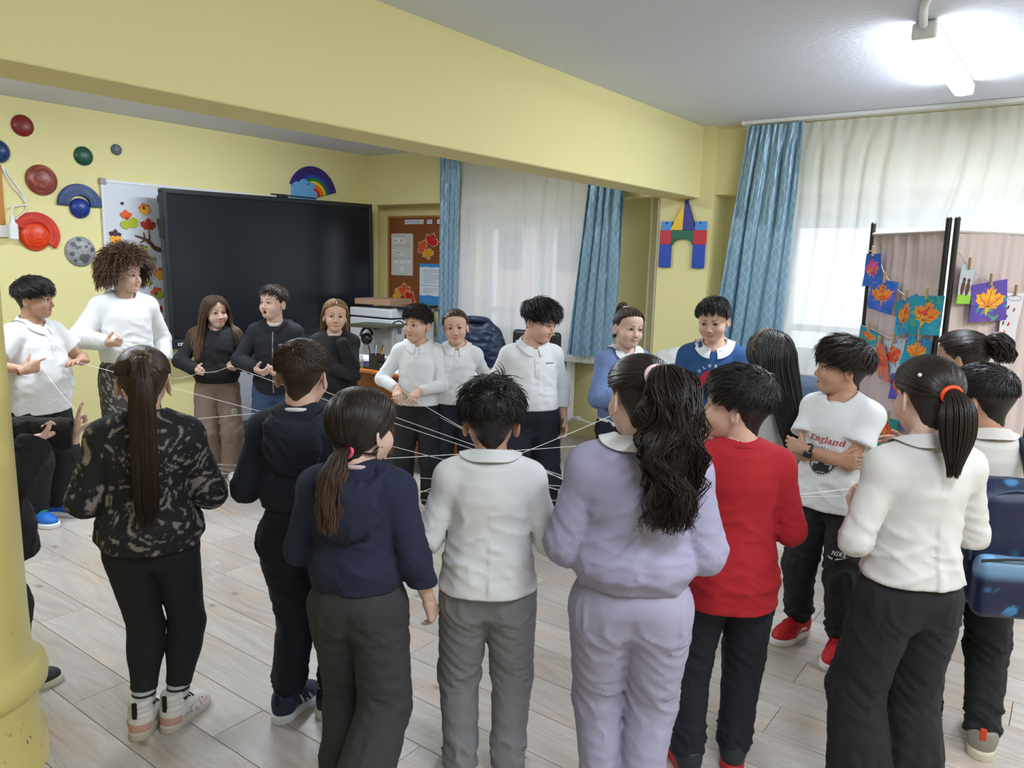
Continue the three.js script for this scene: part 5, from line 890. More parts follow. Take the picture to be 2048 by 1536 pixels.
{
  // painted planets on the back wall
  const W = WZ + 0.002, D = (name, label, x, y, r, d, m) => solo(name, label, 'wall decoration', lens(r, d), m, [x, y, W]);
  D('planet_decoration', 'dark red painted disc, topmost on the wall at the left', 2.518, 2.462, 0.075, 0.03, swirl([0.42, 0.07, 0.09], [0.6, 0.13, 0.15]));
  D('planet_decoration', 'blue painted half ball cut by the left edge of the picture', 2.342, 2.264, 0.082, 0.06, swirl([0.05, 0.16, 0.36], [0.1, 0.36, 0.52], 5));
  D('planet_decoration', 'large brown swirled disc over the orange ringed one', 2.619, 2.094, 0.11, 0.05, swirl([0.46, 0.17, 0.12], [0.72, 0.46, 0.41], 14));
  D('planet_decoration', 'green painted disc above the blue arch', 2.928, 2.301, 0.071, 0.03, swirl([0.02, 0.24, 0.17], [0.1, 0.42, 0.3]));
  D('planet_decoration', 'smallest grey disc, high on the wall above the whiteboard', 3.182, 2.38, 0.043, 0.025, swirl([0.3, 0.33, 0.37], [0.56, 0.58, 0.6], 5));
  { const m = new THREE.MeshStandardMaterial({ roughness: 0.4, map: canvas(256, 256, (x) => { x.fillStyle = '#8d9093'; x.fillRect(0, 0, 256, 256); for (let i = 0; i < 700; i++) { const g = 120 + rr(0, 70); x.fillStyle = `rgba(${g},${g},${g + 3},.25)`; x.beginPath(); x.arc(rr(0, 256), rr(0, 256), rr(2, 14), 0, 7); x.fill(); } x.fillStyle = '#5b5e61'; x.strokeStyle = '#3f4245'; x.lineWidth = 3; for (const [a, b, r] of [[60, 70, 18], [85, 95, 14], [110, 90, 10], [160, 85, 13], [190, 60, 9], [215, 110, 20], [45, 150, 16], [130, 180, 30], [165, 172, 24], [150, 200, 26], [110, 30, 16], [70, 205, 10]]) { x.beginPath(); x.arc(a, b, r, 0, 7); x.fill(); x.stroke(); } }) }); D('moon_decoration', 'grey cratered moon disc left of the whiteboard', 2.863, 1.585, 0.114, 0.045, m); }
  const ringed = (label, x, y, turn, r0, r1, rb, offx, offy, mRing, mBall, a0, a1) => {
    const t = thing('planet_decoration', label, 'wall decoration', [x, y, W]); t.rotation.z = turn;
    part(t, 'ring', flatUv(extrude(arcShape(r0, r1, a0, a1), 0.02, 0.006), r1), mRing); const b = part(t, 'ball', lens(rb, 0.045), mBall); b.position.set(offx, offy, 0.004);
  };
  ringed('blue arch with a ball under it, left of the whiteboard', 2.877, 1.93, 0, 0.082, 0.155, 0.075, 0.0, -0.02, swirl([0.03, 0.12, 0.36], [0.1, 0.38, 0.55], 6), swirl([0.05, 0.16, 0.48], [0.1, 0.25, 0.6], 9), 0.02, 3.12);
  ringed('red and orange ringed planet beside the power plug', 2.555, 1.7, -0.52, 0.09, 0.155, 0.105, 0.0, -0.015, swirl([0.72, 0.1, 0.06], [0.86, 0.27, 0.1], 7), swirl([0.8, 0.16, 0.04], [0.95, 0.4, 0.05], 8), -0.1, 3.24);
  { // rainbow
    const t = thing('rainbow_decoration', 'painted rainbow with a pale blue cloud above the screen', 'wall decoration', [5.1, 2.165, W]), R = [0.04, 0.085, 0.125, 0.155, 0.185, 0.215, 0.295], C = ['#c41a1d', '#e46a17', '#f0c419', '#0f7a3d', '#1d3f9c', '#31206f'];
    C.forEach((c, i) => part(t, 'band', extrude(arcShape(R[i], R[i + 1] - 0.002, 0.25, 2.75), 0.02, 0.004).translate(0, 0, -i * 0.001), paint(c)));
    const s = new THREE.Shape(); s.moveTo(-0.26, 0.02); for (const [x, y, r] of [[-0.2, 0.07, 0.06], [-0.12, 0.1, 0.06], [-0.04, 0.085, 0.055], [-0.01, 0.02, 0.045]]) s.absarc(x, y, r, 2.6, 0.3, true); s.lineTo(0.02, -0.05); s.lineTo(-0.26, -0.05); s.closePath();
    part(t, 'cloud', extrude(s, 0.026, 0.005), paint('#6aa6dd'));
  }
  { // toy-block castle on the pillar
    const t = thing('castle_decoration', 'wooden toy-block castle hung on the pillar', 'wall decoration', [5.8, 1.585, -2.805], -Math.PI / 2), k = 0.385, q = 0.52, P = (pts) => extrude(shapeOf(pts.map(([u, v]) => [u * k, v * q])), 0.022, 0.004);
    const R = (n, u0, u1, v0, v1, c) => part(t, n, P([[u0, v0], [u1, v0], [u1, v1], [u0, v1]]), paint(c));
    for (const u of [0.0, 0.74]) { R('tower_leg', u + 0.0, u + 0.23, 0.0, 0.335, '#1546ad'); R('red_block', u, u + 0.24, 0.345, 0.545, '#c01f2e'); part(t, 'tower_top', P([[u + 0.02, 0.555], [u + 0.23, 0.555], [u + 0.23, 0.675], [u + 0.15, 0.675], [u + 0.15, 0.64], [u + 0.1, 0.64], [u + 0.1, 0.675], [u + 0.02, 0.675]]), paint('#3f8ad8')); }
    const a = new THREE.Shape(); a.moveTo(0.25 * k, 0.345 * q); a.lineTo(0.25 * k, 0.55 * q); a.lineTo(0.73 * k, 0.55 * q); a.lineTo(0.73 * k, 0.345 * q); a.absellipse(0.49 * k, 0.345 * q, 0.22 * k, 0.085 * q, 0, Math.PI, false); a.closePath();
    part(t, 'arch_block', extrude(a, 0.022, 0.004), paint('#0b6147')); part(t, 'roof', P([[0.22, 0.56], [0.48, 0.56], [0.5, 0.965]]), paint('#edc31b')); part(t, 'roof', P([[0.49, 0.56], [0.76, 0.56], [0.545, 1.0], [0.51, 0.98]]), paint('#2b2a86'));
  }
  { // picture frame, socket, plug and cable at the left edge
    const f = thing('notice_board', 'orange wood framed board at the left edge of the picture', 'board', [0, 0, 0]); part(f, 'frame', merge([rbox(0.04, 0.42, 0.02, 0.004, 2.335, 1.97, WZ + 0.012), rbox(1.0, 0.04, 0.02, 0.004, 1.82, 1.775, WZ + 0.0119), rbox(1.0, 0.04, 0.02, 0.004, 1.82, 2.165, WZ + 0.0119)]), mat([0.5, 0.2, 0.03], 0.45)); part(f, 'panel', box(1.0, 0.38, 0.008, 1.82, 1.97, WZ + 0.006), mat([0.6, 0.5, 0.3], 0.8));
    solo('power_socket', 'white wall socket under the framed board', 'socket', rbox(0.1, 0.085, 0.02, 0.006, 2.335, 1.715, WZ + 0.011), M.white);
    const c = thing('power_plug', 'white power plug with a looped white cable', 'plug', [0, 0, 0]); part(c, 'plug', merge([rbox(0.06, 0.12, 0.045, 0.014, 2.385, 1.715, WZ + 0.062), cyl(0.012, 0.02, 0.05, 14, 2.385, 1.795, WZ + 0.062)]), M.white); part(c, 'cable', tube([[2.385, 1.81, WZ + 0.062], [2.4, 1.88, WZ + 0.04], [2.46, 1.9, WZ + 0.012], [2.5, 1.91, WZ + 0.008], [2.49, 1.97, WZ + 0.008], [2.43, 2.07, WZ + 0.008], [2.37, 2.16, WZ + 0.008], [2.34, 2.2, WZ + 0.01]], 0.0055, 60), M.white); part(c, 'cable', tube([[2.42, 1.8, WZ + 0.02], [2.47, 1.84, WZ + 0.012], [2.505, 1.89, WZ + 0.01], [2.48, 1.96, WZ + 0.01], [2.41, 2.05, WZ + 0.01], [2.36, 2.17, WZ + 0.01]], 0.0055, 50), M.white);
  }
}
// whiteboard with the paper tree, its leaves and magnets
const mapleShape = (r) => { const H = [[0, 1], [0.14, 0.72], [0.3, 0.8], [0.26, 0.42], [0.52, 0.6], [0.6, 0.46], [0.92, 0.42], [0.78, 0.2], [0.86, 0.08], [0.48, -0.2], [0.52, -0.34], [0.12, -0.3], [0.04, -0.32], [0.03, -0.75]]; return shapeOf([...H, ...H.slice(0, -0 || H.length).reverse().map(([x, y]) => [-x, y])].map(([x, y]) => [x * r, y * r])); };
{
  const z = WZ + 0.02, b = thing('whiteboard', 'whiteboard with an autumn tree behind the big screen', 'whiteboard', [0, 0, 0]);
  part(b, 'surface', box(1.74, 1.28, 0.012, 3.915, 1.49, WZ + 0.012), phys([0.62, 0.66, 0.72], 0.25));
  part(b, 'frame', merge([rbox(1.74, 0.024, 0.022, 0.005, 3.915, 2.132, WZ + 0.012), rbox(1.74, 0.024, 0.022, 0.005, 3.915, 0.848, WZ + 0.012), rbox(0.024, 1.26, 0.0215, 0.005, 3.05, 1.49, WZ + 0.012), rbox(0.024, 1.26, 0.0215, 0.005, 4.78, 1.49, WZ + 0.012)]), mat([0.72, 0.73, 0.75], 0.3));
  for (const [x, y] of [[3.055, 2.127], [3.055, 0.853], [4.775, 2.127], [4.775, 0.853]]) part(b, 'corner', rbox(0.05, 0.05, 0.028, 0.008, x, y, WZ + 0.014), mat([0.3, 0.3, 0.31], 0.5));
  part(b, 'tray', rbox(0.6, 0.014, 0.07, 0.005, 3.5, 0.838, WZ + 0.04), mat([0.6, 0.6, 0.62], 0.35, { metalness: 0.6 }));
  const tree = thing('paper_tree', 'brown paper tree with bare branches on the whiteboard', 'paper decoration', [0, 0, 0]), bark = mat([0.12, 0.05, 0.026], 0.7);
  const limb = (pts, w0, w1) => { const c = new THREE.CatmullRomCurve3(pts.map((p) => V(p[0], p[1], 0))), L = [], R = []; for (let i = 0; i <= 16; i++) { const t = i / 16, p = c.getPoint(t), d = c.getTangent(t), w = lerp(w0, w1, t); L.push([p.x - d.y * w, p.y + d.x * w]); R.unshift([p.x + d.y * w, p.y - d.x * w]); } return extrude(shapeOf([...L, ...R]), 0.0015); };
  const B = [[[3.6, 1.6], [3.53, 1.61], [3.455, 1.625], [3.4, 1.68], [3.36, 1.7], [3.288, 1.722]], [[3.41, 1.66], [3.375, 1.69], [3.36, 1.75]], [[3.43, 1.64], [3.408, 1.68], [3.41, 1.745]], [[3.375, 1.695], [3.35, 1.68], [3.325, 1.668]], [[3.6, 1.66], [3.53, 1.71], [3.498, 1.78], [3.483, 1.868]], [[3.51, 1.74], [3.54, 1.79], [3.58, 1.82]], [[3.6, 1.93], [3.545, 1.955], [3.5, 2.0], [3.491, 2.056]], [[3.62, 1.2], [3.56, 1.03], [3.5, 0.98], [3.47, 0.985]]], Wd = [[0.026, 0.006], [0.01, 0.005], [0.01, 0.005], [0.009, 0.004], [0.022, 0.006], [0.012, 0.006], [0.016, 0.004], [0.07, 0.02]];
  B.forEach((p, i) => { part(tree, i === 7 ? 'trunk' : 'branch', limb(p, ...Wd[i]).translate(0, 0, z + i * 0.0003), bark); });
  const O = '#dd5a1e', Y = '#f0a52a', GY = '#a9b52a', RD = '#b03416', DK = '#4a1f22', GR = '#3d8a35';
  const leaf = (label, x, y, r, c, apple, dx, dy, turn = 0, rA = 0.042) => {
    const t = thing('paper_leaf', label, 'paper leaf', [x, y, z + 0.003]); const m = part(t, 'leaf', extrude(mapleShape(r), 0.001), mat(c, 0.7)); m.rotation.z = turn;
    if (apple) { const s = new THREE.Shape(); for (let k = 0; k <= 28; k++) { const a = (k / 28) * 6.2832, q = rA * (0.92 + 0.09 * Math.cos(2 * a) + 0.05 * Math.sin(3 * a)); k ? s.lineTo(dx + Math.cos(a) * q, dy + Math.sin(a) * q * 0.92) : s.moveTo(dx + q, dy); } const p = part(t, 'name_paper', extrude(s, 0.001), mat(apple, 0.7)); p.position.z = 0.0015; p.rotation.z = turn * 0.3; }
  };
  const G = 'paper leaves on the whiteboard';
  leaf('orange leaf with a yellow paper, uppermost on the whiteboard', 3.376, 1.94, 0.052, O, Y, 0.004, -0.012, 0.3, 0.044);
  leaf('orange leaf with a red magnet above two lime papers', 3.222, 1.872, 0.056, O, GY, -0.006, -0.066, 0.05, 0.044);
  { const s = new THREE.Shape(); s.absarc(0, 0, 0.04, 0, 6.283); solo('paper_leaf', 'loose lime paper right of the orange leaf', 'paper leaf', extrude(s, 0.001).scale(1, 1.05, 1), mat(GY, 0.7), [3.279, 1.823, z + 0.002]); }
  leaf('plain red maple leaf on the whiteboard branch', 3.401, 1.8, 0.075, RD); leaf('dark maroon leaf with a yellow paper, leftmost on the whiteboard', 3.127, 1.715, 0.056, DK, Y, 0.004, -0.03, -0.1, 0.045);
  leaf('maroon-edged lime leaf under the branch', 3.345, 1.61, 0.052, DK, GY, -0.002, -0.004, 0.2, 0.043); leaf('green leaf with a lime paper beside the curly hair', 3.415, 1.51, 0.056, GR, GY, -0.008, 0.004, 0.5, 0.042); leaf('orange leaf with an amber paper next to the screen edge', 3.482, 1.42, 0.056, O, Y, 0.0, -0.01, 0.0, 0.046); leaf('dark green leaf half hidden by the curly hair', 3.365, 1.349, 0.054, GR, GY, -0.004, 0.0, -0.5, 0.04); leaf('orange leaf with a lime paper and a blue magnet, low on the whiteboard', 3.444, 1.262, 0.058, O, GY, 0.018, -0.018, 0.35, 0.042); leaf('plain dark red leaf lowest on the whiteboard', 3.455, 1.1, 0.06, RD, null, 0, 0, 0.7);
  for (const [x, y, c, l] of [[3.196, 1.971, '#15181c', 'black magnet alone at the top of the whiteboard'], [3.367, 1.946, '#1d5a2a', 'green magnet on the uppermost leaf'], [3.227, 1.859, '#b01f1f', 'red magnet over the lime papers'], [3.125, 1.723, '#2a2c8a', 'violet magnet on the maroon leaf'], [3.437, 1.257, '#2440a0', 'blue magnet on the low orange leaf']]) solo('magnet', l, 'magnet', new THREE.LatheGeometry([[0, 0.008], [0.009, 0.0075], [0.0115, 0.004], [0.012, 0], [0, 0]].map((p) => new THREE.Vector2(...p)), 20).rotateX(Math.PI / 2), mat(c, 0.3), [x, y, z + 0.0062]);
}
{ // interactive screen on its stand
  const t = thing('display_screen', 'very large black touch screen on a floor stand', 'screen', [4.515, 0, -5.99]); const head = new THREE.Group(); head.name = 'panel'; head.position.y = 1.472; head.rotation.z = rad(0.86); t.add(head);
  const W = 2.25, H = 1.285;
  part(head, 'bezel', merge([rbox(W, 0.042, 0.07, 0.01, 0, H / 2 - 0.021, 0, 3), rbox(W, 0.075, 0.07, 0.01, 0, -H / 2 + 0.037, 0, 3), rbox(0.042, H - 0.02, 0.069, 0.01, -W / 2 + 0.021, 0, 0, 3), rbox(0.042, H - 0.02, 0.069, 0.01, W / 2 - 0.021, 0, 0, 3)]), mat([0.014, 0.016, 0.02], 0.3));
  part(head, 'glass', box(W - 0.07, H - 0.1, 0.03, 0, 0.015, 0.005), phys([0.008, 0.0105, 0.014], 0.22, { specularIntensity: 0.8 }));
  part(head, 'back', rbox(W - 0.1, H - 0.1, 0.03, 0.01, 0, 0, -0.045), M.black);
  part(head, 'sticker', box(0.14, 0.022, 0.0012, -W / 2 + 0.13, -H / 2 + 0.037, 0.0358), new THREE.MeshStandardMaterial({ roughness: 0.5, map: canvas(256, 48, (x) => { x.fillStyle = '#d8dade'; x.fillRect(0, 0, 256, 48); x.fillStyle = '#2a2d33'; for (const [a, w] of [[10, 40], [66, 30], [120, 52], [190, 50]]) x.fillRect(a, 12, w, 22); }) }));
  part(head, 'side_handle', rbox(0.02, 0.16, 0.05, 0.008, -W / 2 - 0.006, 0.33, 0), M.black); part(head, 'side_handle', rbox(0.02, 0.16, 0.05, 0.008, W / 2 + 0.006, -H / 2 + 0.08, 0), M.black);
  part(head, 'pen_shelf', rbox(0.5, 0.03, 0.08, 0.008, 0, -H / 2 + 0.01, 0.035), mat([0.03, 0.032, 0.036], 0.3));
  part(t, 'stand_panel', rbox(0.62, 0.78, 0.1, 0.01, -0.22, 0.5, -0.02), mat([0.36, 0.38, 0.41], 0.45)); part(t, 'stand_base', rbox(0.9, 0.1, 0.42, 0.015, -0.2, 0.07, -0.02), mat([0.02, 0.02, 0.022], 0.4));
  for (const x of [-0.55, 0.15]) part(t, 'caster', cyl(0.025, 0.025, 0.03, 18).rotateZ(Math.PI / 2).translate(x, 0.025, 0.15), M.black);
  const c = thing('camera_bar', 'thin black camera bar on the top edge of the screen', 'camera', [4.6, 2.124, -5.99]); part(c, 'bar', rbox(0.5, 0.012, 0.03, 0.004, 0.08, 0.012, 0), M.black); part(c, 'mount', rbox(0.1, 0.03, 0.05, 0.008, -0.05, 0.005, 0), M.black);
}
{ // pinboard in the far niche
  const X = XN - 0.004, b = thing('pinboard', 'brown pinboard with papers in the corner by the far window', 'pinboard', [0, 0, 0]);
  const cork = new THREE.MeshStandardMaterial({ roughness: 0.9, map: dataTex(256, 256, (u, v) => { const k = 0.5 + 0.5 * n3(u * 60, v * 60, 3), q = 0.5 + 0.5 * n3(u * 9, v * 9, 1); return [0.47 + 0.07 * k + q * 0.02, 0.27 + 0.05 * k, 0.11 + 0.04 * k]; }) });
  part(b, 'panel', box(0.02, 0.94, 1.15, X - 0.012, 1.557, -5.575), cork); part(b, 'frame', merge([rbox(0.028, 0.022, 1.18, 0.004, X - 0.014, 2.03, -5.575), rbox(0.028, 0.022, 1.18, 0.004, X - 0.014, 1.083, -5.575), rbox(0.0275, 0.93, 0.022, 0.004, X - 0.014, 1.557, -6.155), rbox(0.0275, 0.93, 0.022, 0.004, X - 0.014, 1.557, -4.995)]), mat([0.38, 0.17, 0.05], 0.5));
  const paper = (label, z0, z1, y0, y1, draw, name = 'paper_sheet') => { const w = z1 - z0, h = y1 - y0, k = 620, t = canvas(Math.round(w * k), Math.round(h * k), draw), s = solo(name, label, 'paper', box(w, h, 0.002), [mat('#ddd', 0.8), mat('#ddd', 0.8), mat('#ddd', 0.8), mat('#ddd', 0.8), new THREE.MeshStandardMaterial({ map: t, roughness: 0.8 }), mat('#ddd', 0.8)], [X - 0.026, (y0 + y1) / 2, (z0 + z1) / 2], -Math.PI / 2); return s; };
  const lines = (x, W, y, n, step) => { x.strokeStyle = 'rgba(70,75,82,.75)'; x.lineWidth = 2; for (let i = 0; i < n; i++) { x.beginPath(); x.moveTo(W * 0.12, y + i * step); x.lineTo(W * (0.35 + 0.5 * Math.abs(Math.sin(i * 2.3 + y))), y + i * step); x.stroke(); } };
  paper('white sheet of glued cuttings on the pinboard', -6.11, -5.79, 1.415, 1.857, (x, W, H) => { x.fillStyle = '#cfd0cb'; x.fillRect(0, 0, W, H); lines(x, W, H * 0.06, 1, 8); x.fillStyle = '#e6e6e2'; x.fillRect(W * 0.06, H * 0.1, W * 0.55, H * 0.13); x.fillStyle = '#3a3d42'; x.font = `bold ${H * 0.035}px serif`; x.fillText('TOAMNA', W * 0.08, H * 0.185); x.fillStyle = '#c98a2c'; x.beginPath(); x.arc(W * 0.47, H * 0.165, H * 0.03, 0, 7); x.fill(); lines(x, W, H * 0.29, 1, 9); x.save(); x.translate(W * 0.08, H * 0.36); x.rotate(0.22); x.fillStyle = '#e3e3df'; x.fillRect(0, 0, W * 0.55, H * 0.1); x.fillStyle = '#3a3d42'; x.fillText('OCTOMBRIE', W * 0.06, H * 0.065); x.restore(); x.strokeStyle = '#55585c'; x.beginPath(); x.arc(W * 0.8, H * 0.28, H * 0.05, 0, 7); x.stroke(); for (const a of [0.1, 0.42, 0.7]) { x.fillStyle = '#55585c'; x.fillRect(W * a, H * 0.59, W * 0.2, 2); x.fillStyle = '#e3e3df'; x.fillRect(W * a - 2, H * 0.63, W * 0.24, H * 0.09); } x.fillStyle = '#e3e3df'; x.fillRect(W * 0.38, H * 0.78, W * 0.2, H * 0.13); x.fillStyle = '#333'; x.fillText('2', W * 0.46, H * 0.86); });
  paper('blue and white printed notice on the pinboard', -5.69, -5.25, 1.12, 1.548, (x, W, H) => { x.fillStyle = '#3d8fd0'; x.fillRect(0, 0, W, H); x.fillStyle = '#dfe6ee'; x.beginPath(); x.moveTo(0, H * 0.08); for (let i = 0; i <= 12; i++) x.lineTo((W * i) / 12, H * (0.085 + 0.008 * Math.sin(i * 1.7))); x.lineTo(W, H * 0.78); for (let i = 12; i >= 0; i--) x.lineTo((W * i) / 12, H * (0.775 + 0.012 * Math.sin(i * 1.3))); x.fill(); lines(x, W, H * 0.16, 8, H * 0.042); lines(x, W, H * 0.6, 3, H * 0.045); x.strokeStyle = '#3d5f80'; x.beginPath(); x.moveTo(0, H * 0.53); x.lineTo(W, H * 0.535); x.stroke(); });
  for (const [txt, z0, z1, l] of [['ÎNTÂLNIREA', -5.91, -5.64, 'longest cut-out heading word on the pinboard'], ['ÎN', -5.59, -5.52, 'shortest cut-out heading word on the pinboard'], ['OIN', -5.45, -5.33, 'cut-out heading word beside the far drape']]) paper(l, z0, z1, 1.955, 2.0, (x, W, H) => { x.fillStyle = '#e8ebec'; x.fillRect(0, 0, W, H); x.fillStyle = '#4a6d8c'; x.font = `bold ${H * 0.95}px serif`; x.textAlign = 'center'; x.fillText(txt, W / 2, H * 0.86, W * 0.94); }, 'heading_card');
  const lf = (label, z, y, list) => { const t = thing('leaf_cluster', label, 'paper decoration', [X - 0.026, y, z], -Math.PI / 2); list.forEach(([dx, dy, r, a, c], i) => { const o = part(t, 'leaf_border', extrude(mapleShape(r * 1.12), 0.001).rotateZ(a).translate(dx, dy, i * 0.002), mat('#e9c9a8', 0.7)); part(o, 'leaf', extrude(mapleShape(r), 0.001).rotateZ(a).translate(dx, dy, i * 0.002 + 0.0012), mat(c, 0.6)); }); };
  lf('red, orange and yellow leaf cut-outs at the top of the pinboard', -5.57, 1.73, [[-0.07, -0.02, 0.085, 0.9, '#d9501c'], [-0.005, -0.06, 0.085, 3.3, '#e39a1f'], [0.045, 0.04, 0.1, -0.4, '#c3200f']]); lf('red, orange and yellow leaf cut-outs low on the pinboard', -5.9, 1.2, [[-0.1, 0.0, 0.085, 0.6, '#e3a02a'], [-0.01, 0.04, 0.1, 0.05, '#d9501c'], [0.06, -0.03, 0.095, -0.7, '#c3200f']]);
}
// pipes and radiator
{
  const pm = M.pipe;
  for (const [z, l, x] of [[-2.995, 'left of the two white heating pipes beside the pillar', 5.99], [-2.925, 'right of the two white heating pipes beside the pillar', 5.98]]) { const t = thing('heating_pipe', l, 'pipe', [0, 0, 0]); part(t, 'pipe', cyl(0.013, 0.013, 2.05, 16, x, 1.13, z), pm); part(t, 'elbow', tube([[x, 0.12, z], [x, 0.1, z - 0.01], [x - 0.01, 0.1, z - 0.03]], 0.0135, 8, 12), pm); part(t, 'clip', merge([new THREE.TorusGeometry(0.016, 0.004, 6, 20).rotateX(Math.PI / 2).translate(x, 1.42, z), cyl(0.004, 0.004, 0.09, 8).rotateZ(Math.PI / 2).translate(x + 0.05, 1.42, z)]), pm); }
  const r = thing('radiator', 'white cast-iron radiator under the far window', 'radiator', [5.9, 0, 0]), rm = mat([0.74, 0.74, 0.7], 0.35), rib = merge([rbox(0.11, 0.6, 0.042, 0.018, 0, 0.47, 0, 2), cyl(0.03, 0.03, 0.055, 14).rotateX(Math.PI / 2).translate(0, 0.73, 0), cyl(0.03, 0.03, 0.055, 14).rotateX(Math.PI / 2).translate(0, 0.2, 0), rbox(0.13, 0.48, 0.014, 0.006, 0, 0.47, 0)]);
  for (let k = 0; k < 20; k++) { const m = part(r, 'rib', rib, rm); m.position.z = -3.68 - k * 0.0575; }
  part(r, 'foot', rbox(0.06, 0.17, 0.03, 0.01, 0, 0.085, -3.72), rm); part(r, 'foot', rbox(0.06, 0.17, 0.03, 0.01, 0, 0.085, -4.7), rm); part(r, 'valve', merge([cyl(0.018, 0.018, 0.1, 14).rotateX(Math.PI / 2).translate(0, 0.2, -3.61), cyl(0.026, 0.026, 0.035, 14).rotateX(Math.PI / 2).translate(0, 0.2, -3.58)]), rm);
  const h = thing('heating_pipe', 'white heating pipe along the foot of the window wall', 'pipe', [0, 0, 0]); part(h, 'pipe', tube([[5.9, 0.2, -3.56], [5.92, 0.17, -3.45], [5.94, 0.14, -3.3], [5.96, 0.12, -3.1], [5.97, 0.1, -2.96]], 0.014, 30, 12), pm); part(h, 'joint', cyl(0.021, 0.021, 0.05, 14).rotateX(Math.PI / 2).translate(5.925, 0.165, -3.43), pm);
}
{ // desk, its clutter, chairs and printer
  const orange = new THREE.MeshStandardMaterial({ roughness: 0.35, map: dataTex(256, 256, (u, v) => { const k = n3(u * 3, v * 26, 1) * 0.5 + n3(u * 8, v * 70, 2) * 0.3; return [0.73 + 0.06 * k, 0.42 + 0.06 * k, 0.16 + 0.04 * k]; }) }), side = new THREE.MeshStandardMaterial({ roughness: 0.4, map: dataTex(256, 256, (u, v) => { const k = n3(u * 26, v * 3, 1) * 0.5 + n3(u * 70, v * 8, 2) * 0.3; return [0.52 + 0.06 * k, 0.27 + 0.04 * k, 0.095 + 0.02 * k]; }) });
  const d = thing('desk', 'orange wood desk behind the children, with a brown front panel', 'desk', [0, 0, 0]);
  part(d, 'desktop', rbox(0.82, 0.028, 1.42, 0.008, 4.49, 0.726, -4.2), orange); part(d, 'front_panel', rbox(0.02, 0.6, 1.32, 0.004, 4.12, 0.41, -4.2), side); for (const z of [-4.88, -3.53]) part(d, 'side_panel', rbox(0.7, 0.71, 0.025, 0.004, 4.48, 0.355, z), side);
  const f = thing('folder', 'blue plastic folder on the desk beside the pen holder', 'folder', [4.37, 0.742, -4.74], 0.3); part(f, 'cover', rbox(0.26, 0.03, 0.34, 0.008, 0, 0.016, 0), mat([0.01, 0.12, 0.5], 0.35)); part(f, 'papers', rbox(0.24, 0.02, 0.32, 0.002, -0.02, 0.04, 0.02), mat('#e8e8e8', 0.8));
  solo('document_tray', 'blue open tray behind the pens', 'tray', merge([rbox(0.2, 0.012, 0.3, 0.004, 0, 0.006, 0), rbox(0.012, 0.05, 0.3, 0.004, -0.1, 0.025, 0), rbox(0.012, 0.05, 0.3, 0.004, 0.1, 0.025, 0), rbox(0.2, 0.05, 0.012, 0.004, 0, 0.025, 0.15)]), mat([0.01, 0.09, 0.42], 0.35), [4.66, 0.741, -4.4], 0.4);
  const o = thing('desk_organizer', 'black desk organizer with pens at the desk edge', 'organizer', [4.2, 0.74, -4.4]); part(o, 'base', rbox(0.12, 0.015, 0.3, 0.004, 0, 0.008, 0), M.black); part(o, 'pen_cup', merge([rbox(0.08, 0.11, 0.006, 0.002, 0, 0.06, 0.045), rbox(0.08, 0.11, 0.006, 0.002, 0, 0.06, -0.045), rbox(0.006, 0.11, 0.09, 0.002, -0.037, 0.06, 0), rbox(0.006, 0.11, 0.09, 0.002, 0.037, 0.06, 0)]), mat([0.015, 0.015, 0.017], 0.25)); part(o, 'side_tray', rbox(0.1, 0.045, 0.08, 0.006, 0, 0.03, 0.1), mat([0.02, 0.02, 0.024], 0.25));
  [['#1b1c20', 'black pen standing in the pen holder'], ['#30343c', 'grey pen leaning in the pen holder'], ['#c9ccd2', 'silver pen leaning to the right in the pen holder'], ['#202226', 'dark pencil upright in the pen holder'], ['#d18b1e', 'yellow pencil behind the other pens']].forEach(([c, l], i) => { const p = thing('pen', l, 'pen', [4.2 + (i % 2) * 0.03 - 0.015, 0.757, -4.43 + i * 0.013]); p.rotation.set(0.1 * (i - 2), 0, 0.08 * (1 - i)); part(p, 'barrel', cyl(0.0042, 0.0042, 0.13, 10, 0, 0.066, 0), mat(c, 0.4)); part(p, 'cap', cyl(0.005, 0.0048, 0.04, 10, 0, 0.15, 0), mat(c, 0.3)); });
  const hs = thing('sanitizer_bottle', 'small clear spray bottle left of the pen holder', 'bottle', [4.13, 0.74, -4.5]); part(hs, 'bottle', cyl(0.017, 0.017, 0.07, 18, 0, 0.035, 0), phys('#dfe6ea', 0.1, { transmission: 0.8, thickness: 0.02 })); part(hs, 'cap', cyl(0.011, 0.013, 0.035, 16, 0, 0.087, 0), mat('#cfd4d8', 0.3));
  solo('paper_sheet', 'white sheets at the front corner of the desk', 'paper', rbox(0.3, 0.006, 0.42, 0.001, 0, 0.003, 0), mat('#e6e6e4', 0.8), [4.27, 0.7405, -4.05], 0.25); solo('paper_sheet', 'white sheets on the desk near the black chair', 'paper', rbox(0.24, 0.012, 0.34, 0.001, 0, 0.006, 0), mat('#e6e6e4', 0.8), [4.6, 0.7405, -3.68], -0.2);
  // printer
  const p = thing('printer', 'big white office printer between the screen and the window', 'printer', [5.12, 0, -5.16]), pw = mat([0.62, 0.64, 0.66], 0.4), B = (n, w, h, dd, x, y, z, m = pw, r = 0.012) => part(p, n, rbox(w, h, dd, r, x, y, z), m);
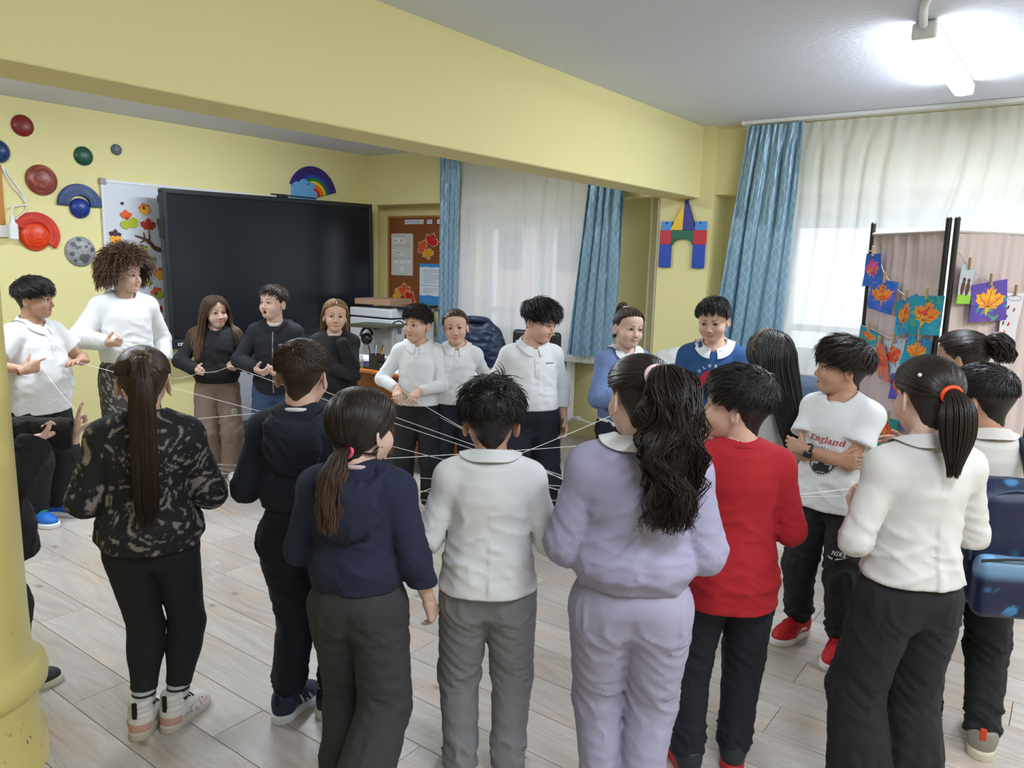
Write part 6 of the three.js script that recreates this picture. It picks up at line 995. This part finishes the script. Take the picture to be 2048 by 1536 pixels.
  B('cabinet', 0.56, 0.62, 0.56, 0.29, 0.33, -0.29); B('body', 0.58, 0.38, 0.58, 0.29, 0.835, -0.29); B('scanner_lid', 0.6, 0.08, 0.56, 0.3, 1.08, -0.3); for (let i = 0; i < 3; i++) B('paper_drawer', 0.5, 0.17, 0.02, 0.29, 0.13 + i * 0.19, 0.0, mat([0.55, 0.57, 0.59], 0.4)); B('control_panel', 0.2, 0.2, 0.02, 0.14, 0.9, 0.004, mat([0.68, 0.7, 0.72], 0.35)); B('screen', 0.05, 0.07, 0.012, 0.08, 0.93, 0.016, mat([0.12, 0.15, 0.18], 0.15), 0.004); B('output_slot', 0.3, 0.03, 0.02, 0.38, 0.96, 0.002, mat([0.08, 0.09, 0.1], 0.5), 0.004); for (let i = 0; i < 3; i++) B('button', 0.03, 0.02, 0.008, 0.15 + i * 0.045, 0.96, 0.016, mat([0.5, 0.53, 0.56], 0.4), 0.003); B('seam', 0.006, 0.006, 0.5, 0.0, 0.65, -0.29, mat([0.25, 0.26, 0.28], 0.6), 0.001);
  solo('cardboard_box', 'flat brown cardboard box on top of the printer', 'box', rbox(0.36, 0.055, 0.42, 0.004, 0, 0.0275, 0), mat([0.36, 0.21, 0.13], 0.85), [5.34, 1.152, -5.5], 0.15);
  const sc = thing('scanner_tray', 'black slim device lying on the printer lid', 'device', [5.44, 1.121, -5.14], 0.1); part(sc, 'body', rbox(0.5, 0.032, 0.12, 0.012, 0, 0.016, 0), mat([0.015, 0.016, 0.018], 0.3)); for (const x of [-0.1, -0.05]) part(sc, 'button', cyl(0.008, 0.008, 0.006, 14).rotateX(Math.PI / 2).translate(x, 0.016, 0.062), mat([0.4, 0.4, 0.42], 0.3));
  const gb = thing('side_tray', 'olive green tray held beside the printer', 'tray', [4.98, 0.98, -5.22], 0.2); part(gb, 'plate', rbox(0.28, 0.03, 0.42, 0.008, 0, 0.0, 0), mat([0.06, 0.062, 0.03], 0.45)); part(gb, 'arm', rbox(0.16, 0.03, 0.03, 0.006, 0.12, -0.03, -0.05), M.black);
  const ho = thing('headphones', 'black headphones hanging under the olive tray', 'headphones', [4.93, 0.855, -5.3]); part(ho, 'ear_cup', new THREE.SphereGeometry(0.055, 24, 16).scale(0.8, 1, 1.1), mat([0.012, 0.012, 0.013], 0.35)); part(ho, 'headband', new THREE.TorusGeometry(0.07, 0.012, 8, 24, 3.2).translate(0, 0.03, 0), M.black);
  solo('cable', 'black cable curving over the printer side', 'cable', tube([[5.1, 1.0, -5.13], [5.16, 1.02, -5.11], [5.24, 0.98, -5.12], [5.27, 0.9, -5.135], [5.28, 0.82, -5.14]], 0.006, 24), M.black);
  // chairs
  const chair = (label, x, z, turn) => { const t = thing('office_chair', label, 'chair', [x, 0, z], turn), l = mat([0.014, 0.014, 0.016], 0.35); part(t, 'seat', rbox(0.48, 0.09, 0.48, 0.035, 0, 0.46, 0, 3), l); part(t, 'backrest', rbox(0.46, 0.52, 0.08, 0.035, 0, 0.76, -0.24, 3), l); part(t, 'column', cyl(0.03, 0.03, 0.34, 16, 0, 0.25, 0), M.chrome); for (let i = 0; i < 5; i++) { const a = i * 1.2566; part(t, 'leg', rbox(0.3, 0.03, 0.045, 0.01, 0.15, 0.08, 0).rotateY(a), M.black); part(t, 'caster', new THREE.SphereGeometry(0.028, 12, 10).translate(Math.cos(a) * 0.29, 0.028, -Math.sin(a) * 0.29), M.black); } for (const q of [1, -1]) part(t, 'armrest', merge([rbox(0.05, 0.03, 0.28, 0.012, q * 0.26, 0.66, 0), rbox(0.03, 0.18, 0.04, 0.01, q * 0.26, 0.56, 0)]), M.black); return t; };
  chair('black leather office chair behind the desk, left bare', 5.16, -3.7, -1.5); chair('black office chair under the navy jacket', 5.12, -4.3, -1.35);
  { const sd = (x, y, z) => { let d = ell(x, y - 0.86, z + 0.02, 0.25, 0.24, 0.09); d = smin(d, ell(Math.abs(x) - 0.2, y - 0.72, z, 0.085, 0.26, 0.09), 0.05); d -= 0.01 * (1 - 2 * Math.abs(n3(x * 4, y * 11, z * 5))); return Math.max(d, 0.5 - y); }; const g = thing('jacket', 'navy quilted jacket over the office chair', 'jacket', [5.34, 0, -4.33], -1.35); part(g, 'body', nets(sd, [-0.36, 0.45, -0.2], [0.36, 1.15, 0.2], 0.011), cloth([0.01, 0.022, 0.06], { roughness: 0.5 })); part(g, 'collar', new THREE.TorusGeometry(0.09, 0.03, 8, 24).rotateX(1.4).translate(0, 1.07, -0.02), cloth([0.012, 0.026, 0.07], { roughness: 0.5 })); }
  const bt = thing('water_bottle', 'big turquoise plastic bottle on the window sill', 'bottle', [5.93, 0.795, -5.46]), bl = phys([0.03, 0.32, 0.3], 0.12, { transmission: 0.55, thickness: 0.02, ior: 1.4 }); part(bt, 'bottle', new THREE.LatheGeometry([[0, 0], [0.05, 0.002], [0.056, 0.02], [0.056, 0.1], [0.053, 0.12], [0.056, 0.14], [0.055, 0.2], [0.04, 0.26], [0.018, 0.31], [0.016, 0.33]].map((q) => new THREE.Vector2(...q)), 32), bl); part(bt, 'label', cyl(0.0572, 0.0572, 0.08, 32, 0, 0.15, 0), mat([0.12, 0.32, 0.5], 0.4)); part(bt, 'cap', cyl(0.019, 0.019, 0.025, 18, 0, 0.338, 0), mat([0.01, 0.22, 0.2], 0.4));
  { const sd = (x, y, z) => { let d = ell(x, y - 0.17, z, 0.16, 0.2, 0.11); d -= 0.012 * n3(x * 8, y * 8, z * 8); return Math.max(d, -y + 0.002); }; const g = thing('bag', 'black soft bag on the floor beside the sturdy boy', 'bag', [3.92, 0, -2.32], 0.5); part(g, 'body', nets(sd, [-0.2, -0.01, -0.16], [0.2, 0.42, 0.16], 0.012), cloth([0.01, 0.01, 0.012])); part(g, 'strap', tube([[-0.05, 0.36, 0], [-0.06, 0.45, 0.01], [0, 0.48, 0], [0.06, 0.45, 0.01], [0.05, 0.36, 0]], 0.009, 24), cloth([0.008, 0.008, 0.01])); }
  solo('shoe_bag', 'small white bundle on the floor by the back wall', 'bundle', nets((x, y, z) => smax(smin(ell(x, y - 0.035, z, 0.09, 0.04, 0.045), ell(x - 0.05, y - 0.045, z, 0.05, 0.04, 0.045), 0.02), -y, 0.005) - 0.003 * n3(x * 30, y * 30, z * 30), [-0.12, -0.01, -0.08], [0.13, 0.1, 0.08], 0.006), mat('#e3e4e6', 0.7), [3.69, 0.002, -6.06]);
}
{ // sofa by the near window and the coat by the pillar
  const t = thing('sofa', 'blue-grey upholstered sofa with a wooden base by the near window', 'sofa', [0, 0, 0]), f = cloth([0.085, 0.118, 0.175]), S = (n, w, h, d, x, y, z, r, m = f) => part(t, n, rbox(w, h, d, r, x, y, z, 4), m);
  S('base', 0.66, 0.1, 1.45, 5.38, 0.06, -1.15, 0.015, mat([0.32, 0.2, 0.09], 0.5)); S('seat_cushion', 0.64, 0.32, 1.42, 5.37, 0.27, -1.15, 0.08); S('backrest', 0.2, 0.5, 1.44, 5.56, 0.6, -1.15, 0.07); S('armrest', 0.6, 0.46, 0.16, 5.39, 0.33, -1.9, 0.06); S('armrest', 0.6, 0.46, 0.16, 5.39, 0.33, -0.42, 0.06);
  const c = thing('coat', 'black and white coat draped on a stand at the pillar foot', 'coat', [5.55, 0, -2.5]); part(c, 'lining', nets((x, y, z) => smax(ell(x, y - 0.75, z, 0.12, 0.22, 0.24) - 0.012 * n3(x * 9, y * 9, z * 9), 0.45 - y, 0.01), [-0.2, 0.4, -0.3], [0.2, 1.05, 0.3], 0.012), cloth([0.62, 0.62, 0.6])); part(c, 'sleeve', nets((x, y, z) => smin(ell(x + 0.03, y - 0.68, z - 0.12, 0.12, 0.22, 0.13), ell(x, y - 0.9, z - 0.2, 0.05, 0.1, 0.05), 0.05) - 0.01 * n3(x * 9, y * 9, z * 9), [-0.22, 0.4, -0.1], [0.2, 1.06, 0.32], 0.012), cloth([0.012, 0.012, 0.014])); part(c, 'stand', merge([cyl(0.015, 0.015, 0.75, 12, 0, 0.375, 0), cyl(0.16, 0.17, 0.02, 24, 0, 0.01, 0)]), M.black);
}
// folding screen with the clipped paintings
{
  const t = thing('folding_screen', 'folding screen of pale pink cloth on black posts', 'folding screen', [0, 0, 0]), A = V(4.44, 0, -0.94), B = V(4.04, 0, -0.54), C = V(4.03, 0, -0.505), D = V(4.5, 0, -0.17), pink = cloth([0.6, 0.48, 0.46], { side: THREE.DoubleSide });
  const frame = (a, b) => { const u = b.clone().sub(a), L = u.length(); u.normalize(); const n = V(-u.z, 0, u.x); if (n.dot(V(-1, 0, 0.2)) < 0) n.negate(); return { a, u, n, L, at: (s, y, o = 0) => a.clone().addScaledVector(u, s).addScaledVector(n, o).setY(y) }; };
  for (const [i, F] of [frame(A, B), frame(C, D)].entries()) {
    for (const s of [0, F.L]) { const p = F.at(s, 0); part(t, 'post', cyl(0.0125, 0.0125, 1.83, 14, p.x, 0.918, p.z), M.black); part(t, 'cap', new THREE.SphereGeometry(0.0135, 12, 8).translate(p.x, 1.835, p.z), M.black); }
    for (const y of [1.785, 0.12]) { const p = F.at(0, y), q = F.at(F.L, y); part(t, 'rail', tube([p, p.clone().lerp(q, 0.5), q], 0.009, 8, 10), mat([0.6, 0.56, 0.54], 0.4)); }
    const nu = 60, nv = 20, pos = [], idx = []; for (let j = 0; j <= nv; j++) for (let k = 0; k <= nu; k++) { const s = lerp(0.012, F.L - 0.012, k / nu), y = lerp(1.785, 0.125, j / nv), p = F.at(s, y, 0.007 * n3(s * 16 + i * 9, y * 0.7, 3) + 0.003 * Math.sin(s * 70 + i)); pos.push(p.x, p.y, p.z); if (k < nu && j < nv) { const q = j * (nu + 1) + k; idx.push(q, q + 1, q + nu + 1, q + 1, q + nu + 2, q + nu + 1); } }
    const g = new THREE.BufferGeometry(); g.setAttribute('position', new THREE.Float32BufferAttribute(pos, 3)); g.setIndex(idx); g.computeVertexNormals(); part(t, 'cloth_panel', g, pink);
  }
  const art = (bg, bg2, lf, lf2, sd) => canvas(192, 256, (x, W, H) => {
    x.fillStyle = bg[0]; x.fillRect(0, 0, W, H); for (let i = 0; i < 70; i++) { x.fillStyle = [...bg, ...bg2][Math.floor(Math.abs(n3(i * 1.7, sd, 2)) * 2.6 * (bg.length + bg2.length)) % (bg.length + bg2.length)]; x.globalAlpha = 0.75; x.beginPath(); const cx = W * (0.5 + 0.6 * n3(i * 3.1, sd, 5)), cy = H * (0.5 + 0.6 * n3(i * 2.7, sd, 8)); x.ellipse(cx, cy, 18 + 14 * Math.abs(n3(i, sd, 1)), 9, n3(i, sd, 4) * 3, 0, 7); x.fill(); } x.globalAlpha = 1;
    x.save(); x.translate(W * 0.5, H * 0.52); x.rotate(0.25 * Math.sin(sd * 5)); const H2 = [[0, 1], [0.14, 0.72], [0.3, 0.8], [0.26, 0.42], [0.52, 0.6], [0.6, 0.46], [0.92, 0.42], [0.78, 0.2], [0.86, 0.08], [0.48, -0.2], [0.52, -0.34], [0.12, -0.3], [0.04, -0.7]], P = [...H2, ...H2.slice().reverse().map(([a, b]) => [-a, b])]; x.beginPath(); P.forEach(([a, b], i) => (i ? x.lineTo(a * W * 0.46, -b * H * 0.44) : x.moveTo(a * W * 0.46, -b * H * 0.44))); x.closePath(); x.fillStyle = lf[0]; x.fill(); x.clip();
    for (let i = 0; i < 26; i++) { x.fillStyle = [...lf, ...lf2][i % (lf.length + lf2.length)]; x.globalAlpha = 0.8; x.beginPath(); x.ellipse(W * 0.5 * n3(i * 2.1, sd, 3), H * 0.5 * n3(i * 1.9, sd, 6), 20, 9, i, 0, 7); x.fill(); } x.globalAlpha = 1; x.strokeStyle = '#5a2410'; x.lineWidth = 2.5; for (const [a, b] of [[0, 0.9], [0.7, 0.4], [-0.7, 0.4], [0.5, -0.15], [-0.5, -0.15]]) { x.beginPath(); x.moveTo(0, H * 0.12); x.lineTo(a * W * 0.46, -b * H * 0.44); x.stroke(); } x.restore();
  });
  const BL = ['#1f63c4', '#2a86c9', '#3459b4'], TQ = ['#1690a8', '#1f7fc0', '#27a7b5'], PK = ['#c24fa0', '#8a4cb8'], GN = ['#54b06a', '#2c9c8c'], OR = ['#ec8a1e', '#f3b229'], RE = ['#e2502a', '#d83a4a'], VI = ['#5a3f9e', '#38439e'];
  const F1 = frame(A, B), F2 = frame(C, D);
  const pic = (F, label, c, tex, peg = true, m, group) => {      // c: corners (along the panel, height): top left, top right, bottom right, bottom left
    const g = new THREE.BufferGeometry(), pos = [], uv = [], idx = [], n = 8, off = c[4] ?? 0.03, th = 0.0012;
    for (const [lay, o] of [[0, th], [1, 0]]) for (let j = 0; j <= n; j++) for (let i = 0; i <= n; i++) { const u = i / n, v = j / n, s = lerp(lerp(c[0][0], c[1][0], u), lerp(c[3][0], c[2][0], u), v), y = lerp(lerp(c[0][1], c[1][1], u), lerp(c[3][1], c[2][1], u), v), p = F.at(s, y, off + o + 0.012 * n3(s * 6, y * 6, off * 90) * v); pos.push(p.x, p.y, p.z); uv.push(u, 1 - v); if (i < n && j < n) { const q = lay * (n + 1) * (n + 1) + j * (n + 1) + i; idx.push(...(lay ? [q, q + n + 1, q + 1, q + 1, q + n + 1, q + n + 2] : [q, q + 1, q + n + 1, q + 1, q + n + 2, q + n + 1])); } }
    g.setAttribute('position', new THREE.Float32BufferAttribute(pos, 3)); g.setAttribute('uv', new THREE.Float32BufferAttribute(uv, 2)); g.setIndex(idx); g.computeVertexNormals();
    solo('painting', label, 'painting', g, new THREE.MeshStandardMaterial({ map: tex, roughness: 0.7, side: THREE.DoubleSide }));
    if (peg) { const p = F.at((c[0][0] + c[1][0]) / 2, (c[0][1] + c[1][1]) / 2 + 0.012, off + 0.006); const k = solo('clothes_peg', 'wooden peg holding the ' + peg, 'peg', merge([rbox(0.009, 0.055, 0.006, 0.002, 0, 0, 0.004), rbox(0.009, 0.055, 0.006, 0.002, 0, 0, -0.004)]), mat([0.5, 0.34, 0.19], 0.7), [p.x, p.y, p.z]); k.rotation.y = Math.atan2(F.n.x, F.n.z); }
  };
  pic(F1, 'narrow blue painting with a pink leaf, highest on the left post', [[0.012, 1.686], [0.131, 1.685], [0.158, 1.527], [0.004, 1.514], 0.03], art(BL, BL, ['#e0549a', '#f09a3c'], OR, 1), 'highest painting');
  pic(F1, 'violet and blue painting below the highest one', [[0.093, 1.56], [0.307, 1.544], [0.278, 1.383], [0.062, 1.406], 0.036], art(BL, PK, OR, RE, 2), 'violet painting');
  pic(F1, 'turquoise painting with a yellow leaf, half covered by its neighbour', [[0.295, 1.449], [0.448, 1.497], [0.419, 1.316], [0.304, 1.273], 0.03], art(TQ, BL, OR, RE, 3), 'half covered painting');
  pic(F1, 'bright green-blue painting with a red and yellow leaf by the middle posts', [[0.421, 1.484], [0.645, 1.495], [0.642, 1.315], [0.414, 1.301], 0.04], art(TQ, GN, OR, RE, 4), 'bright green-blue painting');
  pic(F1, 'small turquoise painting low on the left post', [[0.02, 1.311], [0.182, 1.279], [0.168, 1.208], [0.01, 1.23], 0.03], art(TQ, GN, OR, RE, 5), 'small turquoise painting');
  pic(F1, 'pale grey mosaic drawing with a red leaf', [[0.233, 1.25], [0.397, 1.271], [0.385, 1.11], [0.272, 1.081], 0.03], art(['#a9bfc6', '#b8c9cd'], ['#8d86bf'], RE, OR, 6), 'mosaic drawing');
  pic(F1, 'turquoise painting with an orange leaf hanging aslant under the bright one', [[0.422, 1.302], [0.587, 1.286], [0.553, 1.158], [0.383, 1.151], 0.034], art(TQ, BL, ['#f08a1c', '#f5a524'], OR, 7), 'slanting painting');
  pic(F1, 'red and orange strip painting behind the dark-haired boy', [[0.176, 1.235], [0.255, 1.23], [0.325, 1.048], [0.226, 1.061], 0.042], art(['#d2705a', '#c9624f'], ['#5a8fb0'], RE, OR, 8), 'strip painting');
  pic(F1, 'dark violet painting between the girl and the boy', [[0.317, 1.1], [0.426, 1.091], [0.422, 0.98], [0.322, 0.969], 0.03], art(VI, BL, RE, OR, 9), 'dark violet painting');
  pic(F1, 'lowest turquoise painting with a red leaf', [[0.265, 0.874], [0.417, 0.874], [0.385, 0.708], [0.27, 0.718], 0.036], art(['#14867f', '#1a9a8e'], GN, RE, OR, 10), 'lowest painting');
  pic(F1, 'blue and violet painting behind the girl’s white sleeve', [[0.403, 0.98], [0.491, 0.993], [0.5, 0.872], [0.424, 0.831], 0.03], art(BL, VI, RE, OR, 11), 'blue and violet painting');
  pic(F1, 'orange and violet scrap painting, lowest on the left', [[0.225, 0.755], [0.3, 0.748], [0.322, 0.674], [0.221, 0.706], 0.03], art(VI, PK, OR, RE, 12), 'scrap painting');
  pic(F2, 'drawing of two brown bears on grass', [[0.021, 1.638], [0.1, 1.62], [0.089, 1.459], [0.007, 1.461], 0.03], canvas(128, 256, (x, W, H) => { x.fillStyle = '#b4bcc2'; x.fillRect(0, 0, W, H); x.fillStyle = '#8fc63a'; x.fillRect(0, H * 0.76, W, H); x.fillStyle = '#5a2a20'; for (const q of [0.32, 0.68]) { x.beginPath(); x.ellipse(W * q, H * 0.58, W * 0.15, H * 0.2, 0.1, 0, 7); x.fill(); x.beginPath(); x.arc(W * (q + 0.03), H * 0.37, W * 0.12, 0, 7); x.fill(); } x.fillStyle = '#41627c'; for (let i = 0; i < 7; i++) x.fillRect(W * (0.08 + 0.13 * i), H * 0.03, 4, 5); }), 'bear drawing');
  pic(F2, 'purple and green painting with a big yellow leaf on the right panel', [[0.088, 1.545], [0.294, 1.576], [0.313, 1.387], [0.096, 1.375], 0.036], art(VI, [...GN, '#7a3f94'], ['#f0a51f', '#e8861b'], OR, 14), 'purple and green painting');
  pic(F2, 'white drawing with a rain cloud and falling leaves', [[0.298, 1.514], [0.416, 1.511], [0.389, 1.269], [0.292, 1.27], 0.03], canvas(128, 256, (x, W, H) => { x.fillStyle = '#d9d3d6'; x.fillRect(0, 0, W, H); x.strokeStyle = '#5a6f9c'; x.lineWidth = 3; x.beginPath(); x.ellipse(W * 0.55, H * 0.1, W * 0.35, H * 0.05, 0, 0, 7); x.stroke(); for (const [a, b, c] of [[0.1, 0.1, '#2b2350'], [0.12, 0.25, '#5d2017'], [0.3, 0.28, '#5d2017'], [0.15, 0.4, '#5d2017'], [0.3, 0.46, '#3a2a24'], [0.62, 0.32, '#9a5a30'], [0.5, 0.6, '#c21d22'], [0.2, 0.58, '#5a4038']]) { x.fillStyle = c; x.beginPath(); x.ellipse(W * a, H * b, 7, 11, 0.4, 0, 7); x.fill(); } x.fillStyle = '#d9702a'; x.fillRect(W * 0.3, H * 0.72, 16, H * 0.28); }), 'rain drawing');
  const cord = (label, F, pts) => solo('picture_cord', label, 'cord', tube(pts.map(([s, y]) => F.at(s, y, 0.025)), 0.0022, 40, 5), mat([0.62, 0.56, 0.48], 0.9));
  cord('upper cord across the left panel of the screen', F1, [[0.0, 1.7], [0.07, 1.69], [0.2, 1.56], [0.37, 1.48], [0.52, 1.495], [0.57, 1.52]]); cord('lower cord across the left panel of the screen', F1, [[0.0, 1.31], [0.1, 1.3], [0.3, 1.265], [0.5, 1.3], [0.57, 1.32]]); cord('cord across the right panel of the screen', F2, [[0.0, 1.69], [0.06, 1.635], [0.19, 1.565], [0.36, 1.515], [0.5, 1.53], [0.575, 1.56]]);
}
{ // backpack worn by the boy at the right edge
  const p = V(2.89, 0, -0.214), t = thing('backpack', 'dark blue patterned backpack with a printed front pocket', 'backpack', [p.x, 0, p.z], rad(120)), k = 1;
  const space = (x, y, z) => { const a = n3(x * 5, y * 5, z * 5), b = n3(x * 9 + a * 2, y * 9 + 4, z * 9), q = sstep(0.05, 0.75, a * 0.6 + b * 0.6); return [lerp(0.006, 0.05, q * q), lerp(0.012, 0.2, q * q), lerp(0.045, 0.38, q * q)]; };
  const B = (cx, cy, cz, hx, hy, hz, r) => (x, y, z) => { const a = Math.abs(x - cx) - hx + r, b = Math.abs(y - cy) - hy + r, c = Math.abs(z - cz) - hz + r; return Math.hypot(Math.max(a, 0), Math.max(b, 0), Math.max(c, 0)) + Math.min(Math.max(a, b, c), 0) - r; };
  const m = cloth('#ffffff', { vertexColors: true, roughness: 0.45 }), main = B(0.01, 0.79, -0.19, 0.125, 0.2, 0.08, 0.07), lower = B(0.01, 0.68, -0.275, 0.108, 0.095, 0.035, 0.034);
  part(t, 'body', nets((x, y, z) => main(x, y, z) - 0.004 * n3(x * 9, y * 9, z * 9), [-0.2, 0.55, -0.3], [0.2, 1.03, -0.09], 0.008, space), m);
  const pk = part(t, 'front_pocket', nets((x, y, z) => lower(x, y, z) - 0.002 * n3(x * 12, y * 12, z * 12), [-0.16, 0.56, -0.32], [0.16, 0.8, -0.2], 0.007, (x, y, z) => { const s = sstep(0.7, 0.735, y) * 0.8, q = space(x * 2, y * 2, z); return [q[0] + 0.18 * s, q[1] + 0.32 * s, q[2] + 0.45 * s]; }), m);
  part(pk, 'zip', tube([[-0.09, 0.765, -0.298], [0.01, 0.778, -0.312], [0.11, 0.765, -0.298]], 0.004, 24, 6), M.black); part(t, 'zip', tube([[-0.105, 0.75, -0.258], [-0.1, 0.92, -0.258], [0.01, 0.97, -0.258], [0.12, 0.92, -0.258], [0.125, 0.75, -0.258]], 0.004, 50, 6), mat([0.03, 0.06, 0.12], 0.5));
  for (const q of [1, -1]) part(t, 'shoulder_strap', tube([[0.085 * q, 0.96, -0.14], [0.088 * q, 1.045, -0.085], [0.09 * q, 1.072, -0.01], [0.095 * q, 1.02, 0.085], [0.105 * q, 0.88, 0.115], [0.135 * q, 0.74, 0.06], [0.15 * q, 0.66, -0.08], [0.14 * q, 0.64, -0.15]], 0.018, 60, 10).scale(1, 1, 1), cloth([0.008, 0.012, 0.025]));
  part(t, 'loose_strap', tube([[0.14, 0.64, -0.15], [0.17, 0.56, -0.14], [0.175, 0.5, -0.13]], 0.007, 14, 6), M.black);
}
{ // the yarn the class has spun from hand to hand
  const t = thing('yarn', 'white yarn stretched from hand to hand across the circle', 'yarn', [0, 0, 0]), m = mat([0.8, 0.79, 0.76], 0.9), N = 'ABCDEFGHIJKLMNOPQRSTUV';
  for (const [a, b, sag] of ['A0T0', 'V1F1', 'B0C1', 'C1C0', 'C0D1', 'D0T1', 'C0T1', 'F0T0', 'G1T0', 'Q1J1', 'R0I1', 'S1T0', 'J1U0', 'U0O0', 'T1N0', 'P1Q0', 'P1S0', 'P1U1', 'P0T1', 'A1V0'].map((p, i) => [held[N.indexOf(p[0])][+p[1]], held[N.indexOf(p[2])][+p[3]], 0.004 + 0.004 * (i % 4)])) part(t, 'strand', tube(Array.from({ length: 6 }, (_, k) => a.clone().lerp(b, k / 5).add(V(0, -sag * Math.sin((k / 5) * Math.PI), 0))), 0.0013, 20, 5), m);
}
{ // conduit of the ceiling lamp
  const [x, z] = LAMPS[0]; solo('lamp_cable', 'white cable conduit running over the ceiling to the lamp', 'cable', tube([[x - 0.68, CEIL - 0.03, z], [x - 0.75, CEIL - 0.018, z + 0.01], [x - 0.95, CEIL - 0.018, z + 0.05], [x - 1.3, CEIL - 0.018, z + 0.2], [x - 1.7, CEIL - 0.018, z + 0.55], [x - 1.9, CEIL - 0.018, z + 1.2]], 0.016, 60, 10), M.white);
}
renderer.render(scene, camera);
